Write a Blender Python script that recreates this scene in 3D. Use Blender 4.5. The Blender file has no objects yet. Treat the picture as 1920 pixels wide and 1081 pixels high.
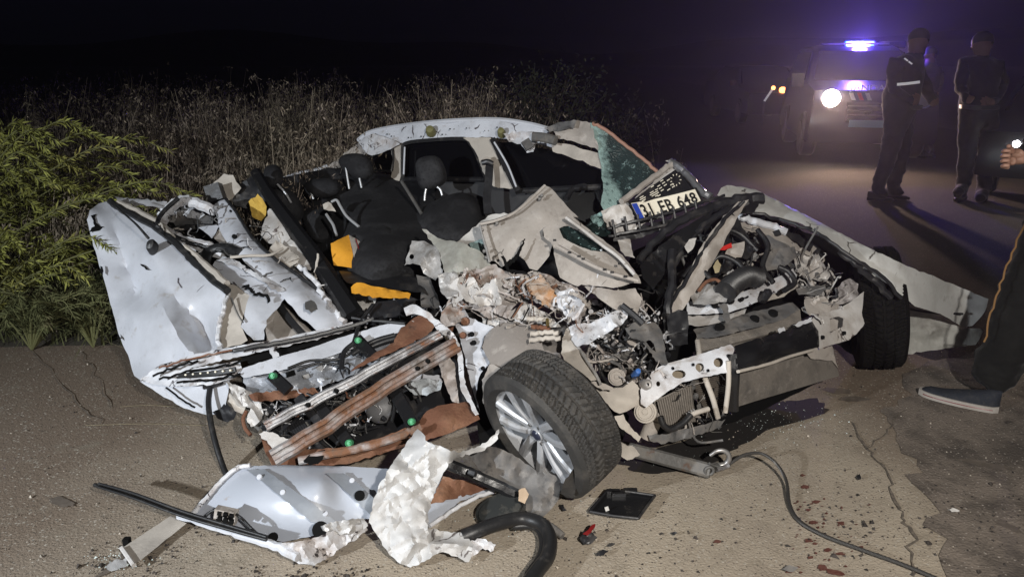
import bpy, bmesh, math, random
import numpy as np
from mathutils import Vector, Matrix, geometry, noise as mnoise

# ------------------------------------------------------------------ camera, world, lights
SC = bpy.context.scene
COL = SC.collection
FPX, PITCH, CAMH, SCL = 1400.0, math.radians(17.0), 1.55, 1.55 / 1.62
cd = bpy.data.cameras.new('camera'); cam = bpy.data.objects.new('camera', cd); COL.objects.link(cam)
cd.sensor_width = 36.0; cd.lens = 36.0 * FPX / 1920.0; cd.clip_end = 2000; cd.clip_start = 0.05
cam.location = (0, 0, CAMH); cam.rotation_euler = (math.radians(90) - PITCH, 0, 0)
SC.camera = cam
SC.view_settings.view_transform = 'Standard'; SC.view_settings.look = 'None'
SC.view_settings.exposure = 0; SC.view_settings.gamma = 1
W = bpy.data.worlds.new('World'); SC.world = W; W.use_nodes = True
bg = W.node_tree.nodes['Background']; bg.inputs[0].default_value = (0.36, 0.36, 0.75, 1); bg.inputs[1].default_value = 0.0045

def lamp(name, kind, loc, energy, color, target=None, **kw):
    l = bpy.data.lights.new(name, kind); l.energy = energy; l.color = color
    for k, v in kw.items(): setattr(l, k, v)
    o = bpy.data.objects.new(name, l); COL.objects.link(o); o.location = loc
    if target is not None:
        o.rotation_euler = (Vector(target) - Vector(loc)).to_track_quat('-Z', 'Y').to_euler()
    return o
# the rescue crew's two work lamps that light the wreck: the main one low on the left, a weaker one behind the photographer
lamp('work_lamp', 'SPOT', (-3.2, -0.5, 1.7), 820, (0.89, 0.945, 1.0), (-1.0, 3.4, 0.15),
     spot_size=math.radians(82), spot_blend=1.0, shadow_soft_size=0.05)
lamp('work_lamp', 'SPOT', (0.75, -0.7, 2.3), 640, (1.0, 0.95, 0.88), (0.65, 3.0, 0.0),
     spot_size=math.radians(86), spot_blend=1.0, shadow_soft_size=0.06)

# ------------------------------------------------------------------ picture point -> place
CP, SP = math.cos(PITCH), math.sin(PITCH)
def P(x, y, d):
    d = d * SCL
    rx = (x - 960.0) / FPX; ry = (540.5 - y) / FPX
    return np.array((d * rx, d * (CP + ry * SP), CAMH + d * (ry * CP - SP)))
def dz(x, y, z=0.0):                      # depth at which the ray meets height z
    ry = (540.5 - y) / FPX
    return (z - CAMH) / (ry * CP - SP) / SCL
def G(x, y, z=0.0): return P(x, y, dz(x, y, z))
def camvec(r, u, t):                      # camera right / up / towards viewer -> world
    return Vector((r, u * SP - t * CP, u * CP + t * SP))
def Parr(xy, d):
    d = d * SCL
    rx = (xy[:, 0] - 960.0) / FPX; ry = (540.5 - xy[:, 1]) / FPX
    return np.stack((d * rx, d * (CP + ry * SP), CAMH + d * (ry * CP - SP)), 1)

class TPS:
    def __init__(self, pts, lam=1e-3):
        p = np.array(pts, float); self.c = p[:, :2] / 100.0; n = len(p)
        A = np.zeros((n + 3, n + 3)); A[:n, :n] = self.K(self.c) + lam * np.eye(n)
        A[:n, n] = 1; A[:n, n + 1:n + 3] = self.c; A[n, :n] = 1; A[n + 1:, :n] = self.c.T
        b = np.zeros(n + 3); b[:n] = p[:, 2]
        self.w = np.linalg.lstsq(A, b, rcond=None)[0]
    def K(self, q):
        r2 = ((q[:, None, :] - self.c[None]) ** 2).sum(2)
        return np.where(r2 > 1e-12, r2 * np.log(r2 + 1e-12), 0)
    def __call__(self, xy):
        q = np.atleast_2d(np.array(xy, float))[:, :2] / 100.0
        return self.K(q) @ self.w[:-3] + self.w[-3] + q @ self.w[-2:]
FIELD = TPS([(165,400,4.2),(210,372,4.4),(230,640,3.78),(270,720,3.5),(385,775,3.35),(430,540,3.7),(340,370,4.45),
 (450,400,4.25),(520,500,3.9),(640,600,3.68),(480,810,3.15),(520,870,3.04),(650,865,3.04),(900,785,3.12),(880,640,3.42),
 (780,580,3.6),(600,645,3.48),(700,760,3.2),(850,480,3.7),(950,560,3.5),(1050,600,3.38),(900,700,3.28),(980,650,3.28),
 (1020,350,3.85),(920,430,3.75),(1100,480,3.5),(1190,520,3.4),(1150,580,3.28),(1150,700,3.02),(1200,760,2.98),(1370,660,3.12),
 (1280,700,3.05),(1500,650,3.42),(1560,700,3.62),(1400,755,3.22),(1600,600,3.72),(1260,390,3.78),(1150,400,3.72),(1320,350,3.9),
 (1400,390,3.85),(1400,500,3.68),(1300,600,3.42),(1540,500,3.85),(1450,560,3.6)], 1e-2)

# ------------------------------------------------------------------ objects
OFF = {}
def tag(o, label=None, cat=None, group=None, kind=None):
    if label: o['label'] = label
    if cat: o['category'] = cat
    if group: o['group'] = group
    if kind: o['kind'] = kind
    return o
def thing(name, loc, label, cat, group=None):
    o = bpy.data.objects.new(name, None); COL.objects.link(o); o.location = tuple(float(v) for v in loc)
    o.empty_display_size = 0.2
    OFF[o.name] = np.array(loc, float); return tag(o, label, cat, group)
def obj(name, V, F, mat, parent=None, smooth=40, label=None, kind=None):
    V = np.array(V, float).reshape(-1, 3)
    L = OFF[parent.name] if parent is not None else V.mean(0) * 0
    me = bpy.data.meshes.new(name); me.from_pydata((V - L).tolist(), [], [list(map(int, f)) for f in F]); me.update()
    for m in (mat if isinstance(mat, (list, tuple)) else [mat]): me.materials.append(m)
    if smooth:
        me.polygons.foreach_set('use_smooth', [True] * len(me.polygons))
        me.set_sharp_from_angle(angle=math.radians(smooth))
    o = bpy.data.objects.new(name, me); COL.objects.link(o)
    if parent is not None: o.parent = parent
    OFF[o.name] = L
    return tag(o, label=label, kind=kind)
class MB:                                  # joins shapes that make up one part
    def __init__(s): s.V = []; s.F = []; s.n = 0
    def add(s, V, F):
        V = np.array(V, float).reshape(-1, 3); s.V.append(V)
        s.F += [[i + s.n for i in f] for f in F]; s.n += len(V); return s
    def build(s, name, mat, parent=None, **k): return obj(name, np.concatenate(s.V), s.F, mat, parent, **k)

def inside(q, poly):
    x, y = q[:, 0], q[:, 1]; r = np.zeros(len(q), bool); n = len(poly); j = n - 1
    for i in range(n):
        xi, yi = poly[i]; xj, yj = poly[j]
        c = ((yi > y) != (yj > y)) & (x < (xj - xi) * (y - yi) / (yj - yi + 1e-12) + xi)
        r ^= c; j = i
    return r
def resample(poly, g, jag, rng, close=True):
    out = []; n = len(poly)
    for i in range(n):
        a = np.array(poly[i][:2], float); b = np.array(poly[(i + 1) % n][:2], float)
        L = np.hypot(*(b - a)); k = max(1, int(L / g)); nrm = np.array((-(b - a)[1], (b - a)[0])) / (L + 1e-9)
        for j in range(k):
            p = a + (b - a) * j / k
            if jag: p = p + nrm * rng.normal(0, jag * (1 if j else .4))
            out.append(p)
    return np.array(out)
def tri(outline, holes, g, rng):
    allp = [outline] + holes; V = []; E = []
    for q in allp:
        s = len(V); V += [tuple(p) for p in q]; n = len(q); E += [(s + i, s + (i + 1) % n) for i in range(n)]
    B = np.array(V); x0, y0 = outline.min(0); x1, y1 = outline.max(0)
    gx = np.arange(x0, x1, g); gy = np.arange(y0, y1, g * .87)
    if len(gx) and len(gy):
        Q = np.array([(x + (.5 * g if k % 2 else 0), y) for k, y in enumerate(gy) for x in gx]) + 0
        Q += rng.uniform(-.22 * g, .22 * g, Q.shape)
        ok = inside(Q, outline)
        for h in holes: ok &= ~inside(Q, h)
        Q = Q[ok]
        if len(Q):
            dd = np.sqrt(((Q[:, None] - B[None]) ** 2).sum(2)).min(1); Q = Q[dd > .45 * g]
            V += [tuple(p) for p in Q]
    r = geometry.delaunay_2d_cdt([Vector(v) for v in V], E, [], 0, 1e-4)
    v2 = np.array([(v.x, v.y) for v in r[0]]); f = np.array(r[2]) if len(r[2]) else np.zeros((0, 3), int)
    c = v2[f].mean(1); ok = inside(c, outline)
    for h in holes: ok &= ~inside(c, h)
    f = f[ok]
    a = v2[f]; s = (a[:, 1, 0] - a[:, 0, 0]) * (a[:, 2, 1] - a[:, 0, 1]) - (a[:, 1, 1] - a[:, 0, 1]) * (a[:, 2, 0] - a[:, 0, 0])
    f[s > 0] = f[s > 0][:, ::-1]           # facing the viewer (y runs down)
    return v2, f
def fold(q, amp, size, seed, octv=3):
    r = np.random.default_rng(seed); z = np.zeros(len(q)); t0 = r.uniform(0, 3.14)
    for o in range(octv):
        s = size / (1.8 ** o); a = amp / (1.7 ** o)
        w = q + (s * .5) * np.stack((np.sin(q[:, 1] / s * 1.1 + r.uniform(0, 6)), np.sin(q[:, 0] / s * .9 + r.uniform(0, 6))), 1)
        for k in range(2):                  # pleats run mostly one way, with cross creases
            t = t0 + r.normal(0, .45) + (1.3 if k else 0); p = (w @ np.array((math.cos(t), math.sin(t)))) / s * .5 + r.uniform(0, 1)
            z += a * (1 if k == 0 else .55) * (np.abs((p % 1) * 2 - 1) ** .8 - .5)
    return z
def rand_attr(o, name, vals):
    a = o.data.attributes.new(name, 'FLOAT', 'POINT'); a.data.foreach_set('value', np.asarray(vals, np.float32))

SEED = [11]
def crease_d(q, segs):
    z = np.zeros(len(q))
    for (x0, y0, x1, y1, w, h) in segs:
        a = np.array((x0, y0), float); b = np.array((x1, y1), float) - a; t = np.clip(((q - a) @ b) / (b @ b + 1e-9), 0, 1)
        e = q - a - t[:, None] * b; z += h * np.exp(-np.sqrt((e ** 2).sum(1)) / w)
    return z
def rand_creases(q, n, w, h, seed):
    r = np.random.default_rng(seed + 900); x0, y0 = q.min(0); x1, y1 = q.max(0); L = max(x1 - x0, y1 - y0); t0 = r.uniform(0, 3.14); S = []
    for _ in range(n):
        cx, cy = q[r.integers(len(q))]; t = t0 + r.normal(0, .7); l = L * r.uniform(.12, .4); k = r.uniform(.5, 1.4)
        S.append((cx - l * math.cos(t), cy - l * math.sin(t), cx + l * math.cos(t), cy + l * math.sin(t), w * k, h * k * r.choice((-1, 1))))
    return crease_d(q, S)
def sheet(name, pts, mat, parent=None, off=0.0, thick=.004, g=12, cr=None, jag=1.0, holes=(), ctrl=(), bumps=(), zmode=False, smooth=32, label=None, attr=None, kind=None, creases=(), rc=None):
    SEED[0] += 1; rng = np.random.default_rng(SEED[0])
    o2 = resample(pts, g, jag, rng); hs = [resample(h, max(3, g * .5), jag * .3, rng) for h in holes]
    q, f = tri(o2, hs, g, rng)
    if len(pts[0]) > 2:
        c = [tuple(p) for p in pts]
        if len(ctrl) and not zmode and abs(ctrl[0][2]) < 1:        # control heights given relative to the outline's own surface
            T0 = TPS(c, 1e-3); c = c + [(x, y, float(T0((x, y))[0]) + .5 * h) for x, y, h in ctrl]
        else: c = c + [tuple(p) for p in ctrl]
        if zmode: c = [(x, y, dz(x, y, z)) for x, y, z in c]
        d = TPS(c, 1e-3)(q) + off
    else:
        d = FIELD(q) + off
        if ctrl: d = d + .25 * TPS([(x, y, 0) for x, y in pts] + list(ctrl), 1e-3)(q)
    for (bx, by, br, bh) in bumps: d = d + .5 * bh * np.exp(-((q[:, 0] - bx) ** 2 + (q[:, 1] - by) ** 2) / (br * br))
    if cr: d = d + .5 * fold(q, cr[0], cr[1] * 1.15, SEED[0], cr[2] if len(cr) > 2 else 3)
    if creases: d = d + crease_d(q, creases)
    if rc is None and cr and cr[0] >= .02 and len(q) > 60: rc = (max(3, int(len(q) / 45)), 9, .012)
    if rc: d = d + rand_creases(q, rc[0], rc[1], rc[2], SEED[0])
    if zmode: d = np.minimum(d, np.array([dz(x, y, .004) for x, y in q]))
    V1 = Parr(q, d); V2 = Parr(q, d + thick / SCL); n = len(q)
    e = {}
    for t in f:
        for a, b in ((t[0], t[1]), (t[1], t[2]), (t[2], t[0])): e[(a, b)] = 1
    side = [(b, a, a + n, b + n) for (a, b) in e if (b, a) not in e]
    F = [tuple(t) for t in f] + [tuple(int(i) + n for i in t[::-1]) for t in f] + side
    o = obj(name, np.concatenate((V1, V2)), F, mat, parent, smooth=smooth, label=label, kind=kind)
    if attr is not None:
        a = np.array([attr(x, y) for x, y in q]); rand_attr(o, 'mask', np.concatenate((a, a)))
    return o
def pillow(name, pts, mat, parent, d, thick, g=9, rad=None, cr=None, jag=.3, round_=True, label=None, flat=.0):
    SEED[0] += 1; rng = np.random.default_rng(SEED[0])
    p = pts
    if round_:                              # soften the outline
        for _ in range(2):
            p2 = []
            for i in range(len(p)):
                a = np.array(p[i][:2], float); b = np.array(p[(i + 1) % len(p)][:2], float); p2 += [a * .75 + b * .25, a * .25 + b * .75]
            p = p2
    o2 = resample(p, g, jag, rng); q, f = tri(o2, [], g, rng)
    B = np.concatenate([o2 + (np.roll(o2, -1, 0) - o2) * t for t in (0, .5)])
    dist = np.sqrt(((q[:, None] - B[None]) ** 2).sum(2)).min(1)
    rad = rad or max(8.0, dist.max() * .8); k = np.clip(dist / rad, 0, 1); h = np.sqrt(1 - (1 - k) ** 2) * (1 - flat) + flat * (k > .02)
    base = TPS(d)(q) if isinstance(d, (list, tuple)) else (np.full(len(q), float(d)))
    c = fold(q, cr[0], cr[1], SEED[0]) * np.clip(k * 2, 0, 1) if cr else 0
    V1 = Parr(q, base - thick / 2 * h + c); n = len(q); onb = dist < 1e-6
    V2 = Parr(q, base + thick / 2 * h); idx = np.arange(n) + n; idx[onb] = np.arange(n)[onb]
    F = [tuple(t) for t in f] + [tuple(idx[list(t[::-1])]) for t in f]
    return obj(name, np.concatenate((V1, V2)), [tuple(dict.fromkeys(map(int, t))) for t in F if len(set(map(int, t))) > 2], mat, parent, smooth=60, label=label)
def smooth_path(pts, n=6):
    p = [np.array(a, float) for a in pts]
    if len(p) < 3: return p
    p = [2 * p[0] - p[1]] + p + [2 * p[-1] - p[-2]]; out = []
    for i in range(1, len(p) - 2):
        for t in np.arange(n) / n:
            out.append(.5 * (2 * p[i] + (p[i + 1] - p[i - 1]) * t + (2 * p[i - 1] - 5 * p[i] + 4 * p[i + 1] - p[i + 2]) * t * t + (3 * p[i] - p[i - 1] - 3 * p[i + 1] + p[i + 2]) * t ** 3))
    out.append(p[-2]); return out
CAMP = np.array((0, 0, CAMH))
def sweep(path, prof, closed=True, taper=None, wob=0, roll=0):
    p = [np.array(a, float) for a in path]; n = len(p); m = len(prof); V = []
    rng = np.random.default_rng(len(p) * 7 + m)
    for i in range(n):
        t = p[min(i + 1, n - 1)] - p[max(i - 1, 0)]; t = t / (np.linalg.norm(t) + 1e-12)
        v = p[i] - CAMP; v = v - t * (v @ t); L = np.linalg.norm(v)
        v = v / L if L > 1e-6 else np.array((0, 1., 0)); s = np.cross(t, v)
        if roll: s, v = s * math.cos(roll) + v * math.sin(roll), v * math.cos(roll) - s * math.sin(roll)
        k = 1 if taper is None else taper[0] + (taper[1] - taper[0]) * i / (n - 1)
        c = p[i] + (rng.normal(0, wob, 3) if wob else 0)
        for (a, b) in prof: V.append(c + s * a * k + v * b * k)
    F = []
    for i in range(n - 1):
        for j in range(m if closed else m - 1):
            a, b = i * m + j, i * m + (j + 1) % m; F.append((a, b, b + m, a + m))
    if closed: F += [tuple(range(m))[::-1], tuple(range((n - 1) * m, n * m))]
    return V, F
def circ(r, n=8): return [(r * math.cos(2 * math.pi * i / n), r * math.sin(2 * math.pi * i / n)) for i in range(n)]
def rect(w, h): return [(-w / 2, -h / 2), (w / 2, -h / 2), (w / 2, h / 2), (-w / 2, h / 2)]
def bev(w, h, b):
    return [(-w/2+b, -h/2), (w/2-b, -h/2), (w/2, -h/2+b), (w/2, h/2-b), (w/2-b, h/2), (-w/2+b, h/2), (-w/2, h/2-b), (-w/2, -h/2+b)]
def chan(w, h, t):                          # a ribbed pressed-steel section, open side away from the viewer
    return [(-w/2, h/2), (-w/2, -h*.2), (-w*.36, -h/2), (-w*.2, -h/2), (-w*.13, -h*.15), (w*.13, -h*.15), (w*.2, -h/2), (w*.36, -h/2), (w/2, -h*.2), (w/2, h/2)]
def pp(pts): return [P(*p) for p in pts]
def fp(pts, off=0.0): return [P(x, y, float(FIELD((x, y))[0]) + off) for x, y in pts]
def gp(pts): return [G(*p) for p in pts]
def tube(name, path, r, mat, parent=None, n=8, sm=6, taper=None, **k):
    V, F = sweep(smooth_path(path, sm) if sm else path, circ(r, n), taper=taper); return obj(name, V, F, mat, parent, smooth=60, **k)
def beam(name, path, prof, mat, parent=None, sm=5, wob=0, taper=None, smooth=30, roll=0, **k):
    V, F = sweep(smooth_path(path, sm) if sm else path, prof, wob=wob, taper=taper, roll=roll); return obj(name, V, F, mat, parent, smooth=smooth, **k)
def frame(axis):
    a = Vector(axis).normalized(); r = a.orthogonal().normalized(); return np.array(a), np.array(r), np.array(a.cross(r))
def lathe(c, axis, prof, n=32, refx=None):   # prof: (radius, along axis)
    a, r, s = frame(axis)
    if refx is not None:
        r = np.array(refx) - a * (np.array(refx) @ a); r /= np.linalg.norm(r); s = np.cross(a, r)
    c = np.array(c); V = []; m = len(prof)
    for i in range(n):
        t = 2 * math.pi * i / n; u = r * math.cos(t) + s * math.sin(t)
        for (R, h) in prof: V.append(c + u * R + a * h)
    F = [(i * m + j, ((i + 1) % n) * m + j, ((i + 1) % n) * m + j + 1, i * m + j + 1) for i in range(n) for j in range(m - 1)]
    return V, F
def boxv(c, ax, ay, az, sx, sy, sz):
    c = np.array(c, float); ax, ay, az = (np.array(v, float) for v in (ax, ay, az))
    V = [c + ax * sx * i + ay * sy * j + az * sz * k for k in (-.5, .5) for j in (-.5, .5) for i in (-.5, .5)]
    return V, [(0, 2, 3, 1), (4, 5, 7, 6), (0, 1, 5, 4), (2, 6, 7, 3), (0, 4, 6, 2), (1, 3, 7, 5)]
X3, Y3, Z3 = np.eye(3)

# ------------------------------------------------------------------ materials
def mat(name, col, rough=.5, metal=0.0, layers=(), bump=(0, 40), coat=0, emit=None, alpha=None, spec=.5, transm=0, island=0, sheen=0):
    m = bpy.data.materials.new(name); m.use_nodes = True; nt = m.node_tree; N = nt.nodes; L = nt.links
    b = N['Principled BSDF']; b.inputs['Roughness'].default_value = rough; b.inputs['Metallic'].default_value = metal
    b.inputs['Specular IOR Level'].default_value = spec; b.inputs['Coat Weight'].default_value = coat; b.inputs['Coat Roughness'].default_value = .12
    b.inputs['Transmission Weight'].default_value = transm
    b.inputs['Sheen Weight'].default_value = sheen; b.inputs['Sheen Roughness'].default_value = .4
    if alpha is not None: b.inputs['Alpha'].default_value = alpha
    tc = N.new('ShaderNodeTexCoord'); cur = None
    def rgb(c):
        n = N.new('ShaderNodeRGB'); n.outputs[0].default_value = (*c, 1); return n.outputs[0]
    cur = rgb(col); rcur = None
    for ly in layers:
        # (kind, colour, scale, lo, hi[, roughness]); kind noise / crack / speck / attr
        kind, c2, sc, lo, hi = ly[:5]
        if kind == 'noise' or kind == 'wave':
            t = N.new('ShaderNodeTexNoise'); t.inputs['Scale'].default_value = sc; t.inputs['Detail'].default_value = 8; t.inputs['Roughness'].default_value = .65
            if kind == 'wave':
                mp = N.new('ShaderNodeMapping'); mp.inputs['Scale'].default_value = (1, .12, 1); L.new(tc.outputs['Object'], mp.inputs[0]); L.new(mp.outputs[0], t.inputs[0])
            else: L.new(tc.outputs['Object'], t.inputs['Vector'])
            src = t.outputs['Fac']
        elif kind == 'attr':
            t = N.new('ShaderNodeAttribute'); t.attribute_name = 'mask'
            n2 = N.new('ShaderNodeTexNoise'); n2.inputs['Scale'].default_value = sc; n2.inputs['Detail'].default_value = 6; L.new(tc.outputs['Object'], n2.inputs['Vector'])
            ad = N.new('ShaderNodeMath'); ad.operation = 'MULTIPLY_ADD'; L.new(n2.outputs['Fac'], ad.inputs[0]); ad.inputs[1].default_value = .7; L.new(t.outputs['Fac'], ad.inputs[2])
            src = ad.outputs[0]
        elif kind == 'crack':
            n2 = N.new('ShaderNodeTexNoise'); n2.inputs['Scale'].default_value = sc * .7; n2.inputs['Detail'].default_value = 4; L.new(tc.outputs['Object'], n2.inputs['Vector'])
            mx = N.new('ShaderNodeMixRGB'); mx.inputs[0].default_value = .12; L.new(tc.outputs['Object'], mx.inputs[1]); L.new(n2.outputs['Color'], mx.inputs[2])
            t = N.new('ShaderNodeTexVoronoi'); t.feature = 'DISTANCE_TO_EDGE'; t.inputs['Scale'].default_value = sc; L.new(mx.outputs[0], t.inputs['Vector'])
            n3 = N.new('ShaderNodeTexNoise'); n3.inputs['Scale'].default_value = sc * .45; L.new(tc.outputs['Object'], n3.inputs['Vector'])
            mr = N.new('ShaderNodeMapRange'); mr.inputs[1].default_value = .42; mr.inputs[2].default_value = .62; mr.inputs[3].default_value = .3; mr.inputs[4].default_value = 0; L.new(n3.outputs['Fac'], mr.inputs[0])
            ad = N.new('ShaderNodeMath'); ad.operation = 'ADD'; L.new(t.outputs['Distance'], ad.inputs[0]); L.new(mr.outputs[0], ad.inputs[1])
            sb = N.new('ShaderNodeMath'); sb.operation = 'SUBTRACT'; sb.inputs[0].default_value = 1; L.new(ad.outputs[0], sb.inputs[1]); src = sb.outputs[0]
        elif kind == 'speck':
            t = N.new('ShaderNodeTexVoronoi'); t.inputs['Scale'].default_value = sc; L.new(tc.outputs['Object'], t.inputs['Vector'])
            sp = N.new('ShaderNodeSeparateColor'); L.new(t.outputs['Color'], sp.inputs[0])
            sb = N.new('ShaderNodeMath'); sb.operation = 'SUBTRACT'; L.new(sp.outputs[0], sb.inputs[0]); L.new(t.outputs['Distance'], sb.inputs[1]); src = sb.outputs[0]
        mr = N.new('ShaderNodeMapRange'); mr.inputs[1].default_value = lo; mr.inputs[2].default_value = hi; L.new(src, mr.inputs[0])
        mx = N.new('ShaderNodeMixRGB'); L.new(mr.outputs[0], mx.inputs[0]); L.new(cur, mx.inputs[1]); mx.inputs[2].default_value = (*c2, 1); cur = mx.outputs[0]
        if len(ly) > 5:
            rm = N.new('ShaderNodeMix'); L.new(mr.outputs[0], rm.inputs[0])
            if rcur is None: rm.inputs[2].default_value = rough
            else: L.new(rcur, rm.inputs[2])
            rm.inputs[3].default_value = ly[5]; rcur = rm.outputs[0]
    if island:
        ge = N.new('ShaderNodeNewGeometry'); hs = N.new('ShaderNodeMapRange'); hs.inputs[3].default_value = 1 - island; hs.inputs[4].default_value = 1 + island
        L.new(ge.outputs['Random Per Island'], hs.inputs[0]); mx = N.new('ShaderNodeMixRGB'); mx.blend_type = 'MULTIPLY'; mx.inputs[0].default_value = 1
        L.new(cur, mx.inputs[1]); L.new(hs.outputs[0], mx.inputs[2]); cur = mx.outputs[0]
    L.new(cur, b.inputs['Base Color'])
    if rcur is not None: L.new(rcur, b.inputs['Roughness'])
    if bump[0]:
        t = N.new('ShaderNodeTexNoise'); t.inputs['Scale'].default_value = bump[1]; t.inputs['Detail'].default_value = 8; L.new(tc.outputs['Object'], t.inputs['Vector'])
        bn = N.new('ShaderNodeBump'); bn.inputs['Strength'].default_value = bump[0]; bn.inputs['Distance'].default_value = .01
        L.new(t.outputs['Fac'], bn.inputs['Height']); L.new(bn.outputs[0], b.inputs['Normal'])
    if emit:
        b.inputs['Emission Color'].default_value = (*emit[0], 1); b.inputs['Emission Strength'].default_value = emit[1]
    return m
M = {}
M['white'] = mat('white_paint', (.60, .62, .67), .32, 0, [('noise', (.40, .41, .44), 5, .46, .74), ('wave', (.36, .35, .35), 22, .60, .74), ('noise', (.31, .27, .24), 12, .60, .76, .75), ('crack', (.06, .05, .055), 9, .97, .99), ('noise', (.03, .03, .03), 22, .69, .72)], (.09, 30), coat=.25)
M['white_clean'] = mat('smooth_white_paint', (.59, .61, .66), .36, 0, [('noise', (.43, .44, .47), 3.5, .42, .8), ('wave', (.40, .40, .41), 26, .60, .74), ('noise', (.36, .33, .30), 11, .60, .76, .7), ('crack', (.07, .06, .065), 5, .982, .994), ('noise', (.05, .04, .05), 26, .70, .73)], (.07, 18), coat=.2)
M['white_torn'] = mat('torn_white_paint', (.62, .63, .66), .45, 0, [('noise', (.34, .29, .26), 10, .48, .7), ('crack', (.04, .03, .035), 16, .955, .985), ('noise', (.03, .025, .025), 20, .62, .66), ('noise', (.20, .09, .05), 8, .66, .74)], (.15, 40))
M['white_dirty'] = mat('dusty_white_paint', (.55, .53, .51), .5, 0, [('noise', (.36, .32, .28), 7, .45, .7), ('crack', (.08, .06, .055), 13, .965, .99), ('noise', (.12, .07, .05), 25, .68, .73)], (.25, 50))
M['crushed'] = mat('crushed_dusty_paint', (.43, .39, .365), .6, 0, [('noise', (.24, .20, .175), 7, .40, .66), ('wave', (.56, .53, .52), 16, .54, .70), ('noise', (.20, .09, .045), 5, .60, .70), ('crack', (.05, .04, .04), 13, .955, .985), ('noise', (.04, .03, .03), 24, .62, .68)], (.22, 45))
M['dusty'] = mat('dusty_plastic', (.40, .365, .33), .75, 0, [('noise', (.31, .275, .245), 6, .4, .72), ('noise', (.47, .44, .41), 17, .55, .75), ('wave', (.27, .24, .215), 30, .56, .7), ('noise', (.10, .085, .075), 45, .66, .72), ('crack', (.09, .08, .07), 7, .98, .994)], (.16, 70))
M['beige'] = mat('beige_trim', (.46, .42, .37), .7, 0, [('noise', (.30, .27, .24), 8, .48, .75), ('noise', (.12, .10, .09), 40, .7, .76)], (.1, 60))
M['grey'] = mat('grey_plastic', (.12, .118, .118), .55, 0, [('noise', (.26, .235, .21), 8, .45, .75), ('noise', (.05, .05, .05), 20, .55, .7)], (.15, 60))
M['black'] = mat('black_plastic', (.016, .016, .018), .42, 0, [('noise', (.10, .09, .08), 9, .52, .85, .8)], (.12, 50))
M['gloss'] = mat('glossy_black_plastic', (.012, .012, .013), .22, 0, [('noise', (.09, .08, .07), 10, .6, .85, .7)], (.1, 40))
M['fabric'] = mat('black_fabric', (.018, .018, .02), .95, 0, [('noise', (.045, .045, .048), 5, .45, .7), ('noise', (.012, .012, .013), 60, .5, .7)], (.35, 260), spec=.2)
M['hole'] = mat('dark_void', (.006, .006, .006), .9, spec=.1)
M['rubber'] = mat('tyre_rubber', (.026, .025, .024), .75, 0, [('noise', (.075, .068, .06), 14, .45, .78), ('noise', (.13, .118, .105), 50, .64, .82)], (.25, 120))
M['hose'] = mat('black_rubber', (.014, .014, .015), .45, 0, [('noise', (.07, .065, .06), 25, .55, .8)], (.1, 90))
M['alloy'] = mat('alloy_rim', (.50, .51, .53), .38, .25, [('noise', (.25, .23, .21), 14, .52, .75, .7)], (.04, 60))
M['steel'] = mat('bare_steel', (.34, .34, .35), .45, .25, [('wave', (.13, .12, .12), 9, .45, .62, .6), ('noise', (.24, .105, .05), 9, .55, .68, .9), ('noise', (.03, .03, .03), 30, .68, .72)], (.15, 60))
M['steel_dark'] = mat('dark_steel', (.11, .107, .103), .55, .15, [('noise', (.20, .18, .155), 12, .5, .75, .85), ('noise', (.12, .06, .035), 15, .62, .75, .9)], (.25, 60))
M['rust'] = mat('rusty_steel', (.145, .062, .034), .85, .1, [('noise', (.235, .12, .068), 7, .45, .68), ('noise', (.34, .30, .26), 5, .6, .7), ('noise', (.05, .026, .02), 14, .58, .74)], (.4, 80))
M['rustbeam'] = mat('half_rusted_beam', (.32, .31, .31), .5, .2, [('noise', (.20, .095, .05), 4.5, .42, .58, .9), ('wave', (.12, .09, .07), 14, .5, .68, .85), ('noise', (.05, .04, .035), 22, .64, .7, .9)], (.25, 70))
M['chrome'] = mat('chrome', (.65, .66, .68), .3, .5)
M['silver'] = mat('crumpled_foil_metal', (.50, .49, .48), .38, .3, [('noise', (.22, .2, .18), 14, .45, .7, .7)], (.4, 60))
M['teal'] = mat('shattered_glass', (.022, .036, .037), .3, 0, [('attr', (.29, .42, .40), 48, .84, 1.3, .7), ('crack', (.34, .48, .47), 48, .95, .985, .6), ('noise', (.5, .66, .65), 110, .66, .71), ('noise', (.06, .10, .10), 26, .56, .66)], (.6, 120))
M['shard'] = mat('dark_broken_glass', (.015, .025, .024), .15, 0, [('noise', (.28, .42, .41), 45, .60, .66, .5), ('crack', (.25, .37, .36), 50, .965, .985)], (.3, 60))
M['pane'] = mat('tinted_glass', (.004, .004, .005), .12, 0, spec=.35)
M['yellow'] = mat('orange_airbag_cloth', (.72, .33, .025), .75, 0, [('noise', (.50, .22, .02), 9, .5, .8)], (.2, 50))
M['ochre'] = mat('yellow_foam', (.58, .38, .07), .85, 0, [('noise', (.40, .24, .04), 16, .45, .7)], (.4, 60))
M['green'] = mat('green_clip', (.08, .36, .17), .5)
M['red'] = mat('red_plastic', (.55, .03, .025), .4)
M['darkred'] = mat('dark_red_plastic', (.16, .012, .012), .3)
M['blue'] = mat('blue_plastic', (.05, .16, .5), .4)
M['plate'] = mat('plate_sheet', (.86, .80, .66), .35, 0, [('noise', (.55, .49, .4), 18, .62, .72)], (.05, 50))
M['plateblue'] = mat('plate_blue_band', (.03, .07, .42), .4)
M['ink'] = mat('black_lettering', (.008, .008, .008), .5)
M['radiator'] = mat('dusty_radiator', (.20, .178, .155), .8, .1, [('noise', (.11, .10, .09), 9, .45, .7), ('noise', (.30, .27, .24), 22, .55, .75)], (.3, 150))
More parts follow.
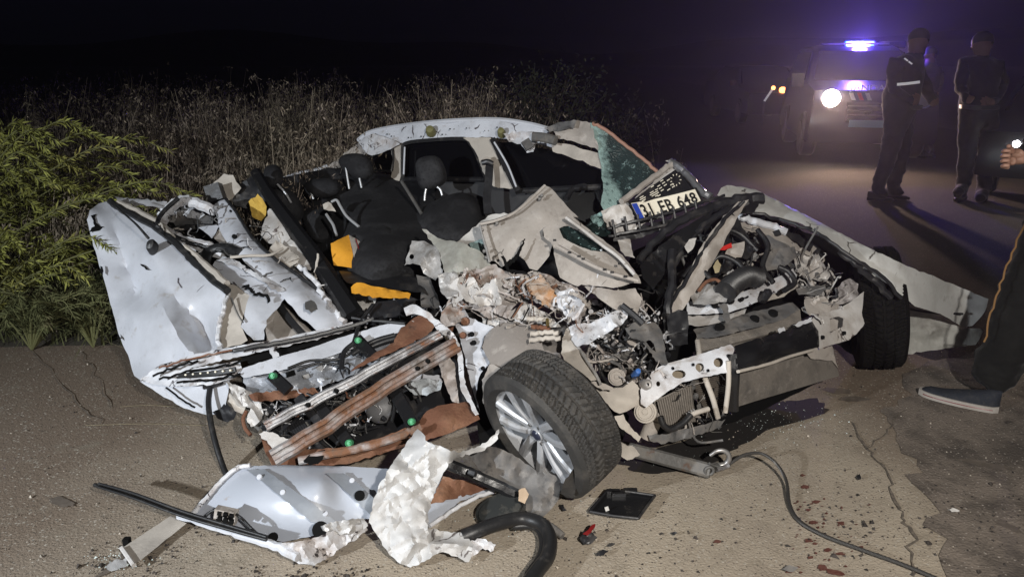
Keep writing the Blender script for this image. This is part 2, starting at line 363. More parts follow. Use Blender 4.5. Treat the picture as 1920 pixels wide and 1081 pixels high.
M['paper'] = mat('crumpled_paper', (.6, .58, .55), .8, 0, [('noise', (.4, .38, .36), 14, .5, .75)], (.2, 40))
M['clear'] = mat('clear_plastic', (.5, .5, .5), .2, 0, alpha=.45)
M['cloth_dark'] = mat('dark_uniform_cloth', (.012, .012, .014), .9, 0, [('noise', (.02, .02, .024), 20, .4, .7)], (.3, 60), spec=.2, sheen=.25)
M['trouser'] = mat('dark_trouser_cloth', (.0085, .0085, .008), .9, 0, [('noise', (.013, .013, .012), 12, .4, .7)], (.5, 22), spec=.15, sheen=.1)
M['shirt'] = mat('grey_shirt_cloth', (.05, .05, .055), .9)
M['tanned'] = mat('tanned_skin', (.16, .09, .065), .6, spec=.3)  # skin colour darkened to stand in for the shade on backlit people
M['skin'] = mat('skin', (.42, .24, .17), .55, 0, [('noise', (.34, .17, .12), 30, .4, .7)], (.1, 90))
M['hair'] = mat('dark_hair', (.01, .009, .008), .7)
M['navy'] = mat('navy_canvas', (.013, .016, .024), .85, 0, [('noise', (.03, .03, .034), 30, .5, .7)], (.5, 120))
M['sole'] = mat('white_rubber_sole', (.36, .33, .30), .6, 0, [('noise', (.3, .27, .24), 30, .5, .7)])
M['reflect'] = mat('reflective_band', (.8, .8, .8), .3, .2, emit=((1, 1, 1), .25))  # slight emission stands in for lamp light the bands throw back
M['shoe'] = mat('black_shoe', (.012, .012, .012), .35)
M['carpaint'] = mat('dark_blue_car_paint', (.005, .006, .014), .35, 0, coat=.2)
M['carblack'] = mat('dark_car_paint', (.005, .005, .005), .35, 0, coat=.2)
M['car_silver'] = mat('silver_car_paint', (.2, .2, .21), .3, .5, coat=.5)
M['lettering'] = mat('white_lettering', (.7, .7, .72), .5)
M['headlamp'] = mat('lit_headlamp', (1, .9, .75), .3, emit=((1, .82, .62), 260))
M['headlamp2'] = mat('lit_far_headlamp', (1, .9, .75), .3, emit=((.95, .95, 1), 60))
M['bluelamp'] = mat('lit_blue_lamp', (.1, .2, 1), .3, emit=((.02, .10, 1), 9))
M['bluecore'] = mat('lit_blue_core', (.6, .85, 1), .3, emit=((.10, .55, 1), 6))
M['amber'] = mat('lit_amber_lamp', (1, .4, .1), .3, emit=((1, .33, .08), 7))
M['tinylamp'] = mat('lit_white_lamp', (1, 1, 1), .3, emit=((.85, .85, 1), 3))
M['drygrass'] = mat('dry_grass', (.25, .205, .155), .85, 0, [('noise', (.13, .11, .08), .9, .4, .6), ('noise', (.28, .225, .20), .7, .5, .7)], island=.6, spec=.1)
M['greenleaf'] = mat('green_leaf', (.20, .205, .05), .6, 0, [('noise', (.26, .22, .07), 2.5, .5, .7)], island=.5, spec=.2)
M['weedleaf'] = mat('dull_weed_leaf', (.085, .09, .038), .8, 0, [('noise', (.13, .11, .06), 3, .5, .65)], island=.5, spec=.15)
M['stem'] = mat('weed_stem', (.13, .13, .05), .8)
M['straw'] = mat('straw', (.24, .20, .12), .8)
# ------------------------------------------------------------------ the setting
M['soil'] = mat('dark_soil', (.075, .062, .048), .95, 0, [('noise', (.045, .04, .026), 3, .4, .65), ('noise', (.13, .11, .08), 25, .6, .75)], (.8, 20))
M['concrete'] = mat('worn_concrete', (.37, .315, .245), .9, 0, [('noise', (.28, .235, .185), 1.6, .42, .68), ('attr', (.18, .135, .098), 2.2, .55, 1.25), ('noise', (.22, .185, .14), 7, .55, .75), ('speck', (.40, .36, .30), 85, .45, .7), ('speck', (.09, .075, .06), 110, .52, .72), ('noise', (.03, .025, .02), 38, .70, .74), ('noise', (.36, .31, .25), 60, .62, .72)], (.55, 130))
M['asphalt'] = mat('worn_asphalt', (.028, .022, .0185), .95, 0, [('noise', (.022, .018, .015), 2.2, .4, .66), ('noise', (.046, .037, .03), 4, .58, .76), ('speck', (.22, .19, .16), 90, .58, .8), ('noise', (.025, .02, .018), 15, .62, .72), ('noise', (.13, .11, .09), 70, .6, .7)], (.6, 110))
M['oldconc'] = mat('cracked_dirty_concrete', (.20, .165, .135), .9, 0, [('noise', (.085, .07, .058), 3.5, .44, .62), ('noise', (.045, .036, .03), 11, .58, .7), ('speck', (.36, .32, .28), 95, .55, .75), ('speck', (.05, .04, .035), 70, .6, .8)], (.7, 90))
M['crackdark'] = mat('crack_dirt', (.10, .083, .066), .95, 0, [('noise', (.2, .165, .13), 30, .45, .62)])
M['oil'] = mat('spilt_oil', (.014, .012, .011), .75, 0, [('noise', (.05, .042, .034), 25, .66, .74, .7)], (.1, 60))  # near-black colour for the shadow painted under the car's front
M['stain'] = mat('dark_wet_stain', (.11, .09, .072), .8, 0, [('noise', (.17, .14, .115), 18, .45, .65)])
M['redstain'] = mat('dark_red_stain', (.13, .055, .042), .6, 0, [('noise', (.09, .03, .022), 60, .45, .6)])
M['black_night'] = mat('night_hills', (.01, .01, .012), 1, spec=0)
def poly(name, pts, mt, z=None, kind='structure', g=.5, parent=None, jag=.0, rough=0):
    rng = np.random.default_rng(len(name) * 13 + len(pts)); q = resample([p[:2] for p in pts], g, jag, rng); v, f = tri(q, [], g * 1.2, rng)
    zz = z + (np.array([mnoise.noise(Vector((a * 3, b * 3, 0))) for a, b in v]) * rough if rough else 0)
    V = np.stack((v[:, 0], v[:, 1], np.zeros(len(v)) + zz), 1); F = [tuple(t[::-1]) for t in f]
    o = obj(name, V, F, mt, parent, smooth=0, kind=kind)
    if name == 'pavement': rand_attr(o, 'mask', [max(0, min(1, (-.75 - a) / 1.1)) + max(0, min(.8, (b - 3.4) / 1.2)) + max(0, min(.9, (a - 1.3) / .5)) for a, b in v])
    return o
poly('ground', [(-250, -30), (250, -30), (250, 400), (-250, 400)], M['soil'], -.012, g=60)
poly('road', [(-1.2, -6), (9, -6), (16, 120), (7, 120), (.6, 7.0), (-.6, 5.2), (-1.2, 4.2)], M['asphalt'], -.008, g=1.5, jag=.05)
c0 = [(-4.8, -4), (3.4, -4), (3.4, 2.4), (2.7, 3.3), (1.9, 4.3), (.6, 5.0), (-1.1, 4.25), (-2.1, 4.0), (-2.9, 3.95), (-4.8, 4.1)]
poly('pavement', c0, M['concrete'], -.004, g=.3, jag=.02)
# the dirty, broken strip along the edge of the concrete
oc = [G(*p)[:2] for p in [(1672, 800), (1650, 770), (1700, 745), (1690, 700), (1760, 675), (1840, 670), (1990, 700), (2000, 1120), (1790, 1130), (1765, 1060), (1775, 1010), (1735, 985), (1748, 940), (1712, 905), (1722, 860), (1686, 835)]]
poly('broken_pavement', oc, M['oldconc'], 0.0, g=.05, jag=.014)
def crack(pts, w):
    q = [np.array(G(x, y, .002)) for x, y in pts]; rng = np.random.default_rng(int(pts[0][0])); q = [a for i in range(len(q) - 1) for a in [q[i] + (q[i + 1] - q[i]) * t for t in np.arange(5) / 5]] + [q[-1]]
    q = [a + np.append(rng.normal(0, .008, 2), 0) for a in q]; V = []; F = []
    for i, a in enumerate(q):
        t = q[min(i + 1, len(q) - 1)] - q[max(i - 1, 0)]; s = np.array((-t[1], t[0], 0)); s /= np.linalg.norm(s) + 1e-9; k = w * rng.uniform(.3, 1.2)
        V += [a + s * k, a - s * k]
        if i: F.append((2 * i - 2, 2 * i, 2 * i + 1, 2 * i - 1))
    obj('pavement_crack', V, F, M['crackdark'], smooth=0, kind='structure')
crack([(1595, 790), (1625, 840), (1660, 880), (1680, 940), (1700, 975), (1715, 1010), (1710, 1081)], .006)
crack([(1625, 840), (1650, 815), (1670, 790), (1690, 770)], .004)
crack([(60, 655), (110, 720), (160, 770), (200, 800)], .003)
crack([(150, 660), (180, 700), (210, 765)], .0035)
def blot(name, x, y, rx, ry, mt, z=.003, rot=0, n=40, ja=.45, **k):
    rng = np.random.default_rng(int(x * 7 + y)); t = np.arange(n) / n * 6.283; r = 1 + fold(np.stack((np.cos(t), np.sin(t)), 1) * 100, ja, 90, int(x + y), 3)
    a = rx * r * np.cos(t); b = ry * r * np.sin(t); xs = x + a * math.cos(rot) - b * math.sin(rot); ys = y + a * math.sin(rot) + b * math.cos(rot)
    V = [G(u, v, z) for u, v in zip(xs, ys)]; return V, list(range(n))
def blots(name, spec, mt, kind='structure', z=.0012, **k):
    mb = MB()
    for i, (x, y, a, b, r) in enumerate(spec):
        V, F = blot(name, x, y, a, b, mt, z + .0002 * (i % 7), r); mb.add(V, [F[::-1]])
    return mb.build(name, mt, smooth=0, kind=kind)
blots('oil_spill', [(1400, 800, 135, 24, -.30), (1300, 850, 75, 22, -.12), (1235, 868, 70, 14, .05)], M['oil'])  # the car's cast shadow, painted on the ground as dark blots
blots('wet_stain', [(1570, 732, 22, 5, .1), (1600, 747, 26, 4, .0), (1850, 870, 50, 4, .2), (1890, 985, 26, 5, .4), (250, 1040, 75, 9, -.5), (115, 940, 26, 7, .2), (330, 700, 60, 8, .3)], M['stain'], z=.0008)  # thin darker smudges scattered on the ground
rng = np.random.default_rng(5)
rs = [(1510, 912, 8, 4, 0), (1530, 940, 9, 4, 0), (1515, 955, 6, 3, 0), (1525, 978, 10, 4, 0), (1578, 980, 8, 4, .1), (1345, 1014, 8, 4, 0), (1516, 1012, 10, 4, 0), (1528, 1018, 6, 3, 0), (1552, 1030, 8, 4, 0), (1575, 1037, 9, 4, 0), (1542, 1063, 11, 6, 0), (1566, 1072, 18, 8, .1), (1520, 1044, 6, 4, 0), (1590, 1020, 7, 3, 0), (1480, 1070, 9, 4, 0), (1615, 1025, 6, 3, 0), (1505, 890, 5, 3, 0)]
rs += [(rng.normal(1545, 45), rng.normal(1000, 45), rng.uniform(1.5, 4), rng.uniform(1, 2.5), 0) for _ in range(45)]
rs = [(x, y, a * .78, b * .78, c) for x, y, a, b, c in rs]
blots('red_stain', rs, M['redstain'], kind='stuff')
# hills on the horizon
V = []; F = []
for i, a in enumerate(np.linspace(-1.3, 1.3, 60)):
    r = 220; x, y = r * math.sin(a), r * math.cos(a); h = 6.5 + 2.2 * math.sin(i * .35) + 1.2 * math.sin(i * .9 + 1)
    V += [(x, y, -1), (x * 1.02, y * 1.02, h * .7), (x * 1.08, y * 1.08, h)]
    if i: F += [(3 * i - 3, 3 * i, 3 * i + 1, 3 * i - 2), (3 * i - 2, 3 * i + 1, 3 * i + 2, 3 * i - 1)]
obj('hills', V, F, M['black_night'], kind='structure')

# loose grit on the pavement
def grit(name, n, sampler, smin, smax, mt, seed, kind='stuff'):
    r = np.random.default_rng(seed); mb_v = []; F = []; t = np.array([(1, 0, -.3), (-.5, .87, -.3), (-.5, -.87, -.3), (0, 0, .7), (.3, .5, .45)])
    for i in range(n):
        c = sampler(r)
        if c is None: continue
        s = r.uniform(smin, smax) * (1 if r.random() < .9 else 1.8); a = r.uniform(0, 6.28); R = np.array(((math.cos(a), -math.sin(a), 0), (math.sin(a), math.cos(a), 0), (0, 0, 1)))
        v = (t * (1 + r.normal(0, .25, t.shape))) @ R.T * s + np.array((c[0], c[1], .3 * s)); k = len(mb_v) * 5
        mb_v.append(v); F += [(k, k + 1, k + 4), (k + 1, k + 3, k + 4), (k + 1, k + 2, k + 3), (k + 2, k, k + 3), (k, k + 4, k + 3)]
    return obj(name, np.concatenate(mb_v), F, mt, smooth=0, kind=kind)
M['pebble'] = mat('pale_grit', (.34, .30, .25), .9, island=.5); M['chip'] = mat('dark_grit', (.035, .028, .024), .8, island=.6)
grit('gravel', 1500, lambda r: (r.uniform(-2.6, 2.7), r.uniform(1.7, 4.2)), .0014, .0042, M['pebble'], 3)
grit('dark_debris', 650, lambda r: (r.uniform(-2.2, 2.4), r.uniform(1.75, 3.6)), .0014, .0045, M['chip'], 4)
def near(cs):
    def f(r):
        x, y, sx, sy = cs[r.integers(len(cs))]; return G(r.normal(x, sx), min(1080, r.normal(y, sy)))
    return f
grit('dark_crumbs', 480, near([(300, 1030, 40, 22), (420, 985, 40, 12), (215, 1050, 35, 16), (1250, 1010, 110, 40), (1010, 950, 70, 25), (600, 1070, 80, 12), (1600, 1000, 60, 40), (1800, 960, 70, 50)]), .002, .007, M['chip'], 6)
grit('glass_crumbs', 450, near([(1400, 800, 70, 18), (1450, 780, 50, 12), (220, 1050, 25, 12), (960, 960, 70, 25), (1240, 860, 60, 10)]), .0012, .0032, mat('glass_crumb', (.6, .68, .66), .2, island=.4), 7)

# ------------------------------------------------------------------ dry grass and weeds
def quad_strip(V, F, pts, w, side):
    k = len(V); n = len(pts)
    for i, p in enumerate(pts):
        ww = w * (1 - .75 * i / (n - 1)); V.append(p + side * ww); V.append(p - side * ww)
    for i in range(n - 1): F.append((k + 2 * i, k + 2 * i + 1, k + 2 * i + 3, k + 2 * i + 2))
def leafq(V, F, a, d, s, L, w):
    k = len(V); V += [a, a + d * L * .5 + s * w, a + d * L, a + d * L * .5 - s * w]; F.append((k, k + 1, k + 2, k + 3))
def dry_field(name, n, sampler, hlo, hhi, mt, seed, heads=True):
    r = np.random.default_rng(seed); V = []; F = []
    for i in range(n):
        x, y, hm = sampler(r); h = r.uniform(hlo, hhi) * hm; lean = np.array((r.normal(.06, .16), r.normal(0, .14), 0)); a = r.uniform(0, 6.28); side = np.array((math.cos(a) * .8 + .4, math.sin(a) * .5, 0))
        b = np.array((x, y, -.02)); pts = [b + np.array((0, 0, h)) * t + lean * h * t * t for t in (0, .35, .7, 1)]
        quad_strip(V, F, pts, r.uniform(.0020, .0040) * (1 + y * .05), side)
        if r.random() < .7:
            for _ in range(r.integers(1, 4)):
                t = r.uniform(.05, .6); p = b + np.array((0, 0, h)) * t + lean * h * t * t; aa = r.uniform(0, 6.28); d = np.array((math.cos(aa), math.sin(aa), r.uniform(.2, 1.1))); d /= np.linalg.norm(d)
                L = r.uniform(.12, .34); q = [p, p + d * L * .5, p + d * L + np.array((0, 0, -.35 * L))]; quad_strip(V, F, q, .004, np.cross(d, (0, 0, 1)))
        if heads:
            for _ in range(r.integers(3, 7) if r.random() < .8 else 1):
                t = r.uniform(.68, 1.0); p0 = b + np.array((0, 0, h)) * t + lean * h * t * t; aa = r.uniform(0, 6.28); d = np.array((math.cos(aa), math.sin(aa), r.uniform(.3, 1.3))); d /= np.linalg.norm(d); L = r.uniform(.05, .14)
                q = [p0, p0 + d * L * .6, p0 + d * L + np.array((.3 * L, 0, -.35 * L))]; quad_strip(V, F, q, .0012, np.cross(d, (0, 0, 1)))
                for _ in range(r.integers(3, 6)):
                    u = r.uniform(.4, 1); c = q[1] + (q[2] - q[1]) * u + r.normal(0, .012, 3); e = np.array((r.normal(0, .45), r.normal(0, .3), r.uniform(-1.2, -.1))); e /= np.linalg.norm(e); s = np.cross(e, (r.normal(), r.normal(), r.normal())); s /= np.linalg.norm(s) + 1e-9
                    leafq(V, F, c, e, s, r.uniform(.022, .044), r.uniform(.003, .006))
    return obj(name, V, F, mt, smooth=0, kind='stuff')
def edge(x): return 4.05 if x < -1.6 else 4.05 + (x + 1.6) * .95     # where the grass begins
def fs(lo, hi, x0, x1):
    def f(r):
        x = r.uniform(x0, x1); y = edge(x) + r.uniform(lo, hi) ** 1.0
        if x > -.5 and r.random() < min(.97, (x + .5) * .9): x = r.uniform(x0, -.4); y = edge(x) + r.uniform(lo, hi)
        k = .55 + .45 * min(1, (y - edge(x)) / 1.3) + .30 * mnoise.noise(Vector((x * 1.3, y * 1.3, 3)))
        return x, y, k
    return f
dry_field('dry_grass', 3000, fs(.15, 3.2, -4.5, 1.6), .75, 1.32, M['drygrass'], 21)
dry_field('dry_grass', 1700, fs(3.0, 8, -8, 1.6), .9, 1.35, M['drygrass'], 22)
dry_field('low_weeds', 1500, lambda r: (lambda x: (x, edge(x) + r.uniform(-.02, .9) - .05, r.uniform(.25, .6)))(r.uniform(-3.6, -1.2)), .3, .9, M['weedleaf'], 23, heads=True)
def shrub(base, stems, seed, label, group, mt, leaf=(.03, .055), w=.006, nleaf=52):
    r = np.random.default_rng(seed); t0 = thing('green_weed', base, label, 'plant', group); base = np.array(base); V = []; F = []; V2 = []; F2 = []
    for (dx, dy, h, droop) in stems:
        tip = base + np.array((dx, dy, h)); mid = base + np.array((dx * .35, dy * .35, h * .62)); pts = [base, mid, tip, tip + np.array((dx * .3, dy * .3, -droop))]
        pts = smooth_path(pts, 8); sv, sf = sweep(pts, circ(.0055, 5), taper=(1, .35)); k = len(V2); V2 += list(sv); F2 += [tuple(i + k for i in f) for f in sf]
        n = len(pts)
        for i in range(int(nleaf * 1.0)):
            u = r.uniform(.12, 1) ** .8 * (n - 1); j = int(min(u, n - 2)); p = pts[j] + (pts[j + 1] - pts[j]) * (u - j); ax = pts[j + 1] - pts[j]; ax /= np.linalg.norm(ax) + 1e-9
            # narrow leaves that stand out all round the shoot, pointing forward
            a = r.normal(0, 1, 3); a -= ax * (a @ ax); a /= np.linalg.norm(a); d = ax * r.uniform(.5, 1.1) + a * r.uniform(.5, 1); d /= np.linalg.norm(d); s = np.cross(d, r.normal(0, 1, 3)); s /= np.linalg.norm(s)
            L = r.uniform(*leaf) * (1.25 - .7 * u / n); k = len(V); V += [p, p + d * L * .45 + s * w * .5, p + d * L - np.array((0, 0, .12 * L)), p + d * L * .45 - s * w * .5]; F.append((k, k + 1, k + 2, k + 3))
    obj('foliage', V, F, mt, t0, smooth=0); obj('stem', V2, F2, M['stem'], t0, smooth=60)
    return t0
def bp(x, y): v = G(x, y, 0.0); return (v[0], v[1], 0)
r = np.random.default_rng(8)
def stems(n, dx, dy, h, sp):
    return [(r.normal(dx, sp), r.normal(dy, sp * .6), h * r.uniform(.65, 1.1), r.uniform(0, .10)) for _ in range(n)]
shrub(bp(-70, 610), stems(52, .52, -.05, 1.10, .27), 31, 'tall feathery bright green weed leaning right at the left edge of the photo', None, M['greenleaf'], leaf=(.05, .095), w=.0095, nleaf=105)
shrub(bp(-20, 640), stems(34, .44, -.08, .66, .25), 32, 'mid height green weed below the tallest one at the left edge', None, M['greenleaf'], leaf=(.045, .085), w=.009, nleaf=90)
shrub(bp(110, 560), stems(28, .30, -.05, .68, .20), 33, 'green weed whose sprays touch the top corner of the peeled white roof', None, M['greenleaf'], leaf=(.04, .075), w=.008, nleaf=85)
shrub(bp(60, 655), stems(24, .10, -.03, .34, .24), 34, 'low dull green weed at the pavement edge on the left', None, M['weedleaf'], leaf=(.04, .09), w=.007, nleaf=60)
shrub(bp(175, 650), stems(20, -.05, -.02, .36, .2), 35, 'low dull weed hard against the left edge of the peeled white roof', None, M['weedleaf'], leaf=(.04, .09), w=.007, nleaf=60)
M['darkleaf'] = mat('dark_bush_leaf', (.04, .042, .03), .9, island=.4, spec=.1)
# a dark bush beyond the wreck
def bush(c, R, H, n, seed, label):
    rr = np.random.default_rng(seed); t0 = thing('roadside_bush', (c[0], c[1], 0), label, 'bush'); V = []; F = []; V2 = []; F2 = []
    for i in range(26):
        a = rr.uniform(0, 6.28); tip = np.array((c[0] + math.cos(a) * R * rr.uniform(.2, 1), c[1] + math.sin(a) * R * rr.uniform(.2, 1), H * rr.uniform(.45, 1)))
        pts = smooth_path([np.array((c[0], c[1], 0.)), (np.array((c[0], c[1], 0.)) + tip) / 2 + np.array((0, 0, .15 * H)), tip], 5); sv, sf = sweep(pts, circ(.012, 5), taper=(1, .3)); k = len(V2); V2 += list(sv); F2 += [tuple(i + k for i in f) for f in sf]
        for _ in range(n // 26):
            u = rr.uniform(.25, 1) * (len(pts) - 1); j = int(min(u, len(pts) - 2)); p = pts[j] + (pts[j + 1] - pts[j]) * (u - j) + rr.normal(0, .09, 3); d = rr.normal(0, 1, 3); d /= np.linalg.norm(d)
            leafq(V, F, p, d, np.cross(d, rr.normal(0, 1, 3)) * .7, rr.uniform(.03, .07), .012)
    obj('foliage', V, F, M['darkleaf'], t0, smooth=0); obj('stem', V2, F2, M['darkleaf'], t0, smooth=60)
bush((.28, 8.2), .75, 1.55, 3600, 41, 'dark leafy bush standing behind the wreck roof')
bush((1.3, 9.6), .6, 1.1, 2200, 42, 'small dim bush at the road edge to the right of the larger bush')
for i, (a, b, lab) in enumerate([((80, 600), (232, 652), 'dry straw stem across the grass beside the peeled roof'), ((225, 762), (330, 762), 'thin yellow straw lying flat on the pavement under the peeled roof'), ((160, 797), (385, 797), 'long faint straw lying on the pavement left of the hanging rubber strip')]):
    p, q = G(*a, .012), G(*b, .012)
    tag(tube('straw', [p, (p + q) / 2 + np.array((0, .004, .006)), q], .0009, M['straw'], n=5), lab, 'straw')

# ------------------------------------------------------------------ vehicles beyond
def extrude_car(name, prof, x0, w, inset, mt, parent, y0):
    # prof: (y, z, tumblehome inset)
    n = len(prof); V = []
    for sx in (-1, -.86, .86, 1):
        for (y, z, t) in prof:
            k = 1 if abs(sx) < .9 else .965
            cz = .5; V.append((x0 + sx * (w / 2 - t), y0 + (y - 2.2) * (1 if abs(sx) < .9 else .985) + 2.2, cz + (z - cz) * k))
    F = []
    for a in range(3):
        for i in range(n): j = (i + 1) % n; F.append((a * n + i, (a + 1) * n + i, (a + 1) * n + j, a * n + j))
    F += [tuple(range(n))[::-1], tuple(range(3 * n, 4 * n))]
    return obj(name, V, F, mt, parent, smooth=35)
SUV = [(0, .30, 0), (-.04, .55, 0), (.0, .95, .03), (.12, 1.1, .05), (1.0, 1.2, .06), (1.75, 1.72, .2), (2.1, 1.8, .22), (3.5, 1.78, .22), (3.85, 1.2, .06), (3.9, .4, 0), (3.7, .28, 0)]
def wheel_simple(c, r, w, parent):
    V, F = lathe(c, (1, 0, 0), [(0, -w/2), (r*.9, -w/2), (r, -w*.35), (r, w*.35), (r*.9, w/2), (0, w/2)], 24); ty = obj('wheel', V, F, M['hose'], parent)
    V, F = lathe(np.array(c) , (1, 0, 0), [(0, -w/2-.01), (r*.6, -w/2-.01), (r*.62, -w/2+.01)], 18); obj('rim', V, F, M['steel_dark'], ty)
def text(s, c, xd, yd, h, mt, name, parent, wscale=1.0, ext=.0015, label=None):
    cu = bpy.data.curves.new('lettering', 'FONT'); cu.body = s; cu.size = 1; cu.align_x = 'CENTER'; cu.align_y = 'CENTER'; cu.extrude = .02; cu.offset = .012; cu.resolution_u = 3
    o = bpy.data.objects.new('lettering', cu); COL.objects.link(o); me = bpy.data.meshes.new_from_object(o.evaluated_get(bpy.context.evaluated_depsgraph_get())); bpy.data.objects.remove(o)
    v = np.array([tuple(p.co) for p in me.vertices]); xd, yd = np.array(xd, float), np.array(yd, float); n = np.cross(xd, yd); n /= np.linalg.norm(n)
    F = [tuple(p.vertices) for p in me.polygons]; k = h / .72
    return obj(name, np.array(c) + v[:, :1] * xd * k * wscale + v[:, 1:2] * yd * k + v[:, 2:] * n * ext / .02, F, mt, parent, smooth=0, label=label)
PY = 12.0 * SCL; hl = P(1563, 185, 12.0); PX = hl[0] + .66; PY = hl[1]
pv = thing('police_vehicle', (PX, PY, 0), 'dark police vehicle with a lit blue roof lamp and glaring headlight', 'police car')
extrude_car('body', SUV, PX, 1.86, 0, M['carpaint'], pv, PY + .02)
def quad(name, a, b, c, d, mt, parent, th=.012):
    a, b, c, d = (np.array(v, float) for v in (a, b, c, d)); n = np.cross(b - a, d - a); n = n / np.linalg.norm(n) * th
    V = [a, b, c, d, a - n, b - n, c - n, d - n]; return obj(name, V, [(0, 1, 2, 3), (7, 6, 5, 4), (0, 4, 5, 1), (1, 5, 6, 2), (2, 6, 7, 3), (3, 7, 4, 0)], mt, parent, smooth=0)
quad('windscreen', (PX - .78, PY + 1.03, 1.23), (PX + .78, PY + 1.03, 1.23), (PX + .64, PY + 1.72, 1.7), (PX - .64, PY + 1.72, 1.7), M['pane'], pv)
quad('grille', (PX - .42, PY - .045, .62), (PX + .42, PY - .045, .62), (PX + .42, PY - .02, .92), (PX - .42, PY - .02, .92), M['gloss'], pv)
for i in range(4): V, F = boxv((PX, PY - .05, .66 + .07 * i), X3, Y3, Z3, .8, .02, .018); obj('grille_bar', V, F, M['steel_dark'], pv)
pc = P(1631, 232, 12.0)
quad('number_plate', (pc[0] - .26, PY - .07, .55), (pc[0] + .26, PY - .07, .55), (pc[0] + .26, PY - .07, .66), (pc[0] - .26, PY - .07, .66), mat('dim_plate', (.25, .4, .5), .4), pv)
for sx, mt in ((-1, M['headlamp']), (1, M['clear'])):
    c = np.array((PX + sx * .66, PY - .035, hl[2])); V, F = lathe(c, (0, -1, 0), [(0, .045), (.07, .038), (.115, .008), (.12, -.06)], 24); h = obj('headlamp', V, F, mt, pv)
    V, F = lathe(c, (0, -1, 0), [(.118, .0), (.132, .012), (.14, -.0), (.14, -.06)], 24); obj('lamp_ring', V, F, M['chrome'], h)
for k in range(3):
    x = P(1604 + 14 * k, 181, 12)[0]; z = P(1600, 181, 12)[2]; w = .04
    quad('stripe', (x - w, PY - .075, z - .055), (x + w * .4, PY - .075, z - .055), (x + w * .4 - .05, PY - .06, z + .055), (x - w - .05, PY - .06, z + .055), M['lettering'] if k != 1 else M['red'], pv)
tp = P(1646, 165, 12.0); text('JANDARMA', (tp[0], PY + .005, tp[2]), (1, 0, 0), (0, .25, .968), .085, M['lettering'], 'lettering', pv, 1.35)
bb = P(1600, 85, 12.0); by = PY + 2.15; kk = by / PY; bx, bz = PX + .08, (bb[2] - CAMH) * kk + CAMH
V, F = boxv((PX, by, 1.82), X3, Y3, Z3, 1.1, .2, .03); obj('lightbar_base', V, F, M['black'], pv)
def cap_box(name, c, sx, sy, sz, mt, parent):
    V, F = sweep([np.array(c) - X3 * sx / 2, np.array(c) + X3 * sx / 2], [(a * 1, b) for a, b in bev(sy, sz, .03)]); return obj(name, V, F, mt, parent)
bl = cap_box('blue_lamp', (bx, by, bz), .46, .12, .15, M['bluelamp'], pv); V, F = boxv((bx - .03, by - .085, bz), X3, Y3, Z3, .40, .012, .045); obj('lamp_core', V, F, M['bluecore'], bl)
cap_box('dark_lamp', (bx + .52, by, bz), .46, .12, .15, M['gloss'], pv)
for sx in (-1, 1):
    V, F = boxv((PX + sx * 1.02, PY + 1.2, 1.22), X3, Y3, Z3, .2, .1, .22); obj('wing_mirror', V, F, M['black'], pv)
    for yy in (.85, 3.0): wheel_simple((PX + sx * .82, PY + yy, .36), .36, .24, pv)
    quad('side_window', (PX + sx * .885, PY + 1.3, 1.22), (PX + sx * .885, PY + 3.6, 1.22), (PX + sx * .75, PY + 3.3, 1.68), (PX + sx * .75, PY + 1.8, 1.68), M['pane'], pv)
pv.rotation_euler = (0, 0, -.22)
lamp('headlight_beam', 'SPOT', (PX - .67, PY + .03, hl[2]), 300, (1, .64, .48), (hl[0] + .35, PY - 8, .25), spot_size=math.radians(120), spot_blend=.8, shadow_soft_size=.07)
lamp('blue_beacon', 'POINT', (PX + .50, PY + 1.90, bz + .06), 480, (.15, .08, 1), shadow_soft_size=.12)

def plain_car(cx, fy, w, label, paint, lamps, d=1, yaw=None):
    t0 = thing('parked_car', (cx, fy, 0), label, 'car'); pr = [(0, .28, 0), (-.05, .5, 0), (.05, .78, .04), (1.1, .92, .06), (1.75, 1.38, .22), (3.2, 1.42, .24), (3.9, 1.0, .08), (4.4, .95, .05), (4.45, .4, 0), (4.2, .26, 0)]
    extrude_car('body', pr, cx, w, 0, paint, t0, fy)
    quad('windscreen', (cx - w * .43, fy + 1.16, .96), (cx + w * .43, fy + 1.16, .96), (cx + w * .34, fy + 1.70, 1.34), (cx - w * .34, fy + 1.70, 1.34), M['pane'], t0)
    for sx in (-1, 1):
        for yy in (.8, 3.4): wheel_simple((cx + sx * w * .44, fy + yy, .31), .31, .2, t0)
        V, F = boxv((cx + sx * (w / 2 + .04), fy + 1.3, .98), X3, Y3, Z3, .16, .1, .13); obj('wing_mirror', V, F, M['black'], t0)
    for (x, z, r0, mt, nm) in lamps:
        V, F = lathe((x, fy - .03, z), (0, -1, 0), [(0, .03), (r0 * .7, .02), (r0, 0), (r0, -.1)], 18); obj(nm, V, F, mt, t0)
    return t0
a = P(1468, 169, 19.0); b = P(1508, 131, 19.0); c = P(1443, 170, 19)
plain_car(a[0] + .05, a[1], 1.75, 'dark car far back on the road with small amber lamps', M['carblack'], [(a[0], a[2], .07, M['amber'], 'amber_lamp'), (a[0] + .65, a[2] + .02, .05, M['amber'], 'amber_lamp')])
t0 = thing('traffic_marker_post', (c[0], c[1], 0), 'pale slanting reflective marker beside the far dark car', 'marker')  # pale glint of another car, built as a glowing blade on a post
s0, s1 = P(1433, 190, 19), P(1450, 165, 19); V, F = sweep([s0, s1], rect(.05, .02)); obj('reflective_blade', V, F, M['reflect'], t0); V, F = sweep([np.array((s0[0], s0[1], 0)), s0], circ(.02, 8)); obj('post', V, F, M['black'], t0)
V, F = lathe(s1, (0, -1, 0), [(0, .05), (.04, .03), (.05, 0)], 12); obj('marker_lamp', V, F, M['amber'], t0)
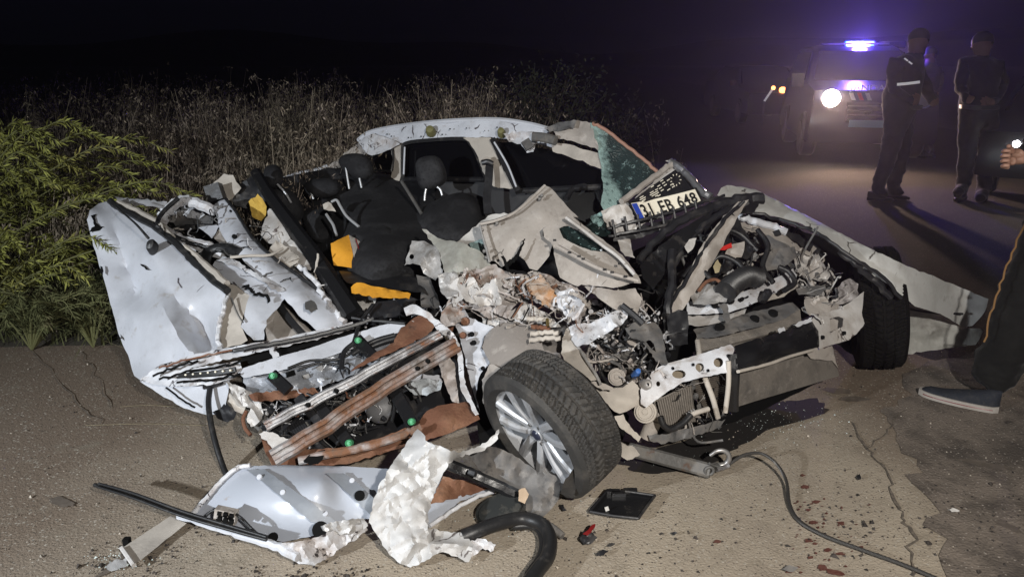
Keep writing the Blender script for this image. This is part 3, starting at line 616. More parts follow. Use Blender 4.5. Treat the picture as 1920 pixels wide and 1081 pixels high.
for (x, y, lab) in ((1507, 131, 'tiny white light glinting above the far dark car'), (1547, 93, 'tiny white light high up left of the blue lamp')):
    q = P(x, y, 30); t0 = thing('lamp_post', (q[0], q[1], 0), lab, 'light'); V, F = sweep([np.array((q[0], q[1], 0)), q], circ(.03, 8)); obj('post', V, F, M['black'], t0)
    V, F = lathe(q, (0, -1, 0), [(0, .06), (.05, .05), (.06, 0), (.05, -.05)], 10); obj('bulb', V, F, M['tinylamp'], t0)
e = P(1911, 271, 8.6)
rc_ = plain_car(e[0] + .45, e[1] - .25, 1.78, 'dark car at the right edge of the photo with one small white headlight lit', M['carblack'], [(e[0] - .09, e[2], .035, M['headlamp2'], 'headlight'), (e[0] + 1.05, e[2], .035, M['clear'], 'headlight')]); rc_.rotation_euler = (0, 0, -.62)
lamp('far_headlight_beam', 'SPOT', (e[0], e[1] - .06, e[2]), 14, (.95, .97, 1), (e[0] - .6, 2, .1), spot_size=math.radians(110), spot_blend=.9, shadow_soft_size=.04)

# ------------------------------------------------------------------ people
def skin(name, J, E, mats, parent, sub=2, assign=None, label=None, wr=0):
    names = list(J); me = bpy.data.meshes.new(name); me.from_pydata([tuple(J[n][0] - OFF[parent.name]) for n in names], [(names.index(a), names.index(b)) for a, b in E], [])
    o = bpy.data.objects.new(name, me); COL.objects.link(o); o.modifiers.new('skin', 'SKIN'); sv = me.skin_vertices[0].data
    for i, n in enumerate(names):
        rr = J[n][1]; sv[i].radius = rr if isinstance(rr, tuple) else (rr, rr); sv[i].use_root = i == 0
    s = o.modifiers.new('sub', 'SUBSURF'); s.levels = s.render_levels = sub
    bpy.context.view_layer.update(); dg = bpy.context.evaluated_depsgraph_get(); m2 = bpy.data.meshes.new_from_object(o.evaluated_get(dg)); bpy.data.objects.remove(o)
    V = np.array([tuple(v.co) for v in m2.vertices]) + OFF[parent.name]; F = [tuple(p.vertices) for p in m2.polygons]
    if wr:                                    # cloth wrinkles, deepest below the knees and round the elbows
        N = np.array([tuple(v.normal) for v in m2.vertices])
        V = V + N * np.array([wr * (mnoise.noise(Vector((v[0] * 9, v[1] * 9, v[2] * 17))) + .6 * abs(mnoise.noise(Vector((v[0] * 16 + v[2] * 12, v[1] * 16, v[2] * 26)))) - .2) for v in V])[:, None]
    b = obj(name, V, F, mats, parent, smooth=80, label=label)
    if assign:
        for p in b.data.polygons: p.material_index = assign(V[list(p.vertices)].mean(0))
    return b
BE = [('pel', 'sp'), ('sp', 'ch'), ('ch', 'nk'), ('nk', 'hd'), ('hd', 'top'), ('ch', 'sl'), ('sl', 'el'), ('el', 'wl'), ('wl', 'hl'), ('ch', 'sr'), ('sr', 'er'), ('er', 'wr'), ('wr', 'hr'), ('pel', 'pl'), ('pl', 'kl'), ('kl', 'al'), ('al', 'tl'), ('pel', 'pr'), ('pr', 'kr'), ('kr', 'ar'), ('ar', 'tr')]
BR = dict(pel=.165, sp=.155, ch=.17, nk=.062, hd=.095, top=.07, sl=.085, el=.058, wl=.042, hl=.045, sr=.085, er=.058, wr=.042, hr=.045, pl=.115, kl=.082, al=.066, tl=.048, pr=.115, kr=.082, ar=.066, tr=.048)
# shoe lying along the ground, toe to the left
def shoe(heel, toe, t4, mu, ms, stripe=True):
    d = toe - heel; L = np.linalg.norm(d); d /= L; s = np.array((-d[1], d[0], 0)); n = 16; V = []; F = []; V2 = []; F2 = []; m = 10
    for i in range(n):
        t = i / (n - 1); w = .036 + .016 * math.sin(min(1, t * 1.1) * 3.0) ; w *= math.sqrt(max(.03, 1 - max(0, (t - .78) / .22) ** 2)) * math.sqrt(max(.25, 1 - max(0, (.1 - t) / .1) ** 2)); h = .105 - .055 * min(1, max(0, (t - .12) / .6)) ** .8; h *= math.sqrt(max(.25, 1 - max(0, (t - .85) / .15) ** 2)); c = heel + d * L * t
        for j in range(m):
            a = math.pi * j / (m - 1); V.append(c + s * w * math.cos(a) + np.array((0, 0, .028 + (h - .028) * math.sin(a) ** .8)))
        for a, b in ((-1, 0), (-1.05, .03), (1.05, .03), (1, 0)): V2.append(c + s * (w + .004) * a + np.array((0, 0, .003 + b)))
        if i:
            F += [((i - 1) * m + j, i * m + j, i * m + j + 1, (i - 1) * m + j + 1) for j in range(m - 1)]; F2 += [((i - 1) * 4 + j, i * 4 + j, i * 4 + (j + 1) % 4, (i - 1) * 4 + (j + 1) % 4) for j in range(4)]
    F += [tuple(range(m)), tuple(range((n - 1) * m, n * m))]; F2 += [(0, 1, 2, 3), tuple(range(4 * n - 4, 4 * n))]
    so = obj('shoe', V, F, mu, t4, smooth=60); obj('sole', V2, F2, ms, so)
    if not stripe: return
    a = [v + d * 0 - s * .006 for v in V2]; st = MB()
    c0 = [heel + d * L * t for t in np.linspace(.05, .93, 12)]; pth = [V2[i * 4 + 1] * .5 + V2[i * 4] * .5 for i in range(1, 15)]; pt2 = [V2[i * 4 + 2] * .5 + V2[i * 4 + 3] * .5 for i in range(1, 15)]
    for p_ in (pth, pt2): v, f = sweep(p_, circ(.0022, 6)); st.add(v, f)
    st.build('sole_stripe', M['darkred'], so)
def person(px, depth, label, pts, fz=None, mats=None, fat=1.0):
    # pts: joint -> (x, y, depth offset) in picture terms at the person's distance
    J = {k: (P(v[0], v[1], depth + v[2]), BR[k] * fat) for k, v in pts.items()}
    g = min(J['al'][0][2], J['ar'][0][2]); root = np.array((J['pel'][0][0], J['pel'][0][1], 0)); t0 = thing('person', root, label, 'person')
    hd = J['hd'][0]
    def asg(c):
        if c[2] > J['nk'][0][2] + .02: return 1
        if np.linalg.norm(c - J['hl'][0]) < .075 or np.linalg.norm(c - J['hr'][0]) < .075: return 1
        if c[2] < J['pel'][0][2] + .02: return 2
        return 0
    skin('body', J, BE, mats, t0, assign=asg, sub=3, wr=.016)
    for s in 'lr':                           # shoes
        a, t = J['a' + s][0], J['t' + s][0]; d = t - a; d[2] = 0; d /= np.linalg.norm(d) + 1e-9; z0 = .0
        shoe(np.array((a[0], a[1], 0)) - d * .09, np.array((a[0], a[1], 0)) + d * .2, t0, M['shoe'], M['hole'], False)
    # face and hair
    top = J['top'][0]; up = top - hd; up /= np.linalg.norm(up); V, F = lathe(hd + up * .035, up, [(.112, -.02), (.115, .03), (.10, .075), (.065, .112), (0, .13)], 18); obj('hair', V, F, M['hair'], t0)
    fw = J['tl'][0] + J['tr'][0] - J['al'][0] - J['ar'][0]; fw[2] = 0; fw /= np.linalg.norm(fw) + 1e-9; sd = np.cross(fw, Z3)
    V, F = lathe(hd + fw * .085 - up * .005, fw, [(.014, 0), (.011, .018), (0, .024)], 8); obj('nose', V, F, mats[1], t0)
    for s in (-1, 1): V, F = lathe(hd + sd * s * .088, sd * s, [(.026, 0), (.028, .008), (.018, .014), (0, .012)], 10); obj('ear', V, F, mats[1], t0)
    bt = J['pel'][0] + np.array((0, 0, .07)); V, F = lathe(bt, (0, 0, 1), [(.155 * fat, -.025), (.168 * fat, -.02), (.168 * fat, .02), (.155 * fat, .025)], 24); obj('belt', V, F, M['black'], t0)
    return t0, J
D1 = 9.0
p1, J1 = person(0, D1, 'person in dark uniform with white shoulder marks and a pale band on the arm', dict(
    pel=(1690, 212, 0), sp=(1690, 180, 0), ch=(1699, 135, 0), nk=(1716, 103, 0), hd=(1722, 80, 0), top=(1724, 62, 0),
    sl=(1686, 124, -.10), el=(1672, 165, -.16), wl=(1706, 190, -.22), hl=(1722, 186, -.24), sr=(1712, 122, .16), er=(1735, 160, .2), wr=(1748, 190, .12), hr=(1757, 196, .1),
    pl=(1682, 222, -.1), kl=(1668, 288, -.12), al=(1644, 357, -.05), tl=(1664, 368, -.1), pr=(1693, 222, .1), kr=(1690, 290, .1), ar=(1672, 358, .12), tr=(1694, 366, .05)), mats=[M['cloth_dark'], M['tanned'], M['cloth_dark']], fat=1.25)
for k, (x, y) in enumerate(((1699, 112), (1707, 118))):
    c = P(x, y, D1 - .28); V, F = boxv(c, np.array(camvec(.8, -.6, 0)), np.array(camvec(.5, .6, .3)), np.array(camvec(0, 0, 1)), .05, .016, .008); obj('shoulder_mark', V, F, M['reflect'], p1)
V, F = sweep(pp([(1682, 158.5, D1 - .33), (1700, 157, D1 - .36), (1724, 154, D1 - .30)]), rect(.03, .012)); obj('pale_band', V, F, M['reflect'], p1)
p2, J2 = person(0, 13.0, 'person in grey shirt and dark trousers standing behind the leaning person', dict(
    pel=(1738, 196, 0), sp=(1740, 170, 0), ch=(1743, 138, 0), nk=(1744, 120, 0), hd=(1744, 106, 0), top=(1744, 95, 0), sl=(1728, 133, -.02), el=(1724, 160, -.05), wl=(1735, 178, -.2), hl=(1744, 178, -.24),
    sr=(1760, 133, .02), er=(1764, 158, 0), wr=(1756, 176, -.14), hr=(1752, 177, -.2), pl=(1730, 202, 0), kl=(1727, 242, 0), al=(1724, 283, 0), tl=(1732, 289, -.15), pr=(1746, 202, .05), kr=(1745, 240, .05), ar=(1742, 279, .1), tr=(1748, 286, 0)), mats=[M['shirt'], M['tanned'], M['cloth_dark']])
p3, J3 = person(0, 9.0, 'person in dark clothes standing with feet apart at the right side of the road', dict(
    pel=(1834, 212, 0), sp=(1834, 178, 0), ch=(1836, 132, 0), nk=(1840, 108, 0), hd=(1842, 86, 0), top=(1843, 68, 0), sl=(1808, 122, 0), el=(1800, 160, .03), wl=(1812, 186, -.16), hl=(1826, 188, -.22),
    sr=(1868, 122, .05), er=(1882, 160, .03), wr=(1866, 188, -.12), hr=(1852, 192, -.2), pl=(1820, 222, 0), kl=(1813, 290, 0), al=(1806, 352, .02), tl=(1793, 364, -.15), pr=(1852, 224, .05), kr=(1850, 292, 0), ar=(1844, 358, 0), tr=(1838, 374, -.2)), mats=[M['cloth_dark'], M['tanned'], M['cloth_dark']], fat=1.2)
# the striding person at the right edge: one leg, the fist and part of the body are in view
D4 = 3.55
def q4(x, y, o=0): return P(x, y, D4 + o)
J4 = dict(pel=(q4(2050, 285, .18), .17), sp=(q4(2062, 200, .2), .165), ch=(q4(2066, 60, .2), .18), nk=(q4(2064, -50, .2), .065), hd=(q4(2058, -115, .18), .10), top=(q4(2056, -170, .18), .075),
    sl=(q4(1992, 40, .0), .085), el=(q4(1985, 210, -.05), .062), wl=(q4(1918, 292, -.12), .045), hl=(q4(1898, 298, -.14), .042),
    sr=(q4(2140, 50, .3), .085), er=(q4(2180, 200, .3), .06), wr=(q4(2150, 320, .2), .042), hr=(q4(2140, 360, .15), .045),
    pl=(q4(2010, 330, .06), .125), kl=(q4(1938, 520, -.02), .122), al=(q4(1872, 690, .08), .108), tl=(q4(1848, 730, .1), .092), pr=(q4(2085, 330, .3), .125), kr=(q4(2080, 520, .35), .1), ar=(q4(2100, 680, .45), .08), tr=(q4(2085, 700, .4), .05))
t4 = thing('person', (J4['pel'][0][0], J4['pel'][0][1], 0), 'person in dark trousers and navy canvas shoe striding at the right edge of the photo', 'person')
def asg4(c): return 1 if c[2] > J4['nk'][0][2] + .02 or np.linalg.norm(c - J4['hl'][0]) < .05 else 0
skin('body', J4, BE, [M['trouser'], M['skin']], t4, assign=asg4, sub=4, wr=.02)
hd = J4['hd'][0]; V, F = lathe(hd + np.array((0, 0, .035)), (0, 0, 1), [(.115, -.03), (.118, .03), (.10, .08), (.065, .12), (0, .14)], 18); obj('hair', V, F, M['hair'], t4)
# closed hand: palm block with four bent fingers and a thumb
hc = q4(1884, 300, -.16); ex = np.array(camvec(-1, .1, .1)); ey = np.array(camvec(.1, 1, 0)); ez = np.array(camvec(0, 0, 1))
HJ = {'w': (hc - ex * .05, (.030, .024)), 'p': (hc - ex * .012, (.036, .026))}; HE = [('w', 'p')]
skin('palm', HJ, HE, [M['skin']], t4)
for i in range(4):
    yy = (.030 - .021 * i); L = (.92, 1.0, .95, .8)[i]; b0 = hc + ey * yy; FJ = {'a': (b0 - ex * .015 + ez * .012, .0098), 'b': (b0 + ex * .028 * L + ez * .018, .0092), 'c': (b0 + ex * .034 * L + ez * .040, .0086), 'd': (b0 + ex * .006 + ez * .047, .0088)}
    skin('finger', FJ, [('a', 'b'), ('b', 'c'), ('c', 'd')], [M['skin']], t4)
skin('thumb', {'a': (hc - ex * .03 + ey * .03 + ez * .012, .013), 'b': (hc + ex * .002 + ey * .052 + ez * .026, .011), 'c': (hc + ex * .02 + ey * .05 + ez * .045, .0095)}, [('a', 'b'), ('b', 'c')], [M['skin']], t4)
shoe(G(1872, 772), G(1722, 738), t4, M['navy'], M['sole'])

# thin mist added to imitate lens glare around the headlight and the blue lamp
hz = bpy.data.materials.new('night_mist'); hz.use_nodes = True; nt = hz.node_tree; nt.nodes.remove(nt.nodes['Principled BSDF']); pvn = nt.nodes.new('ShaderNodeVolumePrincipled')
pvn.inputs['Color'].default_value = (.9, .88, .92, 1); pvn.inputs['Density'].default_value = .0038; pvn.inputs['Anisotropy'].default_value = .74; nt.links.new(pvn.outputs[0], nt.nodes['Material Output'].inputs['Volume'])
V, F = boxv((0, 185, 5.9), X3, Y3, Z3, 520, 450, 14); obj('haze', V, F, hz, smooth=0, kind='stuff')

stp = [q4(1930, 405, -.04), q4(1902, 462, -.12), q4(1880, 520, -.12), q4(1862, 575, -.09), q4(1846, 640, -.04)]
beam('trouser_piping', stp, bev(.008, .006, .002), mat('orange_piping', (.20, .105, .035), .8), t4, wob=.003)  # thin orange strip stands in for warm rim light along the leg
# ------------------------------------------------------------------ the wrecked car
car = thing('wrecked_car', (0.1, 3.3, 0), 'crushed white car torn open with its roof peeled off to the left', 'wrecked car')
A = lambda pts, d: [(x, y, d) for x, y in pts]
def fd(pts, off=0.0): return [(x, y, float(FIELD((x, y))[0]) + off) for x, y in pts]

# --- peeled roof
roof = sheet('roof_panel', [(163,412,4.12),(168,394,4.15),(185,381,4.25),(208,377,4.3),(228,394,4.26),(290,426,4.05),(330,456,3.95),(375,503,3.78),(425,544,3.6),(416,580,3.56),(407,622,3.5),(412,653,3.45),(385,661,3.45),(330,680,3.45),(290,701,3.45),(264,713,3.45),(252,704,3.52),(240,665,3.66),(222,625,3.78),(205,560,3.9),(190,508,3.98),(173,452,4.08)],
    M['white_clean'], car, thick=.012, g=9, jag=.6, cr=(.012, 120, 2), rc=(5, 8, .006), creases=[(214,425,238,500,9,.035),(238,500,258,552,9,.03),(264,497,325,610,9,-.022),(325,610,372,690,9,-.025),(266,497,340,570,7,.02),(340,570,408,640,12,.022),(226,470,300,590,14,-.012),(255,545,232,610,10,.02)], ctrl=[(240,490,4.02),(262,545,3.9),(300,545,3.74),(330,600,3.56),(368,650,3.44),(290,480,3.86),(370,600,3.66),(385,635,3.64),(340,520,3.76),(300,650,3.52),(205,440,4.08),(250,590,3.72),(225,540,3.94),(392,560,3.62)], smooth=28)
def on_roof(pts, off=-.008):
    T = TPS([(163,412,4.12),(208,377,4.3),(290,426,4.05),(375,503,3.78),(425,544,3.6),(407,622,3.5),(412,653,3.45),(330,680,3.45),(264,713,3.45),(222,625,3.78),(190,508,3.98),(173,452,4.08),(240,490,4.02),(262,545,3.9),(300,545,3.74),(330,600,3.56),(368,650,3.44),(290,480,3.86),(370,600,3.66),(385,635,3.64),(340,520,3.76)], 1e-3)
    return [(x, y, float(T((x, y))[0]) + off) for x, y in pts]
sheet('bare_patch', on_roof([(170,403),(179,401),(180,417),(203,430),(190,431),(176,434),(166,436),(177,424)], -.02), M['hole'], roof, thick=.002, g=5, jag=1.2)
sheet('bare_patch', on_roof([(188,498),(192,500),(193,516),(188,512)], -.03), M['hole'], roof, thick=.002, g=4, jag=.6)
sheet('bare_patch', on_roof([(262,495),(270,497),(281,507),(274,505)], -.02), M['hole'], roof, thick=.002, g=4, jag=.8)
sheet('bare_patch', on_roof([(220,626),(227,633),(226,639),(219,634)], -.03), M['hole'], roof, thick=.002, g=4, jag=.6)
beam('roof_seal', [P(x, y, d) for x, y, d in on_roof([(206,377),(228,392),(262,410),(295,428),(330,456),(352,478),(375,502),(400,524),(428,546)], -.02)], bev(.034, .03, .008), M['hose'], roof, wob=.002)
beam('roof_trim', [P(x, y, d) for x, y, d in on_roof([(222,380),(258,396),(300,420),(322,444)], -.01)], bev(.03, .03, .008), M['beige'], roof, wob=.002)
beam('roof_trim', [P(x, y, d) for x, y, d in on_roof([(345,462),(380,490),(425,532)], -.015)], bev(.03, .03, .008), M['beige'], roof, wob=.002)
sheet('roof_flange', [(214,367,4.38),(232,372,4.4),(270,374,4.4),(314,378,4.4),(308,393,4.34),(280,386,4.33),(240,384,4.33),(222,382,4.33)], M['white_torn'], car, thick=.006, g=6, cr=(.02, 40))
sheet('roof_flange', [(262,714,3.45),(300,720,3.42),(350,719,3.36),(430,712,3.25),(428,735,3.24),(420,772,3.22),(390,778,3.28),(345,765,3.36),(300,739,3.42)], M['white_clean'], car, thick=.008, g=8, cr=(.012, 60), jag=.8)
beam('seam', pp([(311,726,3.36),(340,748,3.32),(365,763,3.27)]), rect(.008, .006), M['hole'], car, wob=.001)
V, F = lathe(P(284, 461, 3.84), camvec(.1, .25, 1), [(0, .028), (.016, .024), (.022, .008), (.024, -.03)], 20, )
V = np.array(V); c = np.array(P(284, 461, 3.84)); up = np.array(camvec(.25, 1, 0)); V = c + (V - c) + up * ((V - c) @ up)[:, None] * .45
ant = obj('antenna', V, F, M['hose'], roof)
tube('antenna_mast', pp([(279,447,3.8),(255,420,3.82),(232,400,3.9),(208,378,4.06)]), .0045, M['hose'], roof, n=6, taper=(1.5, .55))

# --- frame of the rear screen, quarter panel and pillars
beam('window_frame', pp([(300,424,4.1),(306,408,4.12),(318,393,4.15),(338,376,4.2),(370,382,4.25),(405,396,4.25)]), bev(.055, .05, .015), M['white_torn'], car, wob=.004)
beam('window_frame', pp([(302,428,4.05),(332,449,4.0),(375,460,3.98),(418,476,3.95)]), bev(.06, .05, .015), M['white_torn'], car, wob=.004)
beam('window_seal', pp([(294,420,4.02),(300,405,4.06),(314,389,4.1),(334,372,4.14)]), bev(.022, .03, .006), M['hose'], car)
beam('window_seal', pp([(296,424,4.0),(330,443,3.96),(360,455,3.95),(395,464,3.94),(420,470,3.93)]), bev(.02, .03, .006), M['hose'], car, wob=.003)
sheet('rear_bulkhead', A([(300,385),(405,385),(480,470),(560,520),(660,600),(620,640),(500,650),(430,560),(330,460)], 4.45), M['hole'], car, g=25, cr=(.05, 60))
sheet('torn_lining', fd([(318,398),(345,388),(372,395),(400,408),(395,430),(360,428),(330,425),(316,415)], .06), M['grey'], car, g=7, cr=(.07, 22), jag=1.5)
sheet('torn_lining', fd([(345,395),(362,388),(384,402),(372,412),(352,408)], .03), M['white_torn'], car, g=6, cr=(.05, 18), jag=1.5)
sheet('torn_lining', fd([(372,427),(398,422),(412,424),(402,440),(397,447),(384,436)], -.02), M['white_clean'], car, g=6, cr=(.02, 30))
sheet('torn_lining', fd([(400,445),(412,428),(432,440),(440,465),(420,462)], .0), M['dusty'], car, g=6, cr=(.05, 22))
beam('dark_rail', fp([(330,430),(360,425),(400,424),(430,440),(470,468)], .03), bev(.03, .03, .006), M['hose'], car, wob=.004)
tube('wheel_arch_seal', fp([(384,492),(388,476),(402,468),(424,466),(448,474)], -.06), .028, M['hose'], car)
pil = sheet('centre_pillar', fd([(401,383),(412,376),(423,373),(443,400),(458,424),(473,447),(510,483),(560,520),(610,556),(664,599),(640,613),(598,623),(560,590),(520,545),(480,510),(440,473),(424,452),(413,433)], -.04), M['white'], car, thick=.03, g=9, jag=.8, cr=(.02, 90, 2), ctrl=[(450,440,-.11),(500,500,-.11),(560,555,-.11),(620,595,-.10)])
for (x, y, s) in ((439,443,4.5), (463,500,2.5), (432,395,2.2)): V, F = lathe(P(x, y, float(FIELD((x, y))[0]) - .115), camvec(0, .2, 1), [(0, .004), (s * .0026, .003), (s * .0028, -.01)], 12); obj('bolt_hole', V, F, M['hole'], pil)
sheet('latch_recess', fd([(572,566),(583,562),(594,572),(596,580),(584,586),(572,580)], -.17), M['steel_dark'], pil, g=5, thick=.01)
beam('pillar_edge', fp([(424,373),(445,400),(475,446),(512,481),(562,518),(612,554),(664,597)], -.06), bev(.016, .03, .004), M['hose'], pil, wob=.002)
beam('door_rail', fp([(432,482),(470,479),(505,478),(530,466)], -.10), bev(.014, .02, .004), M['beige'], car)
sheet('quarter_panel', fd([(399,498),(418,479),(436,484),(476,512),(505,529),(521,537),(538,552),(520,579),(499,600),(495,637),(476,637),(451,612),(460,580),(468,554),(446,536),(426,525)], -.04), M['white'], car, thick=.012, g=8, jag=1, cr=(.03, 60, 2))
beam('panel_tear', fp([(462,533),(470,545),(480,550),(492,549),(504,562)], -.09), rect(.014, .006), M['hole'], car, wob=.006)
sheet('inner_panel', fd([(428,533),(451,532),(468,554),(458,585),(451,608),(464,637),(451,646),(418,651),(411,625),(415,600),(422,566)], -.02), M['beige'], car, thick=.01, g=8, cr=(.03, 50, 2), jag=.8)
beam('panel_edge', fp([(427,548),(420,575),(413,600),(409,625),(413,652)], -.05), bev(.02, .03, .005), M['white_torn'], car, wob=.003)
beam('inner_seam', fp([(434,558),(446,588),(456,604)], -.05), rect(.006, .006), M['steel_dark'], car)
sheet('torn_flange', fd([(405,488),(432,482),(470,505),(510,530),(535,545),(520,548),(480,520),(440,498)], -.08), M['white_torn'], car, thick=.006, g=6, cr=(.03, 24), jag=1.2)
sheet('sill_inner', fd([(500,600),(525,560),(560,598),(590,628),(560,640),(520,648),(500,640)], .10), M['dusty'], car, g=9, cr=(.04, 40))
beam('sill_strip', fp([(520,565),(545,600),(572,630)], .03), bev(.03, .02, .005), M['hose'], car)
bb_ = beam('door_pillar_trim', pp([(479,322,4.45),(505,365,4.3),(545,420,4.1),(590,480,3.92),(630,540,3.75),(664,592,3.62)]), bev(.085, .06, .02), M['gloss'], car, taper=(.7, 1.15))
sheet('torn_airbag', fd([(488,440),(497,410),(505,390),(515,393),(535,430),(560,465),(588,497),(582,507),(545,492),(530,470),(505,456)], -.03), M['white_dirty'], car, g=7, cr=(.07, 34), jag=1.2)
sheet('torn_airbag', fd([(497,478),(508,462),(517,450),(540,463),(562,483),(556,498),(543,502),(520,492)], -.07), M['beige'], car, g=6, cr=(.06, 26), jag=1)
sheet('torn_lining', fd([(540,500),(556,492),(590,520),(598,545),(575,540),(556,522)], -.02), M['grey'], car, g=7, cr=(.07, 24), jag=1)
beam('torn_edge', fp([(560,497),(585,520),(605,548),(632,585),(648,602)], -.08), bev(.022, .02, .005), M['white_torn'], car, wob=.005)
sheet('torn_block', A([(398,345),(420,326),(437,328),(452,352),(441,366),(430,376),(405,365)], 4.5), M['beige'], car, thick=.06, g=6, cr=(.03, 40))
sheet('foam_padding', A([(466,378),(483,363),(492,372),(500,387),(498,405),(490,414),(473,406)], 4.35), M['ochre'], car, thick=.05, g=6, cr=(.04, 18))
sheet('dark_lining', A([(425,360),(470,330),(500,335),(520,380),(560,440),(520,430),(480,395),(440,385)], 4.52), M['black'], car, g=10, cr=(.06, 30))
V, F = boxv(P(404, 362, 4.42), camvec(.9, .3, 0), camvec(-.3, .9, 0), camvec(0, 0, 1), .09, .10, .07); obj('dark_block', V, F, M['black'], car)

# --- cabin
sheet('cabin_floor', A([(440,360),(530,332),(610,316),(690,320),(740,330),(1140,345),(1180,400),(1150,500),(1000,560),(850,600),(700,600),(640,580),(560,480)], 5.1), M['fabric'], car, g=22, cr=(.05, 90), ctrl=[(800,540,4.2),(700,560,4.05),(600,480,4.5),(640,580,3.95)])
sheet('rear_shelf', [(530,336,5.4),(612,315,5.5),(650,320,5.4),(700,330,5.25),(700,380,5.0),(560,400,4.9)], M['black'], car, g=14)
rt = sheet('rear_pillar', [(612,313,5.55),(640,292,5.5),(672,267,5.45),(686,287,5.4),(672,305,5.4),(655,319,5.4),(636,315,5.5)], M['dusty'], car, g=7)
beam('rear_edge', pp([(530,336,5.4),(560,326,5.48),(590,320,5.52),(614,312,5.55)]), bev(.03, .03, .008), M['white_clean'], car)
def seat(label, backs, d, t, head=None, hd=None, posts=(), cr=None):
    s = pillow('seat', backs, M['fabric'], car, d, t, g=9, label=label, cr=cr, rad=26)
    if head: h = pillow('headrest', head, M['fabric'], s, hd, .16, g=7, rad=16)
    for q in posts: tube('headrest_post', pp(q), .0065, M['chrome'], s, n=8, sm=4)
    return s
seat('rear seat back by the far quarter window', [(640,362),(690,345),(742,340),(762,380),(770,425),(700,432),(655,420)], [(640,362,4.95),(742,340,5.05),(770,425,4.7),(655,420,4.65)], .22, [(632,296),(655,286),(692,290),(703,325),(690,336),(668,337),(640,318)], 4.78, [[(648,310,4.74),(651,330,4.74),(655,354,4.74)], [(674,334,4.74),(678,352,4.74)]])
seat('rear middle seat with a broad low headrest', [(560,395),(600,385),(640,388),(655,425),(630,455),(585,455)], [(560,395,4.85),(655,425,4.6),(630,455,4.5),(585,455,4.55)], .22, [(566,345),(590,333),(635,335),(643,360),(615,372),(580,370)], 4.8, [[(582,353,4.76),(584,363,4.76),(588,373,4.76)]])
seat(None, [(500,352),(545,350),(575,395),(560,420),(520,405)], 4.75, .22, [(490,318),(512,305),(532,318),(530,352),(502,355)], 4.7, [[(520,345,4.62),(535,362,4.62),(546,380,4.62)]])
seat('front passenger seat with tall headrest', [(776,408),(790,388),(845,362),(878,360),(905,380),(914,430),(905,452),(860,462),(820,455),(790,440)], [(776,408,4.45),(878,360,4.6),(914,430,4.4),(820,455,4.25)], .26, [(778,300),(800,291),(825,293),(838,322),(838,343),(812,356),(788,356),(780,330)], 4.42, [[(799,354,4.38),(797,364,4.38),(796,376,4.38)], [(820,350,4.4),(826,356,4.4),(829,366,4.4)]])
drv = seat('driver seat back pushed over towards the middle', [(648,440),(672,428),(712,418),(740,428),(768,462),(774,490),(772,514),(730,520),(690,516),(682,480)], [(648,440,4.15),(712,418,4.25),(774,490,3.98),(690,516,3.85)], .22)
sheet('seat_airbag', [(620,456,3.95),(638,447,4.0),(654,440,4.05),(661,470,3.95),(668,504,3.85),(645,500,3.86),(626,497,3.88),(622,476,3.92)], M['yellow'], drv, thick=.03, g=6, bumps=[(648,470,22,-.05)], jag=.5)
sheet('seat_side', [(654,440,4.04),(668,447,4.02),(680,458,4.0),(685,482,3.95),(681,506,3.86),(668,504,3.84),(661,470,3.92)], M['beige'], drv, thick=.03, g=6, bumps=[(672,475,14,-.03)], jag=.3)
tube('seat_seam', pp([(667,448,3.96),(673,470,3.92),(670,500,3.83)]), .003, M['darkred'], drv, n=5)
tube('seat_bracket', pp([(612,402,4.35),(618,411,4.3),(625,422,4.26),(631,441,4.22)]), .008, M['chrome'], car)
tube('seat_bracket', pp([(622,378,4.4),(631,375,4.38),(638,386,4.36),(650,405,4.32),(673,425,4.25)]), .008, M['chrome'], car)
sheet('torn_foam', A([(605,383),(616,378),(624,386),(630,397),(616,395),(607,392)], 4.38), M['beige'], car, g=5, cr=(.03, 14), thick=.03)
tube('seat_belt', pp([(753,340,4.6),(772,370,4.5),(790,400,4.4)]), .01, M['steel_dark'], car)
sheet('seat_base', [(636,508,3.8),(700,510,3.85),(770,513,3.85),(806,532,3.75),(820,562,3.6),(790,548,3.6),(720,540,3.62),(650,530,3.65)], M['black'], car, thick=.03, g=8, cr=(.04, 50))
sheet('seat_base', [(780,515,3.78),(806,520,3.74),(822,560,3.6),(826,580,3.5),(790,575,3.5),(786,540,3.66)], M['grey'], car, thick=.03, g=7, cr=(.05, 30))
sheet('side_airbag', [(658,538,3.62),(669,529,3.64),(710,537,3.62),(770,550,3.58),(767,560,3.54),(712,558,3.54),(660,549,3.58)], M['yellow'], car, thick=.02, g=6, cr=(.02, 30))
sheet('loose_paper', fd([(657,553),(668,550),(680,548),(690,556),(706,558),(704,567),(685,585),(668,596),(662,575)], .03), M['paper'], car, g=6, cr=(.05, 22))
sheet('label_patch', fd([(690,556),(706,558),(705,564),(691,562)], -.03), M['steel_dark'], car, g=5, thick=.001)
sheet('footwell_lining', fd([(640,520),(700,530),(780,560),(830,585),(800,600),(700,610),(668,600)], .12), M['black'], car, g=12, cr=(.06, 40))

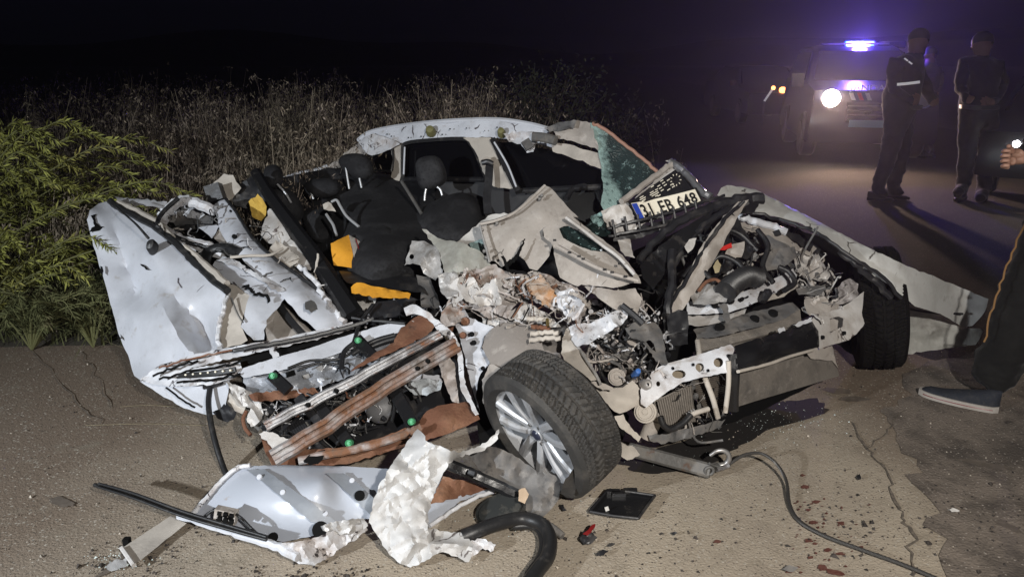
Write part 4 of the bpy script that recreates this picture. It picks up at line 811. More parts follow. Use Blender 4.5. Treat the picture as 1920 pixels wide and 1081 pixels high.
# --- far side of the body: rail, pillars, windows
RD = TPS([(673,262,5.3),(735,245,5.1),(850,228,4.75),(930,226,4.55),(1030,244,4.3),(1128,300,4.0),(760,335,4.95),(915,340,4.5),(975,360,4.35),(1130,350,3.95)], 1e-3)
def rd(pts, off=0): return [(x, y, float(RD((x, y))[0]) + off) for x, y in pts]
rail = sheet('roof_rail', rd([(673,263),(690,251),(720,243),(780,234),(850,228),(930,226),(990,235),(1024,243),(1040,262),(1040,277),(1000,268),(920,257),(870,257),(800,261),(752,268),(735,276),(712,286),(695,291),(680,280)]), M['white'], car, thick=.07, g=8, jag=.7, cr=(.03, 50, 2))
beam('roof_edge', pp(rd([(673,262),(690,250),(720,242),(780,233),(850,227),(930,225),(990,233),(1026,242)], .03)), bev(.03, .05, .01), M['white_clean'], car)
sheet('crumpled_edge', rd([(672,266),(700,250),(735,262),(750,270),(720,285),(697,292),(684,284)], -.05), M['white_torn'], car, thick=.01, g=6, cr=(.07, 26), jag=1)
for (x, y, r0) in ((807,245,9), (940,248,7)):
    V, F = lathe(P(x, y, float(RD((x, y))[0]) - .06), camvec(-.1, .3, 1), [(0, .03), (r0 * .0026, .024), (r0 * .0034, 0), (r0 * .0034, -.03)], 12); obj('roof_clip', V, F, mat('olive_clip', (.16, .15, .06), .7, bump=(.4, 60)) if x == 807 else bpy.data.materials['olive_clip'], rail)
V_ = MB(); rng = np.random.default_rng(3)
for _ in range(14):
    x = rng.uniform(700, 1000); y = 246 + rng.uniform(-8, 16) + (8 if x < 740 or x > 960 else 0); c = P(x, y, float(RD((x, y))[0]) - .045); V_.add(*boxv(c, *np.eye(3), .009 * rng.uniform(.4, 1.3), .01, .006))
V_.build('trim_holes', M['hole'], rail, smooth=0, kind='stuff')
rear_p = sheet('rear_window_pillar', rd([(734,276),(756,267),(757,290),(752,330),(748,342),(733,332),(736,300)], .02), M['beige'], car, thick=.05, g=7)
sheet('quarter_window', rd([(697,293),(716,284),(735,277),(737,300),(734,319),(706,318)], .03), M['pane'], car, g=9, thick=.005)
beam('window_seal', pp(rd([(697,293),(716,284),(736,277),(738,300),(735,320),(704,319)], .0)), rect(.012, .02), M['hose'], car, sm=0)
sheet('door_window', rd([(756,340),(755,285),(760,268),(800,262),(868,259),(880,266),(892,285),(913,338)], .05), M['pane'], car, g=14, thick=.005)
beam('window_seal', pp(rd([(755,340),(755,285),(760,269),(800,263),(868,260),(882,270),(892,286),(912,336)], .0)), rect(.022, .02), M['hose'], car, sm=3)
tube('window_strip', pp(rd([(759,276),(758,300),(757,327)], -.02)), .006, M['white_clean'], car)
bpil = sheet('door_pillar', rd([(868,259),(920,258),(922,272),(935,300),(950,328),(970,352),(955,354),(924,350),(912,336),(893,288),(880,266)], -.02), M['beige'], car, thick=.06, g=8, bumps=[(915,300,22,-.04)])
V, F = lathe(P(913, 305, 4.42), camvec(.2, .2, 1), [(0, .02), (.03, .016), (.036, -.02)], 14); obj('belt_anchor', V, F, M['beige'], bpil)
beam('belt_strap', pp([(918,308,4.4),(916,340,4.36),(913,370,4.33),(915,400,4.3)]), rect(.045, .004), M['fabric'], bpil)
beam('belt_anchor_cover', pp([(904,305,4.38),(914,303,4.37),(924,307,4.37)]), bev(.03, .03, .01), M['black'], bpil)
sheet('door_window', rd([(926,264),(960,266),(1040,281),(1125,318),(1134,352),(1050,358),(975,362),(950,328)], .05), M['pane'], car, g=16, thick=.005)
beam('window_seal', pp(rd([(924,262),(934,282),(948,312),(972,360)], -.03)), rect(.035, .03), M['hose'], car, sm=3)
tube('window_strip', pp(rd([(927,267),(938,285),(953,312),(968,350)], -.06)), .006, M['white_clean'], car)
sheet('door_trim', rd([(756,338),(840,338),(912,337),(975,358),(1050,355),(1134,350),(1150,420),(1060,470),(900,470),(790,440),(755,400)], .1), mat('door_trim_plastic', (.028, .028, .03), .7, 0, [('noise', (.05, .05, .052), 5, .5, .7)]), car, g=16, cr=(.02, 120, 2))
beam('door_top_edge', pp(rd([(756,336),(840,336),(912,337)], .03)), bev(.03, .05, .01), M['black'], car)
beam('door_top_edge', pp(rd([(975,358),(1050,354),(1132,350)], .03)), bev(.03, .05, .01), M['black'], car)
tube('steering_wheel', pp([(1062,372,4.05),(1075,354,4.1),(1100,349,4.1),(1122,358,4.05),(1128,378,3.98)]), .016, M['black'], car)
sheet('dashboard', [(1050,370,4.1),(1090,355,4.15),(1140,352,4.0),(1150,400,3.85),(1130,430,3.8),(1080,410,3.9)], mat('dashboard_plastic', (.04, .042, .044), .7, bump=(.2, 40)), car, g=10, cr=(.04, 40))
ap = sheet('windscreen_pillar', rd([(1034,268),(1060,270),(1127,288),(1130,318),(1100,306),(1037,284)], -.06), M['beige'], car, thick=.06, g=8, cr=(.015, 80, 2), bumps=[(1080,287,30,-.03)])
sheet('torn_roof_lining', rd([(1036,236),(1060,231),(1083,225),(1108,231),(1114,250),(1122,282),(1085,268),(1042,258)], -.1), M['dusty'], car, thick=.008, g=7, cr=(.09, 34), jag=1.3)
sheet('torn_roof_edge', rd([(1024,238),(1050,228),(1082,226),(1076,240),(1050,246),(1030,248)], -.13), M['grey'], car, thick=.006, g=6, cr=(.06, 24), jag=1.4)
sheet('torn_wiring', rd([(944,250),(975,246),(1000,249),(1035,253),(1040,266),(1004,270),(1000,284),(988,287),(976,270),(950,262)], -.12), M['white_torn'], car, thick=.008, g=5, cr=(.07, 18), jag=1.4)
V, F = boxv(P(989, 271, 4.2), camvec(.8, .5, 0), camvec(-.5, .8, 0), camvec(0, 0, 1), .05, .055, .03); obj('roof_switch', V, F, M['black'], car)
beam('roof_bracket', pp(rd([(1000,256),(1020,258),(1042,264)], -.16)), bev(.05, .03, .008), M['steel_dark'], car)

# --- windscreen
ws = sheet('windscreen', [(1107,230,4.0),(1133,243,4.0),(1170,270,3.98),(1212,303,3.95),(1233,323,3.95),(1217,337,3.9),(1183,357,3.85),(1165,377,3.8),(1143,393,3.74),(1133,396,3.72),(1126,383,3.72),(1131,350,3.8),(1128,318,3.88),(1120,277,3.95)], M['teal'], car, thick=.008, g=7, cr=(.012, 40), jag=1.2, bumps=[(1150,320,40,.05)],
    attr=lambda x, y: max(0, 1.0 - abs((x - 1112) - (y - 230) * .16) / 45) + max(0, .9 - math.hypot(x - 1142, y - 372) / 42))
beam('windscreen_edge', pp([(1110,230,4.0),(1135,243,4.0),(1170,269,3.98),(1212,302,3.95),(1236,325,3.94)]), bev(.017, .03, .005), mat('orange_sealant', (.30, .165, .12), .7, bump=(.2, 40)), car, wob=.002)  # orange tint puts the police lamp's light into the edge colour
sheet('glass_shreds', [(1095,425,3.72),(1118,405,3.72),(1140,408,3.7),(1155,425,3.66),(1140,445,3.64),(1110,440,3.66)], M['shard'], car, g=6, cr=(.05, 14), jag=1.4)
sheet('glass_shreds', [(1108,405,3.76),(1125,398,3.74),(1140,408,3.7),(1128,424,3.68),(1112,420,3.7)], mat('pale_glass_crumbs', (.3, .45, .44), .6, bump=(.8, 90)), car, g=5, cr=(.05, 9), jag=1.4)
sheet('deployed_airbag', [(855,455,3.8),(875,438,3.85),(915,405,3.95),(945,398,3.95),(960,405,3.9),(920,440,3.8),(905,470,3.72),(880,470,3.72)], M['paper'], car, g=7, cr=(.05, 40))
sheet('glass_shreds', [(880,455,3.74),(905,448,3.73),(915,470,3.7),(890,474,3.7)], mat('grey_green_glass', (.22, .30, .29), .4, bump=(.6, 60)), car, g=5, cr=(.03, 12))

# --- folded-up bumper skin with plate and grille
bmp = sheet('bumper_skin', [(1127,396,3.72),(1150,385,3.74),(1182,378,3.76),(1262,310,3.96),(1247,301,3.98),(1258,299,3.98),(1270,307,3.97),(1290,323,3.93),(1312,352,3.86),(1336,369,3.82),(1320,373,3.82),(1300,360,3.85),(1317,380,3.8),(1205,420,3.7),(1196,436,3.68),(1142,432,3.68)], M['white_dirty'], car, thick=.012, g=7, cr=(.025, 34), jag=.8)
beam('bumper_lip', pp([(1166,378,3.72),(1200,352,3.8),(1240,322,3.9),(1263,306,3.94)]), bev(.03, .03, .008), M['dusty'], car, wob=.003)
beam('bumper_lip', pp([(1256,302,3.95),(1270,311,3.92),(1290,328,3.88),(1312,354,3.82),(1334,369,3.78)]), bev(.035, .03, .01), M['car_silver'], car, wob=.002)
mesh_pts = [(1182,378,3.71),(1220,350,3.79),(1266,318,3.9),(1284,334,3.86),(1298,354,3.81),(1250,366,3.77),(1196,383,3.71)]
gm = sheet('mesh_panel', mesh_pts, M['black'], car, g=8, jag=.3)
T_ = TPS(mesh_pts, 1e-3); V_ = MB()
def slot(x, y, w, h, a):
    c, s = math.cos(a), math.sin(a); pts = [(x + u * c - v * s, y + u * s + v * c) for u, v in ((-w, -h), (w, -h), (w, h), (-w, h))]
    V_.add([P(u, v, float(T_((u, v))[0]) - .014) for u, v in pts], [(0, 1, 2, 3)])
rng = np.random.default_rng(4)
for i in range(4):
    for j in range(5):
        if rng.random() < .82: slot(1252 - i * 9 + j * 3.2 - 2, 336 + i * 5.5 + j * 4.2 - 3, 3.2, .9, -.55)
for k in range(9): t = k / 9 * 6.28; slot(1267 + 9 * math.cos(t), 337 + 10 * math.sin(t), 1.6, .8, t)
for k in range(4): slot(1222 + 3.5 * (k % 2), 360 + 4 * k // 2, 4, .8, -.5); slot(1203 + 4 * (k % 2), 369 + 4 * k // 2, 4, .8, -.5); slot(1231, 355 + 4 * k, 3, .8, -.5)
V_.build('mesh_slots', M['plate'], gm, smooth=0, kind='stuff')
# the plate
def plate():
    n = 10; top = [(1183,381),(1243,369.5),(1303,354.5)]; bot = [(1201,416),(1258,400),(1316,380)]; V = []; F = []
    c = lambda a, t: tuple(np.array(a[0]) * (1 - t) * (1 - 2 * t) + np.array(a[1]) * 4 * t * (1 - t) + np.array(a[2]) * t * (2 * t - 1))
    q = lambda t, v: (1 - v) * np.array(c(top, t)) + v * np.array(c(bot, t)); dep = lambda t, v: 3.69 + .12 * t - .02 * v + .015 * math.sin(t * 5)
    def S(name, t0, t1, v0, v1, mt, off, parent, m=12):
        V = []; F = []
        for i in range(m + 1):
            for o in (0, .004 / SCL):
                for v in (v0, v1): t = t0 + (t1 - t0) * i / m; x, y = q(t, v); V.append(P(x, y, dep(t, v) + off + o))
            if i: a = 4 * i - 4; F += [(a, a + 1, a + 5, a + 4), (a + 3, a + 2, a + 6, a + 7), (a + 2, a, a + 4, a + 6), (a + 1, a + 3, a + 7, a + 5)]
        F += [(0, 2, 3, 1), (4 * m, 4 * m + 1, 4 * m + 3, 4 * m + 2)]
        return obj(name, V, F, mt, parent, smooth=30)
    hold = S('plate_holder', -.035, 1.03, -.09, 1.08, M['ink'], .006, car); pl = S('number_plate', 0, 1, 0, 1, M['plate'], 0, car)
    S('blue_band', .005, .085, .03, .97, M['plateblue'], -.004, pl, 3)
    cu = bpy.data.curves.new('t', 'FONT'); cu.body = '31 EB 648'; cu.size = 1; cu.extrude = 0; cu.offset = .022; cu.resolution_u = 3; cu.space_character = 1.12; cu.space_word = 1.1
    o = bpy.data.objects.new('t', cu); COL.objects.link(o); me = bpy.data.meshes.new_from_object(o.evaluated_get(bpy.context.evaluated_depsgraph_get())); bpy.data.objects.remove(o)
    v = np.array([tuple(p.co) for p in me.vertices]); x0, x1, y0, y1 = v[:, 0].min(), v[:, 0].max(), v[:, 1].min(), v[:, 1].max(); F = [tuple(p.vertices) for p in me.polygons]; V = []
    for a in v:
        t = .105 + .86 * (a[0] - x0) / (x1 - x0); w = .87 - .74 * (a[1] - y0) / (y1 - y0); x, y = q(t, w); V.append(P(x, y, dep(t, w) - .006))
    obj('lettering', V, F, M['ink'], pl, smooth=0)
plate()
beam('grille_bar', pp([(1138,428,3.62),(1200,412,3.62),(1260,396,3.66),(1310,380,3.7),(1358,366,3.76)]), bev(.014, .02, .003), M['black'], car, wob=.002)
beam('grille_bar', pp([(1140,442,3.61),(1195,432,3.61),(1250,420,3.64),(1300,404,3.68),(1350,388,3.74)]), bev(.014, .02, .003), M['black'], car, wob=.002)
for i, (x, y) in enumerate(((1148,412),(1171,406),(1195,402),(1218,397),(1240,393),(1262,388),(1283,382),(1303,376))):
    beam('grille_tooth', pp([(x, y, 3.60 + i * .012), (x + 3, y + 14, 3.595 + i * .012), (x + 6, y + 32, 3.6 + i * .012)]), bev(.012, .014, .003), M['black'], car, sm=0)
sheet('grille_plastic', [(1200,424,3.66),(1290,402,3.7),(1356,372,3.78),(1420,362,3.82),(1400,385,3.8),(1330,398,3.74),(1260,425,3.68),(1205,445,3.66),(1150,452,3.66),(1150,444,3.66)], M['black'], car, g=8, cr=(.04, 26), jag=1.2)
sheet('torn_bumper_strip', [(1158,450,3.6),(1182,448,3.6),(1184,465,3.56),(1192,484,3.52),(1172,480,3.53),(1163,470,3.56)], M['white_dirty'], car, g=6, cr=(.03, 22))
sheet('torn_bumper_strip', [(1150,385,3.68),(1178,384,3.69),(1196,418,3.66),(1192,434,3.65),(1160,440,3.64),(1138,425,3.66),(1130,402,3.68)], M['white_dirty'], car, g=6, cr=(.04, 22), jag=1)

# --- long dark strips over the engine
beam('bonnet_hinge_strip', pp([(1428,370,3.74),(1380,376,3.7),(1340,386,3.66),(1300,402,3.6),(1260,424,3.55),(1225,455,3.5),(1198,492,3.44)]), bev(.045, .03, .01), M['black'], car, taper=(1.2, .7), wob=.003)
beam('bonnet_hinge_strip', pp([(1400,380,3.68),(1350,400,3.62),(1310,430,3.55),(1280,470,3.5),(1250,520,3.44)]), bev(.03, .03, .008), M['black'], car, wob=.003)
sheet('bonnet_lining', [(1199,498,3.42),(1235,462,3.46),(1283,426,3.52),(1341,393,3.6),(1318,425,3.55),(1296,446,3.5),(1262,490,3.44),(1225,544,3.36),(1206,522,3.38)], M['gloss'], car, thick=.01, g=8, cr=(.02, 50), jag=.8)
sheet('bonnet_brace', [(1384,378,3.64),(1404,374,3.66),(1372,428,3.55),(1346,476,3.48),(1312,535,3.38),(1276,585,3.3),(1246,608,3.28),(1240,596,3.28),(1250,566,3.32),(1286,520,3.38),(1320,455,3.48),(1356,405,3.58)], M['dusty'], car, thick=.02, g=8, cr=(.03, 34), jag=1, ctrl=[(1330,470,3.42),(1290,540,3.33),(1364,415,3.53)])
beam('bonnet_brace_rib', pp([(1392,378,3.6),(1352,420,3.53),(1318,470,3.45),(1280,535,3.34),(1245,590,3.26)]), bev(.016, .03, .004), M['black'], car, wob=.003)
sheet('torn_rubber', [(1358,386,3.7),(1380,372,3.74),(1400,368,3.76),(1432,366,3.78),(1424,380,3.74),(1415,397,3.7),(1396,400,3.68),(1376,398,3.68)], M['black'], car, g=6, cr=(.05, 18), jag=1.5)
beam('hanging_strut', pp([(1262,470,3.42),(1258,540,3.3),(1252,600,3.24),(1256,655,3.2)]), bev(.035, .03, .01), M['black'], car, wob=.004)
sheet('rubber_flap', [(1250,592,3.2),(1272,580,3.2),(1290,584,3.22),(1290,645,3.16),(1258,650,3.14),(1252,620,3.16)], M['black'], car, g=7, cr=(.03, 30))

# --- engine bay
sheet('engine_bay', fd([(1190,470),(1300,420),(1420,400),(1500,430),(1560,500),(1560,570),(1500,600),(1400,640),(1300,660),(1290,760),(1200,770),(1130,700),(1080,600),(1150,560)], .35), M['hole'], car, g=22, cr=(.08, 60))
def clutter(name, polyg, n, mats, seed, smin, smax, lo=-.02, hi=.28, parent=None):
    r = np.random.default_rng(seed); pa = np.array(polyg, float); mbs = [MB() for _ in mats]; k = 0; x0, y0 = pa.min(0); x1, y1 = pa.max(0)
    while k < n:
        q = np.array([[r.uniform(x0, x1), r.uniform(y0, y1)]])
        if not inside(q, pa)[0]: continue
        k += 1; x, y = q[0]; c = np.array(P(x, y, float(FIELD((x, y))[0]) + r.uniform(lo, hi))); ax = r.normal(0, 1, 3); ax /= np.linalg.norm(ax); b = mbs[r.integers(len(mats))]; s = r.uniform(smin, smax); ty = r.random()
        if ty < .3:
            a, u, v = frame(ax); b.add(*boxv(c, a, u, v, s * 1.5, s * r.uniform(.3, 1), s * r.uniform(.2, .7)))
        elif ty < .62: h = s * r.uniform(.5, 1.6); rr = s * r.uniform(.25, .6); b.add(*lathe(c, ax, [(0, h / 2), (rr * .5, h / 2), (rr * .55, h * .42), (rr, h * .4), (rr, h * .1), (rr * .85, h * .05), (rr * .85, -h * .3), (rr * .4, -h / 2), (0, -h / 2)], 12))
        elif ty < .85:
            p = [c, c + r.normal(0, s, 3), c + r.normal(0, s * 1.6, 3), c + r.normal(0, s * 2.2, 3)]; b.add(*sweep(smooth_path(p, 5), circ(s * r.uniform(.06, .2), 7)))
        else:
            a, u, v = frame(ax); t = [c + a * s * math.cos(w) * r.uniform(.6, 1.3) + u * s * math.sin(w) * r.uniform(.6, 1.3) + v * s * r.normal(0, .15) for w in np.arange(7) / 7 * 6.28]; b.add(np.concatenate((t, np.array(t) + v * .006)), [tuple(range(7)), tuple(range(7, 14))[::-1]] + [(i, (i + 1) % 7, (i + 1) % 7 + 7, i + 7) for i in range(7)])
    for b, mt in zip(mbs, mats):
        if b.n: b.build(name, M[mt], parent or car, smooth=35, kind='stuff')
clutter('engine_parts', [(1290,470),(1400,410),(1490,430),(1540,480),(1500,520),(1420,545),(1300,560),(1270,540)], 190, ['black', 'grey', 'steel_dark', 'black', 'hose', 'dusty'], 61, .018, .05)
clutter('engine_parts', [(1130,600),(1180,590),(1240,640),(1250,690),(1190,720),(1140,700),(1110,660)], 150, ['black', 'steel_dark', 'dusty', 'black', 'crushed'], 62, .014, .04, -.06, .16)
clutter('engine_parts', [(1220,725),(1290,715),(1370,700),(1370,770),(1300,800),(1215,800)], 80, ['black', 'steel_dark', 'grey'], 63, .012, .035, .02, .2)
clutter('torn_shreds', [(1060,610),(1120,590),(1200,570),(1250,600),(1180,620),(1110,650)], 60, ['white_torn', 'crushed', 'grey'], 64, .012, .032, -.05, .08)
clutter('torn_shreds', [(1490,470),(1530,480),(1560,520),(1550,560),(1500,555),(1480,510)], 45, ['white_dirty', 'dusty', 'grey'], 65, .014, .035, -.05, .1)
ft = float
sheet('fluid_tank', [(1358,477,3.56),(1372,458,3.58),(1396,452,3.6),(1395,470,3.58),(1390,482,3.55),(1374,486,3.54)], M['dusty'], car, thick=.05, g=6, bumps=[(1378,470,14,-.03)])
sheet('red_strip', [(1334,464,3.5),(1352,463,3.52),(1371,455,3.55),(1373,464,3.54),(1355,469,3.51),(1338,469,3.5)], M['red'], car, thick=.012, g=4, jag=.3)
sheet('fluid_tank', [(1283,462,3.44),(1292,448,3.48),(1306,446,3.5),(1302,462,3.46),(1290,474,3.42)], M['paper'], car, thick=.03, g=5)
sheet('engine_cover', [(1330,390,3.85),(1380,400,3.85),(1405,450,3.75),(1390,500,3.68),(1340,490,3.68),(1320,440,3.75)], M['black'], car, g=9, cr=(.05, 40))
sheet('engine_cover', [(1428,484,3.6),(1450,466,3.64),(1490,462,3.7),(1496,480,3.68),(1470,500,3.6),(1438,508,3.55)], M['grey'], car, thick=.04, g=7, cr=(.02, 40))
sheet('engine_cover', [(1412,444,3.7),(1440,440,3.74),(1480,460,3.74),(1490,474,3.72),(1450,470,3.68),(1420,456,3.7)], M['grey'], car, thick=.02, g=7, cr=(.03, 30))
pth = smooth_path(pp([(1360,548,3.32),(1378,530,3.38),(1400,518,3.44),(1418,520,3.5)]), 12); V = []; m = 14
mb = MB(); prof = circ(.048, m); v, f = sweep(pth, prof); v = np.array(v); c = np.repeat(np.array(pth), m, 0); k = np.repeat(np.where(np.arange(len(pth)) % 2 == 0, 1.0, .84), m)[:, None]; mb.add(c + (v - c) * k, f); mb.build('intake_hose', M['hose'], car, smooth=30)
sheet('alternator_cover', [(1295,556,3.36),(1305,540,3.4),(1325,530,3.42),(1350,537,3.4),(1364,552,3.36),(1362,566,3.3),(1320,572,3.3),(1300,570,3.32)], M['silver'], car, thick=.05, g=6, cr=(.04, 22), bumps=[(1330,552,20,-.05)])
tube('engine_pipe', pp([(1310,545,3.34),(1325,528,3.36),(1345,525,3.38),(1362,545,3.34)]), .008, M['rust'], car)
for i, q in enumerate([[(1330,500,3.5),(1350,480,3.5),(1380,490,3.48),(1400,510,3.45)], [(1420,430,3.65),(1440,460,3.6),(1430,500,3.55),(1450,530,3.5)], [(1280,520,3.4),(1300,500,3.42),(1320,510,3.42),(1340,530,3.38)], [(1460,500,3.56),(1480,510,3.55),(1490,530,3.52),(1470,545,3.48)], [(1340,440,3.6),(1360,430,3.62),(1390,440,3.62),(1420,470,3.6)]]):
    tube('engine_hose', pp(q), .012, M['hose'], car)
for (x, y, d, r0) in ((1340,505,3.5,.03), (1366,496,3.52,.022), (1437,552,3.45,.02), (1404,468,3.62,.024)): V, F = lathe(P(x, y, d), camvec(.2, .6, .7), [(0, .03), (r0 * .5, .03), (r0 * .6, .02), (r0, .018), (r0, -.04)], 16); obj('engine_cap', V, F, M['black'], car)
sheet('hose_clip', [(1338,500,3.42),(1346,486,3.46),(1352,496,3.44),(1348,510,3.4),(1340,512,3.4)], mat('tan_plastic', (.36, .30, .18), .6), car, thick=.015, g=4)
sheet('torn_bracket', [(1362,512,3.4),(1374,504,3.42),(1384,512,3.42),(1378,528,3.38),(1366,524,3.38)], M['silver'], car, g=4, cr=(.03, 12))
slam = sheet('slam_panel', fd([(1287,566),(1320,560),(1363,557),(1390,548),(1412,541),(1440,528),(1470,513),(1487,503),(1494,515),(1492,530),(1461,545),(1425,564),(1395,576),(1363,586),(1325,589),(1287,590)], -.06), M['white_torn'], car, thick=.02, g=6, cr=(.02, 40), jag=.6, ctrl=[(1340,575,-.05),(1420,555,-.05),(1468,528,-.05)])
for (x, y, s) in ((1341,571,6), (1372,563,6), (1392,560,4), (1430,565,3), (1436,548,3), (1402,556,2)): V, F = lathe(P(x, y, float(FIELD((x, y))[0]) - .12), camvec(.1, .3, 1), [(0, .003), (s * .0021, .003), (s * .0024, -.01)], 14); obj('panel_hole', V, F, M['hole'], slam)
sheet('slam_panel_flange', fd([(1287,592),(1330,591),(1364,589),(1400,578),(1396,588),(1350,604),(1310,612),(1288,608)], -.08), M['white_dirty'], car, thick=.01, g=6, cr=(.03, 30), jag=.8)
sheet('torn_bracket', fd([(1346,572),(1358,566),(1366,578),(1370,598),(1362,606),(1354,594),(1356,584)], -.15), M['grey'], car, g=5, thick=.006)
sheet('slam_panel_box', fd([(1428,545),(1470,524),(1494,514),(1496,535),(1470,556),(1430,566)], -.02), M['beige'], car, thick=.02, g=7, cr=(.02, 30))
sheet('radiator_shroud', fd([(1300,618),(1340,606),(1372,592),(1430,580),(1487,566),(1500,580),(1470,598),(1416,614),(1350,630),(1308,636)], -.06), M['grey'], car, thick=.02, g=8, cr=(.025, 50))
for (x, y) in ((1350,612), (1415,596), (1450,585)): V, F = lathe(P(x, y, float(FIELD((x, y))[0]) - .08), camvec(0, .8, .6), [(0, .002), (.02, .002), (.022, -.01)], 14); obj('shroud_hole', V, F, M['hole'], car)
def ribbed(name, c, n, mt, off, amp=.006, along=0, parent=None, label=None):
    # quad corners TL TR BR BL in picture points, ribs run along the first edge (along=0) or across
    V = []; F = []; N = n * 4; Tq = [np.array(P(x, y, float(FIELD((x, y))[0]) + off)) for x, y in c]; nn = np.cross(Tq[1] - Tq[0], Tq[3] - Tq[0]); nn = nn / np.linalg.norm(nn)
    if nn @ (CAMP - Tq[0]) < 0: nn = -nn
    m = 7
    for i in range(N + 1):
        t = i / N; z = amp * (1 if i % 4 in (0, 1) else -1)
        for j in range(m):
            s = j / (m - 1); u, w = (s, t) if along == 0 else (t, s); p = (Tq[0] * (1 - u) + Tq[1] * u) * (1 - w) + (Tq[3] * (1 - u) + Tq[2] * u) * w
            V.append(p + nn * (z + .004 * mnoise.noise(Vector(p * 18))))
        if i: F += [((i - 1) * m + j, i * m + j, i * m + j + 1, (i - 1) * m + j + 1) for j in range(m - 1)]
    k = len(V); V += [v - nn * .03 for v in Tq]; F += [(k, k + 1, k + 2, k + 3)]
    return obj(name, V, F, mt, parent or car, smooth=20, label=label)
ribbed('intercooler', [(1305,634),(1500,582),(1503,610),(1306,662)], 9, M['radiator'], -.05, .004)
ribbed('radiator', [(1383,700),(1563,655),(1573,704),(1381,762)], 26, M['radiator'], -.02, .0022)
sheet('radiator_mud', fd([(1512,660),(1560,648),(1572,690),(1560,676),(1520,672)], -.05), M['dusty'], car, g=7, cr=(.03, 26))
ribbed('condenser_fins', [(1232,752),(1296,722),(1304,790),(1242,798)], 16, M['radiator'], -.02, .004, 1)
ribbed('condenser_fins', [(1296,712),(1366,700),(1370,772),(1326,782)], 20, mat('dark_fins', (.09, .075, .06), .8, 0, [('noise', (.04, .03, .025), 20, .5, .7)]), .03, .004)
beam('radiator_frame', fp([(1308,640),(1316,690),(1336,745),(1346,782)], -.04), bev(.02, .02, .004), M['beige'], car)
beam('radiator_frame', fp([(1374,664),(1376,700),(1374,740),(1374,768)], -.10), bev(.045, .03, .008), M['gloss'], car, sm=3)
beam('radiator_frame', fp([(1366,676),(1366,720),(1360,772)], -.10), bev(.018, .02, .004), M['beige'], car, sm=3)
bmr = sheet('crash_bar', fd([(1378,648),(1400,640),(1461,622),(1523,602),(1534,620),(1536,650),(1460,674),(1386,694),(1380,680)], -.12), M['gloss'], car, thick=.05, g=8, cr=(.012, 60), ctrl=[(1420,662,-.18),(1480,642,-.18)], jag=.5)
beam('crash_bar_lip', fp([(1384,696),(1440,682),(1480,668),(1530,654)], -.16), bev(.012, .016, .003), M['beige'], car)
sheet('bumper_clip', fd([(1458,618),(1470,612),(1473,620),(1461,625)], -.22), M['white_torn'], car, g=4, thick=.01)
sheet('bumper_clip', fd([(1486,608),(1518,596),(1524,594),(1522,602),(1494,613)], -.2), M['white_torn'], car, g=4, thick=.008, cr=(.01, 12))
brk = sheet('bumper_bracket', fd([(1519,601),(1526,594),(1533,600),(1536,588),(1550,586),(1575,578),(1594,566),(1606,556),(1620,546),(1618,568),(1616,585),(1621,606),(1606,626),(1592,637),(1560,646),(1536,654),(1530,640),(1536,630),(1523,622)], -.1), M['white_dirty'], car, thick=.02, g=6, cr=(.015, 40), jag=.5, holes=[[(1556,597),(1572,593),(1581,596),(1580,612),(1566,618),(1557,624)]])
for (x, y) in ((1543,632), (1583,624)): V, F = boxv(P(x, y, float(FIELD((x, y))[0]) - .12), X3, Y3, Z3, .012, .012, .014); obj('bracket_hole', V, F, M['hole'], brk)
sheet('bracket_backing', fd([(1540,590),(1600,585),(1590,635),(1545,640)], .02), M['dusty'], car, g=8)
sheet('headlight_remnant', fd([(1570,540),(1578,528),(1594,521),(1610,532),(1607,556),(1590,566),(1574,570),(1560,568)], -.08), mat('cloudy_headlight_plastic', (.45, .42, .41), .3, 0, [('noise', (.2, .18, .17), 20, .5, .6)], (.5, 50), alpha=.8), car, g=5, cr=(.05, 20))
sheet('bracket_strip', fd([(1546,566),(1570,568),(1576,580),(1548,590)], -.06), M['dusty'], car, g=6, cr=(.04, 18))
sheet('headlight_housing', fd([(1492,543),(1520,536),(1546,533),(1550,542),(1540,552),(1518,552),(1498,552)], -.1), M['grey'], car, thick=.02, g=6, cr=(.02, 30))
sheet('headlight_housing', fd([(1508,560),(1530,556),(1546,555),(1558,575),(1557,584),(1518,592),(1510,576)], -.1), M['dusty'], car, thick=.02, g=6, cr=(.03, 30))
sheet('inner_wing', fd([(1488,470),(1510,464),(1534,472),(1540,492),(1560,515),(1548,528),(1508,522),(1492,505)], -.04), M['white_dirty'], car, g=5, cr=(.07, 20), jag=1.3)
beam('inner_wing_rail', pp([(1376,404,3.86),(1400,410,3.84),(1440,422,3.84),(1472,434,3.84)]), bev(.035, .03, .008), M['white_clean'], car, wob=.003)
sheet('inner_wing', [(1384,412,3.86),(1470,430,3.86),(1500,450,3.86),(1532,466,3.84),(1520,480,3.8),(1480,466,3.78),(1430,444,3.78),(1390,428,3.82)], M['dusty'], car, g=7, cr=(.05, 30), jag=1)
sheet('inner_wing', [(1466,432,3.84),(1500,440,3.86),(1540,468,3.84),(1530,480,3.82),(1490,452,3.82)], M['black'], car, g=7, cr=(.04, 30))

